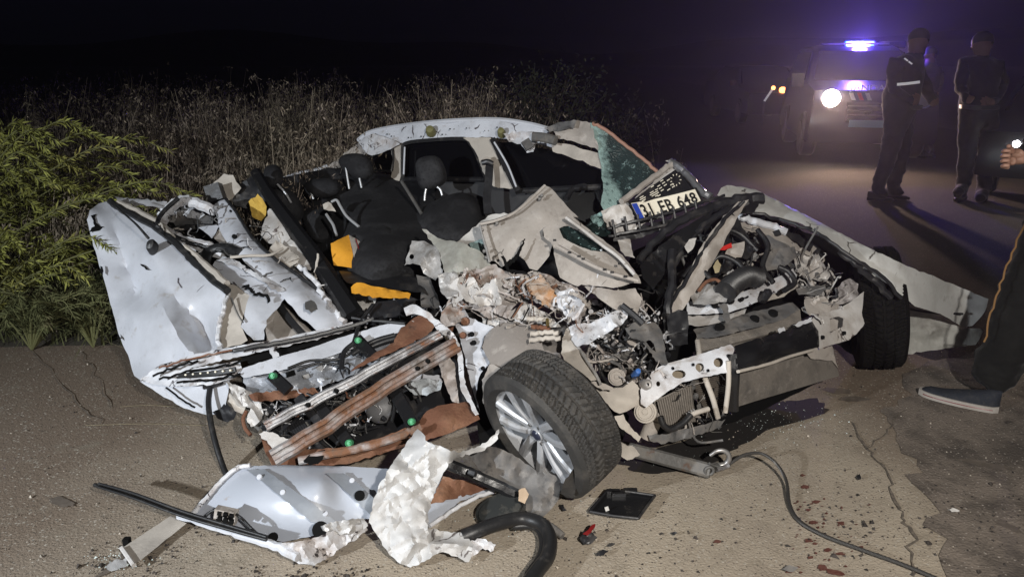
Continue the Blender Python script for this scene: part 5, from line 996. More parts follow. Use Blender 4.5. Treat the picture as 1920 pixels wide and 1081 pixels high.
# --- front crossmember and pump side
bar = sheet('bumper_beam', fd([(1201,730),(1211,712),(1222,697),(1241,684),(1270,676),(1297,668),(1335,656),(1370,645),(1378,653),(1371,672),(1364,698),(1320,706),(1280,716),(1240,742),(1212,763),(1202,757)], -.10), M['white_torn'], car, thick=.03, g=6, jag=.5, cr=(.012, 40), holes=[[(1347 + 9 * math.cos(t), 679 + 9 * math.sin(t)) for t in np.arange(12) / 12 * 6.28], [(1312 + 8 * math.cos(t), 688 + 8 * math.sin(t)) for t in np.arange(12) / 12 * 6.28], [(1273 + 13 * math.cos(t), 701 + 8 * math.sin(t)) for t in np.arange(12) / 12 * 6.28], [(1234 + 4 * math.cos(t), 719 + 5 * math.sin(t)) for t in np.arange(8) / 8 * 6.28]])
sheet('beam_back', fd([(1215,735),(1250,695),(1368,655),(1360,690),(1280,706),(1225,745)], -.04), mat('muddy_steel', (.20, .165, .12), .85, bump=(.3, 60)), car, g=8)
for (x, y) in ((1328,694), (1300,683), (1366,666), (1262,690)): V, F = boxv(P(x, y, float(FIELD((x, y))[0]) - .108), X3, Y3, Z3, .008, .01, .008); obj('beam_slot', V, F, M['hole'], bar)
V, F = lathe(P(1211, 720, 2.9), camvec(.2, .1, 1), [(.006, .02), (.012, .022), (.02, .012), (.02, -.02)], 14); obj('beam_bolt', V, F, M['silver'], bar)
sheet('beam_bracket', fd([(1111,719),(1130,722),(1148,727),(1168,726),(1186,712),(1202,729),(1204,756),(1180,768),(1162,775),(1152,771),(1130,748)], -.06), M['beige'], car, thick=.02, g=6, cr=(.02, 40), jag=.5, ctrl=[(1160,748,-.05)])
sheet('beam_bracket_lip', fd([(1108,716),(1126,716),(1150,726),(1146,732),(1120,726)], -.1), M['dusty'], car, thick=.008, g=5)
def drum(name, x, y, d, ax, r0, h, mt, parent=car): V, F = lathe(P(x, y, d), ax, [(0, h*.5), (r0*.25, h*.5), (r0*.28, h*.42), (r0*.6, h*.4), (r0*.65, h*.5), (r0*.8, h*.5), (r0*.82, h*.3), (r0, h*.3), (r0, -h*.5), (0, -h*.5)], 24); return obj(name, V, F, mt, parent, smooth=35)
drum('pulley', 1157, 706, 3.02, camvec(-.2, .1, 1), .034, .05, M['dusty'])
drum('fluid_pump', 1211, 772, 2.94, camvec(-.3, .2, 1), .042, .06, M['beige'])
drum('pump_body', 1222, 798, 2.98, camvec(.3, .9, .3), .03, .1, M['dusty'])
V, F = lathe(P(1194, 698, 2.93), camvec(.2, .5, 1), [(0, .02), (.01, .018), (.014, 0), (.014, -.03)], 14); obj('blue_cap', V, F, M['blue'], car)
drum('coil', 1135, 678, 3.08, camvec(-.5, .5, .7), .03, .05, M['crushed']); drum('coil', 1170, 668, 3.1, camvec(.3, .6, .7), .022, .07, M['steel_dark'])
sheet('suspension_arm', fd([(1152,780),(1168,776),(1182,800),(1202,818),(1197,828),(1178,812),(1162,800)], -.04), M['beige'], car, thick=.03, g=5, bumps=[(1175,800,10,-.02)])
tube('coolant_hose', fp([(1238,780),(1244,796),(1258,804),(1280,793),(1296,777)], -.12), .012, M['hose'], car)
tube('coolant_pipe', fp([(1294,778),(1308,772),(1328,766)], -.12), .01, M['beige'], car)
for i in range(4): V, F = lathe(P(1290 + 4.5 * i, 780 - 2.6 * i, 2.94), camvec(.87, .5, 0), [(.012, -.003), (.016, -.002), (.016, .002), (.012, .003)], 14); obj('hose_ring', V, F, M['silver'], car)
sheet('undertray', fd([(1215,815),(1250,812),(1300,800),(1360,785),(1350,800),(1290,822),(1240,832),(1218,826)], -.02), M['grey'], car, thick=.02, g=7, cr=(.03, 30))
sheet('undertray', [(1180,760,3.25),(1300,730,3.3),(1500,690,3.55),(1560,700,3.75),(1500,735,3.72),(1380,790,3.5),(1240,830,3.3)], M['hole'], car, thick=.02, g=16)  # near-black plate put in as the shade below the engine
sheet('plastic_bracket', fd([(1172,615),(1184,607),(1194,601),(1210,606),(1229,604),(1240,620),(1246,648),(1251,684),(1240,684),(1230,676),(1216,655),(1204,640),(1184,634)], -.14), M['grey'], car, thick=.012, g=5, cr=(.02, 30), holes=[[(1211,640),(1218,636),(1226,644),(1230,660),(1220,652)]])

# --- right wing and right wheel
wing = sheet('wing', [(1345,366,4.05),(1352,352,4.08),(1363,347,4.10),(1390,350,4.10),(1416,355,4.10),(1470,382,4.05),(1540,418,3.86),(1616,458,3.76),(1700,498,3.78),(1780,530,4.08),(1853,560,4.20),(1850,575,4.20),(1841,592,4.20),(1824,610,4.20),(1804,612,4.18),(1764,588,4.00),(1716,574,3.79),(1668,534,3.68),(1632,512,3.66),(1598,490,3.64),(1549,448,3.70),(1505,420,3.81),(1470,410,3.89),(1434,402,3.92),(1398,397,3.92),(1372,380,3.98)], mat('pale_wing_paint', (.66, .66, .64), .45, 0, [('noise', (.46, .45, .42), 5, .45, .72), ('wave', (.38, .36, .33), 18, .6, .74), ('crack', (.08, .07, .06), 7, .975, .992)], (.12, 30)), car, thick=.012, g=8, cr=(.02, 80, 2), jag=.6, ctrl=[(1440,380,4.00),(1540,430,3.76),(1640,478,3.68),(1740,532,3.88),(1800,565,4.14)])
beam('wing_edge', pp([(1398,398,3.90),(1434,404,3.90),(1505,424,3.78),(1549,446,3.68),(1600,484,3.62),(1650,515,3.64),(1690,560,3.66)]), bev(.016, .02, .005), M['black'], car, wob=.003)
beam('arch_liner_edge', pp([(1576,470,3.67),(1610,500,3.66),(1640,525,3.68),(1668,556,3.70)]), bev(.03, .03, .010), M['black'], car, wob=.004)
for (x, y) in ((1610,486), (1644,518)): V, F = boxv(P(x, y, 3.92), camvec(.7, -.7, 0), camvec(.7, .7, 0), camvec(0, 0, 1), .025, .04, .02); obj('liner_clip', V, F, M['dusty'], car)
sheet('wing_fold', [(1678,560,4.2),(1700,566,4.22),(1731,575,4.22),(1770,592,4.22),(1804,612,4.22),(1845,618,4.24),(1836,636,4.25),(1829,646,4.25),(1772,653,4.26),(1735,658,4.26),(1702,664,4.26),(1686,650,4.24),(1690,624,4.22)], mat('dirty_wing_inside', (.42, .42, .39), .6, 0, [('noise', (.22, .21, .19), 8, .45, .7), ('crack', (.07, .06, .05), 12, .96, .99)], (.3, 40)), car, thick=.01, g=7, cr=(.09, 50), jag=1)
sheet('wing_inner', [(1660,512,4.16),(1720,548,4.22),(1770,585,4.26),(1740,590,4.26),(1700,572,4.24),(1676,555,4.2)], M['grey'], car, g=8, cr=(.05, 30))
tube('wing_cable', pp([(1682,570,4.14),(1710,580,4.12),(1750,586,4.12),(1805,588,4.12)]), .006, M['hose'], car)
beam('wing_tear', pp([(1758,536,4.08),(1763,548,4.07),(1756,556,4.07)]), rect(.012, .006), M['hole'], car, wob=.003)

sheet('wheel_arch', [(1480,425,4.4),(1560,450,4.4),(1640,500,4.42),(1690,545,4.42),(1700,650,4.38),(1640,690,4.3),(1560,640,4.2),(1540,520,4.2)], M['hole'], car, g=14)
def make_wheel(c, axis, R, W, rr, label, rimmed=True):
    a, r1, s1 = frame(axis); a = np.array(a); c = np.array(c, float); w = thing_part('wheel', label)
    prof = [(rr * .97, -W * .42), (rr * 1.04, -W * .5), (R * .82, -W * .53), (R * .93, -W * .49), (R * .985, -W * .42)]
    nt = 26; tr = [(R * (1 - .014 * (2 * u - 1) ** 2), W * (-.40 + .80 * u)) for u in np.linspace(0, 1, nt)]
    pf = prof + tr + [(q, -h) for q, h in prof[::-1]]; n = 420; V = []; F = []; m = len(pf); t0 = len(prof)
    for i in range(n):
        th = 2 * math.pi * i / n; u = r1 * math.cos(th) + s1 * math.sin(th)
        for j, (q, h) in enumerate(pf):
            if t0 <= j < t0 + nt:
                v = abs(h) / (W * .4); ph = (th / (2 * math.pi) * 58 + 1.5 * (v ** .8)) % 1; sg = (th / (2 * math.pi) * 116 + 1.5 * v + (.5 if h > 0 else 0)) % 1
                g = ph < .24 or v < .06 or abs(v - .5) < .055 or (.12 < (v * 3 % 1) < .2 and sg < .6) or (abs(((th / 6.2832 * 58 + 1.5 * v ** .8 + .5) % 1) - .12) < .05 and v > .5)
                q = q - (.0085 if g else 0)
            V.append(c + u * q + a * h)
    F = [(i * m + j, ((i + 1) % n) * m + j, ((i + 1) % n) * m + j + 1, i * m + j + 1) for i in range(n) for j in range(m - 1)]
    return w, V, F
def thing_part(name, label):
    o = bpy.data.objects.new(name, None); COL.objects.link(o); o.parent = car; OFF[o.name] = OFF[car.name]; o.empty_display_size = .1
    if label: o['label'] = label
    return o
# left front wheel, leaning outwards, with its rim
ax = camvec(-.72, -.50, .48); an = np.array(ax.normalized()); rc = np.array(P(1005, 816, 2.80)); Wt = .202; Rt = .270; rr = .205
wc = rc - an * Wt * .36
w1, V, F = make_wheel(wc, ax, Rt, Wt, rr, 'left front wheel leaning outwards with a silver spoked rim')
# the outer wall is torn and sagging near the ground
V = np.array(V); lo = V[:, 2] < .006; V[lo, 2] = .006 + (V[lo, 2] - .006) * .05
ty = obj('tyre', V, F, M['rubber'], w1, smooth=25)
V, F = lathe(rc - an * .04, ax, [(rr * .98, -.10), (rr * .90, -.09), (rr * .90, .03), (rr * .985, .045), (rr * 1.02, .052), (rr * 1.035, .045), (rr * 1.03, .02)], 64); obj('rim', V, F, M['alloy'], w1, smooth=40)
V, F = lathe(rc - an * .10, ax, [(0, .0), (rr * .62, 0), (rr * .62, -.02), (rr * .9, -.03)], 40); obj('brake_disc', V, F, M['steel_dark'], w1)
a, r1, s1 = frame(ax); upv = np.array(camvec(.575, -.815, 0)); r1 = upv - an * (upv @ an); r1 /= np.linalg.norm(r1); s1 = np.cross(an, r1)
for k in range(5):
    for sg in (-1, 1):
        th = 2 * math.pi * k / 5 + .2; t1 = th + sg * .235; d0 = r1 * math.cos(th + sg * .38) + s1 * math.sin(th + sg * .38); d1 = r1 * math.cos(t1) + s1 * math.sin(t1)
        p = [rc + d0 * rr * .19 - an * .018, rc + (d0 + d1) / 2 * rr * .55 - an * .004, rc + d1 * rr * .96 + an * .002]; q = []
        tv = p[2] - p[0]; tv /= np.linalg.norm(tv); sv = np.cross(tv, an); sv /= np.linalg.norm(sv); V = []
        for i, c in enumerate(smooth_path(p, 4)):
            wd = .014 + .004 * abs(i - 4) / 4
            for (x, y) in ((-wd, -.018), (-wd, .004), (-wd * .55, .012), (wd * .55, .012), (wd, .004), (wd, -.018)): V.append(c + sv * x + an * y)
        n = len(V) // 6; F = [(i * 6 + j, i * 6 + (j + 1) % 6, i * 6 + 6 + (j + 1) % 6, i * 6 + 6 + j) for i in range(n - 1) for j in range(6)] + [tuple(range(6)), tuple(range(n * 6 - 6, n * 6))]
        obj('spoke', V, F, M['alloy'], w1, smooth=25)
V, F = lathe(rc - an * .03, ax, [(0, .03), (.024, .028), (.028, .018), (.05, .016), (.062, .004), (.064, -.04)], 32); obj('hub', V, F, M['alloy'], w1)
V, F = lathe(rc - an * .03, ax, [(0, .036), (.018, .034), (.024, .026)], 24); obj('centre_cap', V, F, mat('dark_blue_cap', (.03, .035, .06), .3), w1)
for k in range(5):
    th = 2 * math.pi * k / 5 + .2 + .63; V, F = lathe(rc + (r1 * math.cos(th) + s1 * math.sin(th)) * .044 - an * .018, ax, [(0, .014), (.007, .014), (.008, 0)], 6); obj('wheel_nut', V, F, M['steel_dark'], w1)
# torn strip of tyre wall
sheet('torn_tyre_wall', [(932,735,2.86),(944,728,2.86),(962,738,2.80),(990,752,2.74),(1015,772,2.70),(1036,792,2.68),(1044,806,2.67),(1052,800,2.69),(1040,780,2.70),(1010,752,2.74),(975,728,2.80),(950,716,2.86),(936,720,2.88)], M['hose'], w1, thick=.012, g=6, off=-.01)
sheet('torn_tyre_wall', [(1058,905,2.66),(1074,880,2.64),(1086,862,2.66),(1084,890,2.68),(1078,925,2.70),(1062,930,2.70),(1050,924,2.68)], M['rubber'], w1, thick=.015, g=6)
# right front wheel under the wing
c2 = P(1640, 588, 4.06); w2, V, F = make_wheel(c2, camvec(.93, .06, .32), .315, .22, .2, 'right front wheel in shadow under the right wing')
V = np.array(V); V[:, 2] -= V[:, 2].min() - .003; obj('tyre', V, F, mat('wet_black_rubber', (.007, .0065, .006), .9, spec=.1), w2, smooth=25); dzw = 0  # rubber colour darkened to carry the shade under the wing
V, F = lathe(np.array(c2), camvec(.93, .06, .32), [(0, -.05), (.15, -.06), (.2, -.1), (.205, -.08), (.2, .1)], 32); obj('rim', V, F, M['steel_dark'], w2)

# --- crushed left front corner
hole2 = [(1048,428),(1057,424),(1066,423),(1085,433),(1105,446),(1124,459),(1138,471),(1126,471),(1110,470),(1090,463),(1070,454),(1056,446)]
sheet('bonnet_piece', fd([(899,421),(925,413),(960,400),(985,378),(1005,360),(1023,348),(1032,352),(1048,370),(1063,387),(1085,408),(1064,407),(1040,416),(1018,428),(1017,441),(1036,458),(1030,480),(1022,490),(1007,507),(993,503),(984,488),(972,478),(960,489),(940,501),(928,490),(916,488),(907,453)], -.06), M['dusty'], car, thick=.012, g=9, cr=(.015, 70, 2), jag=.7, ctrl=[(960,440,-.06),(1010,400,-.06)])
beam('bonnet_crack', fp([(984,446),(980,458),(972,474),(964,486),(952,494)], -.14), rect(.014, .006), M['hole'], car, wob=.002, taper=(.3, 1.6))
tube('bonnet_edge', fp([(900,420),(930,413),(962,400),(990,378),(1022,348)], -.12), .008, M['dusty'], car, n=6)
tube('bonnet_edge', fp([(900,422),(904,440),(912,466),(918,490)], -.12), .006, M['silver'], car, n=6)
for (x, y) in ((1012,372), (1016,366), (904,430), (932,418), (908,470), (912,482)): V, F = lathe(P(x, y, float(FIELD((x, y))[0]) - .12), camvec(0, .2, 1), [(0, .006), (.007, .004), (.009, -.01)], 10); obj('bonnet_stud', V, F, M['grey'], car)
lh = sheet('headlight_surround', fd([(1018,430),(1034,417),(1050,407),(1067,403),(1083,413),(1117,440),(1145,460),(1167,478),(1184,500),(1197,517),(1202,531),(1186,530),(1150,540),(1120,536),(1090,533),(1083,537),(1066,530),(1050,520),(1042,492),(1036,460),(1020,444)], -.16), M['dusty'], car, thick=.014, g=7, cr=(.02, 60, 2), jag=.6, holes=[hole2], ctrl=[(1100,500,-.06),(1150,500,-.06),(1060,480,-.06)])
sheet('headlight_glass', fd(hole2, -.12), M['shard'], lh, g=5, cr=(.03, 12))
tube('surround_ledge', fp([(1046,462),(1075,478),(1110,497),(1150,513),(1196,526)], -.25), .009, M['dusty'], car, n=7)
tube('surround_ledge', fp([(1062,408),(1095,432),(1130,460),(1160,482),(1190,515)], -.23), .008, M['white_dirty'], car, n=7)
for (x, y) in ((1068,473), (1086,480), (1094,485), (1134,505), (1148,510), (1162,494), (1173,518), (1040,450)): V, F = boxv(P(x, y, float(FIELD((x, y))[0]) - .27), X3, Y3, Z3, .014, .006, .008); obj('surround_clip', V, F, M['black'], lh)
sheet('wing_fragment', fd([(1090,534),(1120,538),(1150,544),(1192,540),(1203,560),(1196,585),(1186,600),(1166,586),(1148,578),(1128,562)], -.12), M['dusty'], car, thick=.01, g=7, cr=(.05, 50), jag=1)
beam('wing_fragment_edge', fp([(1166,572),(1186,588),(1206,606)], -.18), bev(.025, .02, .006), M['black'], car)
sheet('strut_tower', fd([(1096,560),(1130,560),(1150,590),(1140,610),(1110,608),(1090,590)], .06), M['black'], car, g=8, cr=(.08, 22))
clutter('torn_shreds', [(1090,560),(1140,565),(1150,600),(1110,610)], 24, ['grey', 'dusty', 'white_torn'], 66, .012, .03, -.02, .06)
sheet('crumpled_bulkhead', fd([(758,498),(763,480),(766,471),(772,451),(791,452),(806,456),(822,462),(826,490),(830,516),(816,526),(804,518),(794,512),(788,497),(774,494)], -.06), M['silver'], car, g=5, cr=(.10, 30), jag=1.2, holes=[[(772 + 4.5 * math.cos(t), 481 + 5 * math.sin(t)) for t in np.arange(8) / 8 * 6.28]])
sheet('crumpled_bulkhead', fd([(791,429),(800,430),(806,437),(829,449),(866,455),(890,466),(905,476),(922,497),(900,506),(860,514),(836,517),(828,490),(822,470),(812,458)], -.08), mat('grey_green_dusty_metal', (.33, .33, .295), .6, 0, [('noise', (.22, .205, .18), 8, .42, .65), ('noise', (.42, .40, .37), 17, .55, .7)], (.3, 40)), car, g=7, cr=(.06, 50), jag=1, bumps=[(860,485,40,-.08)])
big = sheet('crushed_wing', fd([(826,521),(836,514),(846,515),(880,506),(923,496),(945,506),(960,512),(986,515),(1010,510),(1030,515),(1049,528),(1066,530),(1076,536),(1093,556),(1098,584),(1088,606),(1062,595),(1040,584),(1017,570),(983,560),(970,570),(961,577),(956,592),(950,607),(923,607),(901,584),(884,580),(866,575),(856,586),(846,598),(828,588),(836,572),(841,556),(834,540)], -.10), M['crushed'], car, thick=.006, g=5.5, cr=(.10, 46, 4), jag=1.4)
sheet('crushed_fold', fd([(840,530),(880,512),(900,540),(930,520),(960,530),(940,570),(900,575),(870,560),(850,575)], -.19), M['white_dirty'], car, thick=.005, g=5, cr=(.10, 30, 3), jag=1.6)
sheet('crushed_fold', fd([(985,520),(1012,514),(1030,530),(1044,560),(1030,578),(1006,560),(990,545)], -.20), mat('rusty_fold', (.42, .33, .26), .6, 0, [('noise', (.36, .17, .06), 12, .45, .62), ('crack', (.05, .03, .03), 18, .95, .985)], (.4, 60)), car, thick=.005, g=5, cr=(.09, 26, 3), jag=1.6)
sheet('crushed_fold', fd([(1040,545),(1075,540),(1096,570),(1085,602),(1060,592),(1045,570)], -.20), M['white_torn'], car, thick=.005, g=5, cr=(.09, 28, 3), jag=1.6)
sheet('crushed_fold', fd([(828,586),(842,570),(862,575),(872,590),(856,606),(838,612),(824,606)], -.16), M['crushed'], car, thick=.005, g=4.5, cr=(.08, 22, 3), jag=1.4)
sheet('crushed_fold', fd([(900,585),(945,590),(985,565),(1030,590),(1052,612),(1010,618),(960,604),(930,612),(905,606)], -.06), M['white_dirty'], car, thick=.006, g=6, cr=(.08, 36, 3), jag=1)
sheet('crushed_fold', fd([(820,515),(850,508),(866,530),(858,556),(838,560),(826,545)], -.2), M['silver'], car, thick=.005, g=5, cr=(.09, 24, 3), jag=1.5)
hp = sheet('hinge_pillar', fd([(848,592),(858,580),(870,576),(879,595),(896,602),(912,608),(934,614),(920,622),(908,630),(902,652),(916,668),(922,678),(910,690),(901,700),(896,716),(892,740),(900,770),(888,740),(876,690),(866,650),(858,618)], -.08), M['white'], car, thick=.02, g=6, cr=(.03, 40), jag=.7)
for (x, y, s) in ((884,626,5), (888,642,5), (872,602,9), (868,628,7), (905,690,4)): V, F = lathe(P(x, y, float(FIELD((x, y))[0]) - .10), camvec(-.1, .1, 1), [(0, .012), (s * .0019, .012), (s * .0023, -.01)], 12); obj('pillar_hole', V, F, M['rust'] if s > 6 else M['hole'], hp)
sheet('wheel_arch_liner', fd([(904,650),(908,632),(922,616),(938,605),(970,603),(992,610),(1012,622),(1016,640),(1020,656),(1050,662),(1052,676),(1018,668),(990,668),(970,671),(952,680),(936,692),(918,680)], -.12), mat('dusty_arch_liner', (.25, .225, .205), .8, 0, [('noise', (.075, .082, .095), 4.5, .52, .6), ('noise', (.36, .33, .30), 18, .56, .7)], (.2, 60)), car, thick=.012, g=7, jag=.7, bumps=[(960,640,46,-.08)])
sheet('arch_liner_flap', fd([(918,682),(940,690),(930,700),(922,730),(916,762),(906,756),(904,712)], -.14), M['dusty'], car, thick=.01, g=6, cr=(.02, 30))
for k, (x0, y0, x1, y1) in enumerate(((986,597,1034,602), (992,626,1046,624), (990,638,1050,634), (994,612,1030,618))): beam('folded_strip', fp([(x0, y0), ((x0 + x1) / 2, (y0 + y1) / 2 - 2), (x1, y1)], -.2), bev(.018, .016, .004), M['beige'] if k != 3 else M['rust'], car, wob=.003)
tube('strut_bolt', fp([(1026,598),(1027,610)], -.22), .007, mat('brass', (.4, .3, .12), .35, .8), car, sm=0)
sheet('inner_wing', fd([(1052,662),(1054,640),(1061,616),(1075,609),(1084,628),(1082,648),(1098,664),(1112,682),(1119,712),(1108,714),(1093,700),(1078,690),(1064,682)], -.12), M['beige'], car, thick=.01, g=6, cr=(.05, 34), jag=1)
sheet('chassis_leg', fd([(1066,614),(1080,606),(1102,606),(1131,594),(1150,584),(1168,580),(1178,590),(1168,606),(1143,620),(1120,634),(1105,644),(1082,650),(1072,636)], -.16), M['white_torn'], car, thick=.01, g=5, cr=(.06, 26), jag=1.2)
sheet('corner_lining', fd([(1000,600),(1060,600),(1070,660),(1020,660)], .02), M['grey'], car, g=8, cr=(.06, 30))
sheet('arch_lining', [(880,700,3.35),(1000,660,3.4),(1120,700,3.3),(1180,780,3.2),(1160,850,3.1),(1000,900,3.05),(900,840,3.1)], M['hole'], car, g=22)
for q in ([(1100,655,3.1),(1118,670,3.06),(1128,700,3.04),(1140,720,3.0)], [(1120,640,3.12),(1150,655,3.08),(1160,680,3.04)], [(1075,690,3.12),(1100,700,3.08),(1120,730,3.02)], [(1150,640,3.14),(1140,660,3.1),(1165,690,3.06)]): tube('brake_hose', pp(q), .007, M['hose'], car)
tube('drive_strip', fp([(1084,650),(1100,675),(1116,700),(1126,720)], -.12), .006, M['silver'], car, n=6)

def strips(name, polyg, n, mats, seed, L=(.04, .14), w=(.006, .022), lo=-.16, hi=.02, fieldf=None, parent=None, zmode=False):
    r = np.random.default_rng(seed); pa = np.array(polyg, float); mbs = [MB() for _ in mats]; k = 0; x0, y0 = pa.min(0); x1, y1 = pa.max(0); ff = fieldf or FIELD
    while k < n:
        q = np.array([[r.uniform(x0, x1), r.uniform(y0, y1)]])
        if not inside(q, pa)[0]: continue
        k += 1; x, y = q[0]; c = np.array(G(x, y, r.uniform(.02, .12))) if zmode else np.array(P(x, y, float(ff((x, y))[0]) + r.uniform(lo, hi))); d = r.normal(0, 1, 3); d /= np.linalg.norm(d); l = r.uniform(*L)
        e = r.normal(0, .35, 3); pts = [c - d * l / 2, c - d * l * .15 + e * l * .3, c + d * l * .2 - e * l * .2, c + d * l / 2 + r.normal(0, .25, 3) * l]
        wd = r.uniform(*w); v, f = sweep(smooth_path(pts, 4), [(-wd / 2, -.001), (-wd * .1, -.004), (wd / 2, -.001), (wd / 2, .001), (-wd * .1, -.001), (-wd / 2, .001)], taper=(r.uniform(.4, 1.2), r.uniform(.1, .8)), roll=r.uniform(0, 3.1), wob=wd * .12); mbs[r.integers(len(mats))].add(v, f)
    for b, mt in zip(mbs, mats):
        if b.n: b.build(name, M[mt], parent or car, smooth=25, kind='stuff')
strips('torn_metal_strips', [(830,520),(900,500),(1000,510),(1095,545),(1095,600),(1000,615),(900,600),(835,600)], 95, ['crushed', 'white_torn', 'dusty', 'hole', 'rust'], 81, lo=-.22, hi=-.08)
strips('torn_metal_strips', [(1060,600),(1180,570),(1260,600),(1250,690),(1190,720),(1100,690)], 80, ['crushed', 'white_torn', 'black', 'grey', 'hose'], 82, lo=-.14, hi=.04)
strips('torn_metal_strips', [(300,385),(420,385),(480,440),(560,520),(520,560),(420,500),(330,450)], 46, ['white_torn', 'grey', 'hose', 'dusty'], 83, lo=-.10, hi=.06)
strips('torn_metal_strips', [(1480,460),(1540,470),(1570,530),(1610,540),(1600,580),(1520,600),(1490,540)], 50, ['white_dirty', 'dusty', 'grey', 'black'], 84, lo=-.12, hi=.08)
strips('engine_shreds', [(1190,500),(1300,430),(1420,405),(1500,440),(1500,520),(1400,560),(1290,590),(1230,600)], 90, ['black', 'hose', 'grey', 'dusty', 'steel_dark'], 85, lo=-.02, hi=.2, w=(.004, .018))
strips('engine_shreds', [(1220,720),(1370,700),(1370,775),(1240,810)], 40, ['black', 'dusty', 'grey', 'hose'], 86, lo=-.05, hi=.1, w=(.004, .014))
strips('torn_metal_strips', [(660,570),(770,550),(850,590),(850,640),(780,620),(700,610)], 26, ['black', 'white_torn', 'hose'], 87, lo=-.1, hi=.02)
strips('torn_lining_strips', [(480,400),(560,470),(600,520),(640,580),(600,590),(540,500),(490,450)], 30, ['beige', 'white_dirty', 'grey', 'hose'], 88, lo=-.08, hi=.08)
# --- torn front door lying inside out
dr = thing_part('door', 'front door lying inside out, stripped to its rusty beams')
DF = TPS([(270,712,3.45),(440,700,3.28),(660,600,3.56),(757,575,3.58),(820,600,3.5),(868,668,3.38),(897,780,3.14),(786,830,3.06),(650,862,3.02),(509,868,3.03),(490,812,3.12),(440,740,3.22),(650,730,3.26),(760,700,3.3)], 1e-3)
def df(pts, off=0): return [(x, y, float(DF((x, y))[0]) + off) for x, y in pts]
def dp(pts, off=0): return [P(*q) for q in df(pts, off)]
sheet('door_shell', df([(452,702),(520,675),(610,650),(760,612),(790,600),(830,624),(862,690),(880,760),(780,805),(680,830),(560,862),(500,822),(470,770)], .09), M['black'], dr, g=14, cr=(.03, 40))
sheet('door_skin_edge', df([(262,712),(280,697),(298,686),(350,668),(398,656),(450,647),(509,637),(590,620),(661,603),(664,616),(600,634),(520,652),(450,668),(380,684),(330,700),(290,714)], -.04), M['white_torn'], dr, thick=.012, g=6, cr=(.02, 26), jag=.8)
beam('door_seal', dp([(438,657),(480,649),(540,639),(600,626),(670,608),(700,596)], -.10), bev(.018, .02, .004), M['hose'], dr, wob=.001)
beam('door_seal', dp([(300,690),(340,676),(390,664),(436,656)], -.09), rect(.007, .008), M['rust'], dr, wob=.003)
sheet('door_skin_edge', df([(264,714),(290,704),(340,694),(400,684),(450,676),(455,694),(440,708),(400,720),(350,724),(300,722)], -.05), M['white_torn'], dr, thick=.01, g=6, cr=(.03, 22), jag=1)
beam('door_rail', dp([(336,704),(370,702),(405,699),(442,692)], -.11), bev(.022, .012, .003), M['ink'], dr)
V_ = MB()
for x in np.linspace(348, 432, 7): V_.add(*lathe(P(*df([(x, 703 - (x - 340) * .1)], -.125)[0]), camvec(0, .1, 1), [(0, .004), (.004, .003), (.005, -.01)], 8))
V_.build('rail_rivets', M['plate'], dr, kind='stuff')
for q in ([(300,712),(350,696),(420,684),(470,672)], [(330,716),(400,712),(450,700)], [(285,704),(330,688),(370,676)]): beam('door_gap', dp(q, -.10), rect(.009, .006), M['hole'], dr, wob=.004)
sheet('door_gap_lining', df([(450,668),(520,654),(600,636),(664,618),(700,608),(640,632),(560,656),(470,684)], .0), M['hole'], dr, g=8)
sheet('door_strut', df([(505,655),(516,652),(524,668),(512,672)], -.05), M['white_torn'], dr, g=5)
wt = sheet('waist_rail', df([(446,698),(455,690),(510,672),(575,654),(640,632),(712,610),(750,604),(764,612),(745,624),(690,642),(640,660),(583,680),(520,696),(457,708)], -.08), M['white'], dr, thick=.03, g=6, cr=(.01, 60, 2), jag=.4, bumps=[])
ip = sheet('inner_door_panel', df([(456,708),(520,696),(583,680),(640,660),(700,640),(760,614),(768,640),(735,662),(690,690),(640,712),(580,730),(520,745),(480,752),(462,730)], -.02), mat('pale_bare_panel', (.40, .42, .46), .4, .3, [('noise', (.22, .23, .25), 14, .45, .65), ('noise', (.04, .04, .04), 28, .66, .7)], (.4, 50)), dr, thick=.01, g=6, cr=(.04, 30))
for (x, y, a, b) in ((626,653,9,6), (585,664,7,6), (648,650,7,6), (607,665,6,5), (560,680,6,4), (545,700,8,5), (600,690,6,5), (660,640,5,4), (520,712,7,5), (575,705,6,4)):
    c = P(*df([(x, y)], -.045)[0]); V, F = boxv(c, camvec(.95, .3, 0), camvec(-.3, .95, 0), camvec(0, 0, 1), a * .0045, b * .0045, .012); obj('panel_hole', V, F, M['hole'] if a > 6 else M['grey'], ip)
clutter_polys = [([(470,730),(560,700),(690,650),(720,660),(650,740),(560,790),(500,790)], 70, ['grey', 'steel_dark', 'black', 'silver'], 71), ([(560,790),(650,740),(760,690),(800,720),(740,780),(640,820),(560,840)], 60, ['grey', 'steel_dark', 'black'], 72)]
for pg, n, ms, sd in clutter_polys:
    FB = FIELD; FIELD = DF; clutter('door_mechanism', pg, n, ms, sd, .010, .028, -.03, .06, dr); FIELD = FB
for q, r0 in (([(540,690),(580,676),(630,674),(660,660),(672,640)], .006), ([(560,692),(610,680),(650,690),(655,700)], .005), ([(660,664),(700,640),(740,628)], .011), ([(690,652),(720,640),(750,632)], .012), ([(735,790),(740,760),(738,720),(730,690)], .006), ([(520,790),(505,800),(512,815),(540,820)], .004), ([(575,738),(600,745),(640,732),(668,724)], .006), ([(660,595),(690,600),(720,602),(760,606)], .008), ([(700,570),(676,604),(664,640)], .009), ([(600,735),(604,760),(622,775),(650,768)], .006)):
    tube('door_wire', dp(q, -.09), r0, M['hose'], dr)
sheet('handle_housing', df([(690,584),(706,566),(740,562),(752,572),(750,590),(720,596),(700,596)], -.05), M['black'], dr, thick=.03, g=6, cr=(.03, 22))
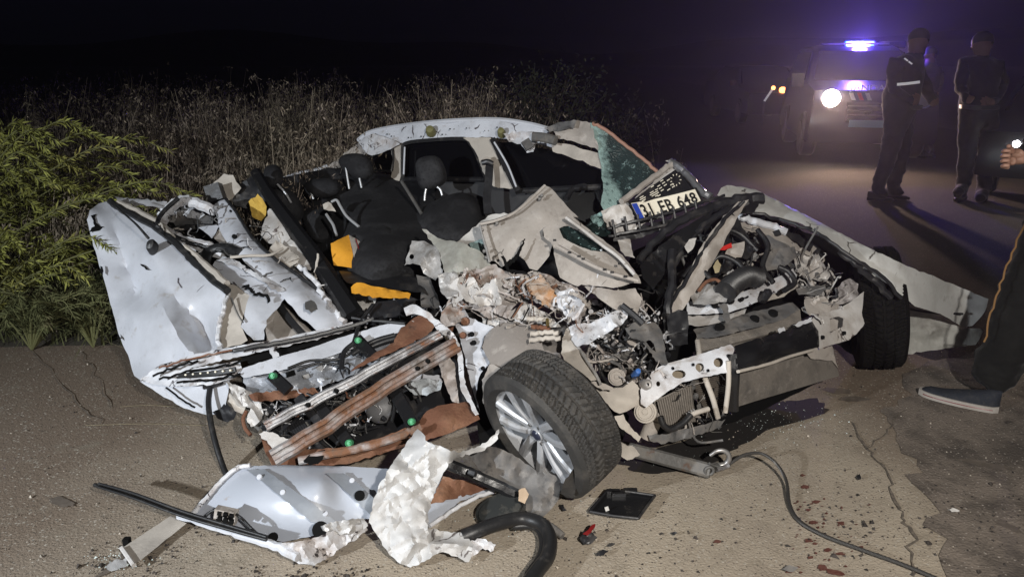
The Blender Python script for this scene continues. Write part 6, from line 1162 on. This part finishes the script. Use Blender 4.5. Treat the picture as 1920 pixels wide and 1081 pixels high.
sheet('rust_fold', df([(738,642),(748,620),(770,600),(794,586),(812,592),(817,610),(800,630),(768,644),(720,666),(694,678),(657,696),(676,680),(700,664)], -.12), M['rust'], dr, thick=.008, g=6, cr=(.04, 40), jag=.8)
sheet('torn_edge', df([(757,577),(768,572),(780,571),(800,582),(817,598),(836,610),(850,624),(862,645),(868,668),(870,695),(872,720),(884,748),(898,776),(892,778),(876,752),(863,726),(860,690),(856,652),(842,634),(826,622),(808,604),(792,592),(776,588),(762,592)], -.14), M['white_torn'], dr, thick=.012, g=5, cr=(.02, 20), jag=.9)
sheet('torn_edge', df([(590,742),(640,722),(690,694),(720,672),(728,680),(700,702),(656,724),(600,750)], -.08), M['white_torn'], dr, thick=.006, g=5, cr=(.03, 18), jag=1.2)
sheet('rust_strip', df([(466,738),(500,734),(540,730),(590,726),(600,736),(560,744),(510,752),(476,752)], -.09), M['rust'], dr, thick=.006, g=6, cr=(.03, 24), jag=1.2)
sheet('crumpled_corner', df([(424,716),(446,722),(470,734),(490,752),(494,776),(487,790),(470,800),(462,786),(470,765),(450,758),(436,740)], -.06), M['white_dirty'], dr, thick=.008, g=5, cr=(.06, 20), jag=1.2)
sheet('crumpled_corner', df([(430,730),(450,742),(462,760),(456,776),(440,770),(428,752)], .0), M['beige'], dr, thick=.008, g=5, cr=(.04, 24))
sheet('crumpled_corner', df([(462,775),(486,780),(492,800),(482,812),(466,806),(456,790)], -.02), M['steel_dark'], dr, thick=.02, g=5, cr=(.04, 18))
sheet('hanging_plastic', df([(398,772),(415,764),(424,748),(430,760),(444,772),(438,786),(422,790),(408,784)], .02), M['black'], dr, g=5, cr=(.02, 16))
tube('curved_strip', dp([(462,770),(456,785),(460,802),(470,815)], -.04), .008, M['rust'], dr)
strips('door_shreds', [(470,730),(560,695),(690,650),(790,690),(770,770),(650,825),(560,845),(500,800)], 90, ['grey', 'steel_dark', 'hose', 'white_torn', 'rust', 'silver'], 89, L=(.03, .10), w=(.004, .014), lo=-.09, hi=.03, fieldf=DF, parent=dr)
b1 = beam('door_beam', dp([(498,798),(560,766),(640,726),(740,672),(826,625)], -.17), chan(.042, .035, 0), M['steel'], dr, sm=4, wob=.0015)
b2 = beam('door_beam', dp([(512,858),(590,812),(680,752),(770,696),(856,645)], -.18), chan(.066, .045, 0), M['rustbeam'], dr, sm=4, wob=.0015)
for (x, y, b) in ((577,758,b1), (676,800-18,b2), (783,690,b2), (802,676,b2), (630,732,b1)): V, F = lathe(P(*df([(x, y)], -.205)[0]), camvec(-.1, .3, 1), [(0, .004), (.008, .004), (.01, -.01)], 12); obj('beam_hole', V, F, M['hole'], dr)
for (cx, cy, ex_, ey_, w) in ((672,638,704,672,.05), (512,704,542,732,.05), (772,790,728,712,.055), (655,830,586,744,.05)):
    beam('regulator_arm', dp([(ex_, ey_), ((cx + ex_) / 2, (cy + ey_) / 2), (cx + (cx - ex_) * .08, cy + (cy - ey_) * .08)], -.11), bev(w, .02, .006), M['gloss'], dr, sm=2)
    V, F = lathe(P(*df([(cx, cy)], -.135)[0]), camvec(-.05, .15, 1), [(0, .016), (.006, .016), (.007, .010), (.010, .010), (.011, .016), (.013, .014), (.0145, -.01)], 20); obj('green_clip', V, F, M['green'], dr)
beam('regulator_arm', dp([(664,642),(645,660),(640,690)], -.1), bev(.02, .015, .004), M['black'], dr)
beam('regulator_arm', dp([(560,744),(600,790),(640,826)], -.08), bev(.045, .02, .006), M['black'], dr, sm=2)
beam('regulator_arm', dp([(680,690),(720,720),(752,760)], -.07), bev(.05, .02, .006), M['black'], dr, sm=2)
sheet('rust_sill', df([(486,812),(500,816),(524,850),(545,838),(583,842),(640,838),(668,832),(720,818),(783,792),(800,770),(820,760),(845,756),(876,752),(890,764),(900,785),(870,800),(842,812),(786,828),(720,848),(657,868),(600,873),(540,872),(510,871),(498,850)], -.10), M['rust'], dr, thick=.02, g=7, cr=(.025, 60), jag=.6, ctrl=[(700,842,-.05),(600,858,-.05),(840,785,-.05)])
beam('sill_ledge', dp([(560,862),(640,846),(700,832),(760,812),(790,800)], -.16), bev(.03, .02, .006), M['rustbeam'], dr, wob=.002)
sheet('white_corner', df([(485,812),(500,808),(516,812),(536,822),(554,828),(540,842),(526,850),(510,838)], -.14), M['white_dirty'], dr, thick=.006, g=5, jag=1)
sheet('torn_patch', df([(568,862),(580,852),(598,846),(609,842),(607,858),(596,870),(580,871)], -.17), M['hole'], dr, thick=.004, g=5, jag=1.4)
for i in range(7): beam('vent_slat', dp([(540 + 4.2 * i, 800 - 2.4 * i), (556 + 4.2 * i, 824 - 2.0 * i)], -.06), bev(.012, .014, .003), M['black'], dr, sm=0)
V, F = lathe(P(*df([(712, 762)], -.03)[0]), camvec(-.1, .3, 1), [(0, .03), (.04, .024), (.06, .008), (.066, -.02)], 24); obj('speaker_dome', V, F, mat('grey_dome', (.13, .13, .135), .5, bump=(.1, 30)), dr)
sheet('clear_lining', df([(758,722),(780,712),(805,708),(828,716),(826,730),(800,742),(776,740)], -.06), mat('milky_film', (.45, .48, .5), .25, 0, [('noise', (.2, .2, .2), 20, .5, .6)], (.6, 30), coat=.3), dr, thick=.003, g=5, cr=(.05, 20))
sheet('hinge_bracket', df([(822,680),(840,664),(852,680),(856,720),(862,756),(848,752),(838,730),(828,700)], -.07), M['crushed'], dr, thick=.008, g=5, cr=(.05, 26))
sheet('white_inner', df([(776,700),(826,704),(830,716),(800,708),(770,714)], -.02), M['white_clean'], dr, thick=.008, g=6)
tube('hanging_hose', [P(394,726,3.26), P(391,752,3.22), P(394,785,3.16), P(404,830,3.1), P(416,868,3.06), G(425,890,.012)], .0115, M['hose'], car)
beam('hanging_strip', pp([(384,725,3.3),(398,722,3.27),(415,716,3.24)]), bev(.02, .02, .004), M['hose'], car)

# ------------------------------------------------------------------ loose pieces on the ground
sk = thing('torn_door_panel', G(590, 960), 'glossy white torn door skin lying on the pavement in front of the wreck', 'car panel')
ZM = lambda pts, z: [(x, y, z) for x, y in pts]
sheet('panel', [(361,962,.03),(385,935,.05),(412,905,.08),(443,877,.11),(467,872,.12),(530,871,.13),(591,872,.13),(660,874,.13),(725,878,.13),(800,890,.12),(821,895,.10),(870,905,.06),(922,919,.03),(864,938,.03),(807,983,.03),(760,976,.04),(687,972,.03),(640,985,.03),(582,1005,.03),(530,1015,.03),(495,1008,.03),(430,985,.03)],
    mat('glossy_white_paint', (.44, .47, .53), .34, 0, [('noise', (.36, .38, .42), 3, .5, .8), ('noise', (.30, .20, .12), 9, .66, .76)], (.03, 14), coat=.6), sk, zmode=True, thick=.008, g=8, jag=.5, cr=(.010, 90, 2), ctrl=[(480,930,.10),(560,930,.12),(560,975,.05),(640,930,.09),(690,930,.10),(520,975,.05),(600,900,.15),(500,900,.13),(760,930,.08)], smooth=30)
PT = TPS([(x, y, dz(x, y, z)) for x, y, z in [(361,962,.03),(412,905,.08),(443,877,.11),(530,871,.13),(660,874,.13),(725,878,.13),(821,895,.10),(807,983,.03),(687,972,.03),(582,1005,.03),(495,1008,.03),(430,985,.03),(480,930,.10),(560,930,.12),(560,975,.05),(640,930,.09),(690,930,.10),(520,975,.05),(600,900,.15),(500,900,.13),(760,930,.08)]], 1e-3)
M['pad'] = mat('grey_damping_strip', (.20, .215, .24), .5, 0, [('noise', (.28, .30, .33), 9, .45, .7)], (.05, 40))
for q in ([(462,879),(495,878),(545,914),(590,946),(632,980),(584,978),(545,946),(505,912)], [(610,886),(644,886),(672,906),(700,932),(697,966),(668,940),(640,912)]):
    sheet('damping_strip', [(x, y, float(PT((x, y))[0]) - .022) for x, y in q], M['pad'], sk, thick=.002, g=6, jag=.5)  # flat grey bands laid across the white panel
for (x, y) in ((486,893), (530,922), (660,900), (610,962)): V, F = lathe(P(x, y, float(PT((x, y))[0]) - .026), camvec(0, .6, .8), [(0, .003), (.009, .002), (.011, -.004)], 10); obj('rivet', V, F, M['white_clean'], sk)
beam('panel_flange', [G(361,962,.04), G(386,934,.06), G(412,904,.09), G(443,877,.12), G(470,871,.13)], bev(.016, .02, .004), M['white_torn'], sk, wob=.001)
beam('panel_flange', [G(337,964,.05), G(400,984,.05), G(460,1003,.05), G(518,1022,.05), G(560,1044,.04)], bev(.028, .03, .008), M['white_clean'], sk, wob=.002)
sheet('rust_corner', [(805,945,.06),(830,892,.12),(868,900,.10),(915,915,.06),(890,925,.05),(850,935,.05)], M['rust'], sk, zmode=True, thick=.004, g=6, cr=(.02, 26), jag=1)
beam('rust_edge', [G(806,986,.035), G(840,962,.04), G(880,938,.05), G(924,920,.05)], bev(.014, .014, .003), M['white_torn'], sk, wob=.002)
sheet('crumpled_lip', [(515,1022,.05),(540,1016,.08),(562,1014,.09),(592,1006,.09),(620,996,.10),(655,985,.10),(684,980,.10),(690,992,.06),(668,1010,.04),(644,1024,.03),(615,1045,.02),(591,1058,.012),(560,1056,.012),(540,1042,.02)], M['white_torn'], sk, zmode=True, thick=.006, g=5, cr=(.045, 26), jag=1)
sheet('torn_foil', [(600,985,.10),(640,975,.12),(682,970,.12),(690,985,.09),(655,1000,.08),(618,1004,.07)], M['silver'], sk, zmode=True, thick=.004, g=5, cr=(.05, 18), jag=1.2)
for (x, y, a, b, z) in ((674,928,8,7,.115), (600,992,12,7,.085), (512,1006,7,6,.045)):
    V, F = lathe(G(x, y, z), camvec(0, .4, 1), [(0, .006), (a * .0021, .005), (a * .0023, -.004)], 14); obj('drain_hole', V, F, M['hole'], sk)
cn = MB(); cn.add(*boxv(G(424, 966, .09), camvec(.95, -.2, 0), camvec(.2, .95, .2), camvec(0, -.2, 1), .075, .05, .03)); con = cn.build('connector', M['dusty'], sk, smooth=0)
for i in range(3):
    for j in range(2): V, F = boxv(G(412 + 11 * i, 961 + 10 * j + 3 * i, .108), camvec(.95, -.2, 0), camvec(.2, .95, .2), camvec(0, -.2, 1), .014, .014, .012); obj('connector_slot', V, F, M['hole'], con)
tube('wire', [G(384,968,.08), G(398,957,.1), G(420,953,.11), G(450,968,.1), G(472,990,.08), G(490,1006,.06)], .0045, M['hose'], sk)
tube('wire', [G(400,975,.08), G(410,962,.1), G(430,958,.11)], .004, M['hose'], sk)
rs_ = thing('rubber_door_seal', G(300, 950), 'long black rubber seal sticking out left of the torn door skin', 'rubber strip')
for k, (o, z) in enumerate(((0, .0), (5, .008), (-4, .012))):
    tube('strand', [G(177 + 4 * k, 908 + o * .6, .10 + z), G(250, 928 + o, .10 + z), G(337, 960 + o, .085 + z), G(430, 988 + o * .8, .075 + z), G(500, 1008 + o * .6, .07 + z)], .0095 if k == 0 else .006, M['hose'], rs_, taper=(.75, 1.0))
cl = sheet('crumpled_wing_sheet', [(783,803,.30),(794,812,.31),(803,828,.31),(830,838,.30),(857,846,.28),(890,840,.26),(915,826,.28),(936,804,.32),(934,822,.28),(920,836,.26),(902,846,.25),(880,852,.25),(856,858,.24),(842,868,.23),(831,886,.21),(818,914,.18),(807,943,.15),(803,970,.12),(802,990,.10),(830,994,.08),(869,1000,.07),(880,1010,.06),(888,1020,.05),(884,1038,.03),(879,1053,.02),(858,1042,.04),(831,1034,.05),(800,1048,.04),(769,1063,.015),(745,1052,.03),(730,1040,.05),(712,1010,.09),(692,978,.13),(697,950,.17),(706,924,.2),(712,905,.23),(721,895,.24),(736,868,.27),(754,842,.28),(768,822,.29)], mat('dull_white_sheet', (.52, .52, .52), .55, 0, [('noise', (.36, .345, .33), 6, .45, .7), ('crack', (.10, .085, .08), 10, .97, .992), ('noise', (.22, .15, .11), 16, .66, .74)], (.15, 40)), None, zmode=True, thick=.004, g=5.5, cr=(.03, 110, 3), rc=(46, 6, .013), jag=1.2)
tag(cl, 'crumpled dull white metal sheet draped over the torn door skin below the wheel', 'metal sheet')
ln = sheet('torn_arch_liner', [(878,850,.16),(905,836,.2),(930,838,.22),(960,850,.2),(985,868,.16),(1010,884,.12),(1052,893,.10),(1052,912,.08),(1046,938,.05),(1030,958,.03),(1012,974,.015),(992,962,.02),(978,950,.03),(955,930,.05),(930,906,.09),(900,880,.12)], M['grey'], None, zmode=True, thick=.008, g=7, cr=(.03, 40), jag=.8)
tag(ln, 'grey plastic wheel arch liner torn off and lying against the silver rim', 'plastic liner')
tm = thing('black_trim_piece', G(900, 900), 'straight black trim bar lying between the white sheet and the grey liner', 'trim piece')
beam('bar', [G(838,868,.18), G(880,886,.15), G(925,906,.11), G(968,926,.07)], bev(.04, .03, .01), M['gloss'], tm, wob=.001)
beam('clip', [G(880,884,.18), G(892,888,.18)], bev(.02, .02, .004), M['black'], tm, sm=0)
mr = thing('oval_mirror', G(938, 955), 'dark oval mirror lying face up beside the black hose', 'mirror')
V, F = lathe(G(938, 955, .035), camvec(-.2, .75, .65), [(0, .010), (.058, .008), (.062, .0), (.066, .012), (.07, 0), (.066, -.03)], 32); V = np.array(V); c = np.array(G(938, 955, .035)); xd = np.array(camvec(.9, .35, 0)); xd /= np.linalg.norm(xd); V = V + xd * ((V - c) @ xd)[:, None] * .35 - np.cross(xd, np.array(camvec(-.2, .75, .65))) * ((V - c) @ np.cross(xd, np.array(camvec(-.2, .75, .65))))[:, None] * .12
obj('glass', V, F, mat('dark_mirror', (.03, .032, .032), .2, 0, [('noise', (.08, .075, .065), 14, .5, .7, .6)]), mr)
tag(sheet('torn_tan_piece', [(972,918,.13),(984,914,.13),(992,926,.11),(984,944,.09),(972,938,.1)], mat('tan_card', (.45, .34, .24), .8), None, zmode=True, g=5, cr=(.01, 14)), 'small tan torn piece lying on the grey liner beside the mirror', 'torn piece')
hs = thing('black_hose', G(980, 1000), 'thick black hose bent in a hook at the bottom edge of the photo', 'hose')
tube('tube', [G(868,1006,.05), G(892,996,.06), G(930,982,.06), G(975,972,.05), G(1012,980,.05), G(1030,1005,.045), G(1028,1040,.045), G(1010,1066,.045), G(985,1100,.045)], .024, M['hose'], hs, n=10)
tube('inner_tube', [G(960,986,.03), G(1000,986,.03), G(1016,1006,.03), G(1014,1040,.03), G(990,1076,.03)], .013, M['hose'], hs)
tube('end_piece', [G(1012,975,.04), G(1035,988,.03), G(1055,1004,.02)], .013, M['grey'], hs)
clt = sheet('torn_white_shred', [(860,1024,.03),(880,1014,.05),(905,1010,.05),(930,1020,.03),(925,1032,.02),(900,1030,.03),(880,1050,.015)], M['white_torn'], None, zmode=True, g=5, cr=(.03, 14), jag=1.4); tag(clt, 'small torn white shred at the lower right corner of the crumpled sheet', 'shred')
# strip bottom left
st = thing('beige_trim_strip', G(290, 1010), 'flat beige plastic strip on the pavement under the rubber seal at lower left', 'trim strip')
sheet('strip', [(230,1026,.02),(320,966,.02),(350,980,.02),(252,1058,.02)], M['beige'], st, zmode=True, thick=.004, g=9, jag=.3)
beam('end_lip', [G(228,1026,.024), G(251,1059,.024)], bev(.014, .012, .003), M['white_dirty'], st, sm=0)
V, F = boxv(G(238, 1014, .015), X3, Y3, Z3, .02, .02, .025); obj('clip', V, F, M['hole'], st)
tag(sheet('clear_plastic_shard', [(198,1062,.015),(215,1048,.02),(240,1046,.02),(236,1062,.012),(205,1070,.008)], M['clear'], None, zmode=True, g=5, cr=(.01, 14)), 'translucent plastic shard beside the end of the beige strip', 'plastic shard')
# black plastic cover
bc = thing('black_plastic_cover', G(1165, 945), 'flat black plastic cover lying on the pavement in front of the tyre', 'plastic cover')
sheet('base', [(1106,957,.014),(1138,918,.014),(1180,920,.014),(1228,927,.014),(1212,950,.014),(1196,971,.014),(1150,965,.014)], M['gloss'], bc, zmode=True, thick=.008, g=8, jag=.4)
for q in ([(1106,957),(1138,919)], [(1138,919),(1180,921),(1228,928)], [(1228,928),(1212,950),(1197,971)], [(1197,971),(1150,966),(1106,958)]): beam('rim', [G(x, y, .02) for x, y in q], bev(.010, .012, .003), M['black'], bc, sm=0)
for (x, y) in ((1160,925), (1182,919), (1150,921)): V, F = boxv(G(x, y, .02), X3, Y3, Z3, .05, .02, .014); obj('tab', V, F, M['black'], bc)
V, F = boxv(G(1138, 953, .024), camvec(.9, .3, 0), camvec(-.3, .9, .3), camvec(0, -.3, .9), .014, .016, .004); obj('label_patch', V, F, M['paper'], bc)
rf = thing('red_lamp_fragment', G(1102, 1003), 'broken red and black lamp fragment on the pavement below the black cover', 'lamp fragment')
sheet('shell', [(1086,1008,.02),(1094,994,.03),(1108,996,.03),(1120,1006,.02),(1108,1018,.01),(1094,1021,.01)], M['black'], rf, zmode=True, thick=.01, g=4, cr=(.015, 12)); sheet('lens', [(1092,1000,.035),(1106,988,.045),(1117,981,.045),(1114,990,.04),(1102,1003,.035)], M['darkred'], rf, zmode=True, thick=.006, g=4)
for (pts, lab) in (([(1118,1036,.015),(1130,1029,.02),(1142,1031,.015),(1132,1040,.012),(1120,1042,.01)], 'small black shard below the red lamp fragment'), ([(1138,1022,.012),(1146,1016,.015),(1154,1018,.01),(1145,1024,.008)], 'smallest black shard right of the red lamp fragment'), ([(1258,998,.01),(1266,995,.014),(1271,998,.01),(1264,1003,.008)], 'lone dark shard in the middle of the pavement'), ([(1464,1066,.01),(1480,1058,.016),(1498,1063,.012),(1484,1072,.01)], 'grey shard with red splashes at the bottom edge'), ([(1050,950,.012),(1056,944,.016),(1063,956,.012),(1056,958,.01)], 'tiny black shard beside the torn tyre'), ([(1605,893,.01),(1612,887,.014),(1615,897,.01),(1610,899,.008)], 'tiny dark chip on the pavement by the crack'), ([(1776,955,.01),(1786,951,.014),(1800,957,.01),(1790,959,.008)], 'small pale chip on the dirty pavement at the right')):
    tag(sheet('plastic_shard', pts, M['paper'] if 'pale' in lab else M['grey'] if 'grey' in lab else M['black'], None, zmode=True, thick=.006, g=4, cr=(.008, 10), jag=.7), lab, 'shard')
# tow bar, hook and steel cable
tb = thing('steel_tow_bar', G(1250, 850), 'dark steel bar reaching from under the wheel to the tow hook', 'steel bar')
beam('bar', [G(1160,838,.06), G(1220,852,.05), G(1280,868,.045), G(1332,882,.04)], bev(.055, .05, .008), M['steel_dark'], tb, sm=2, wob=.001)
sheet('bracket', [(1160,826,.09),(1190,838,.09),(1200,852,.07),(1176,862,.05),(1160,852,.06)], M['beige'], tb, zmode=True, thick=.01, g=5, cr=(.01, 14))
hk = thing('tow_hook', G(1350, 862), 'silver steel tow hook at the end of the dark bar', 'hook')
hc = np.array(G(1350, 858, .07)); e1 = np.array(camvec(1, 0, 0)); e2 = np.array(camvec(0, .9, .3))
tube('hook_bend', [hc + e1 * -.040 + e2 * .012] + [hc + e1 * .036 * math.cos(t) + e2 * .036 * math.sin(t) for t in np.linspace(2.5, -1.9, 12)] + [hc + e1 * -.05 + e2 * -.045], .0115, mat('hook_steel', (.42, .41, .40), .4, .7, [('noise', (.15, .13, .12), 20, .5, .7)]), hk, n=10, taper=(.6, 1.15))
tube('hook_eye', [np.array(G(1330,882,.05)) + np.array((.016 * math.cos(t), .0, .016 * math.sin(t))) for t in np.linspace(0, 6.28, 12)], .006, M['steel_dark'], hk)
tube('hook_pin', [G(1326,880,.045), G(1338,874,.05), G(1346,872,.045)], .010, M['steel_dark'], hk)
tube('latch', [G(1330,868,.08), G(1342,873,.06), G(1356,876,.05)], .005, M['steel_dark'], hk)
cb = thing('steel_cable', G(1500, 960), 'twisted steel winch cable curving from the tow hook to the bottom right', 'cable')
cp = smooth_path([G(1338,880,.05), G(1362,873,.04), G(1378,862,.06), G(1400,851,.08), G(1428,850,.08), G(1455,868,.06), G(1474,900,.03), G(1481,945,.015), G(1500,976,.012), G(1548,1004,.012), G(1620,1031,.012), G(1700,1060,.012), G(1790,1098,.012)], 14)
mb = MB()
for s in range(5):
    pth = []
    for i, c in enumerate(cp):
        t = cp[min(i + 1, len(cp) - 1)] - cp[max(i - 1, 0)]; t /= np.linalg.norm(t) + 1e-9; u = np.cross(t, Z3); u /= np.linalg.norm(u) + 1e-9; v = np.cross(t, u); a = i * .9 + s * 6.283 / 5; pth.append(c + (u * math.cos(a) + v * math.sin(a)) * .0036)
    mb.add(*sweep(smooth_path(pth, 2), circ(.0030, 5)))
mb.build('wire_strands', mat('greasy_wire', (.07, .066, .062), .45, .5, [('noise', (.2, .18, .16), 30, .6, .7)]), cb, smooth=60)
tube('ferrule', [G(1344,880,.045), G(1356,876,.042), G(1366,872,.045)], .009, M['steel'], cb)
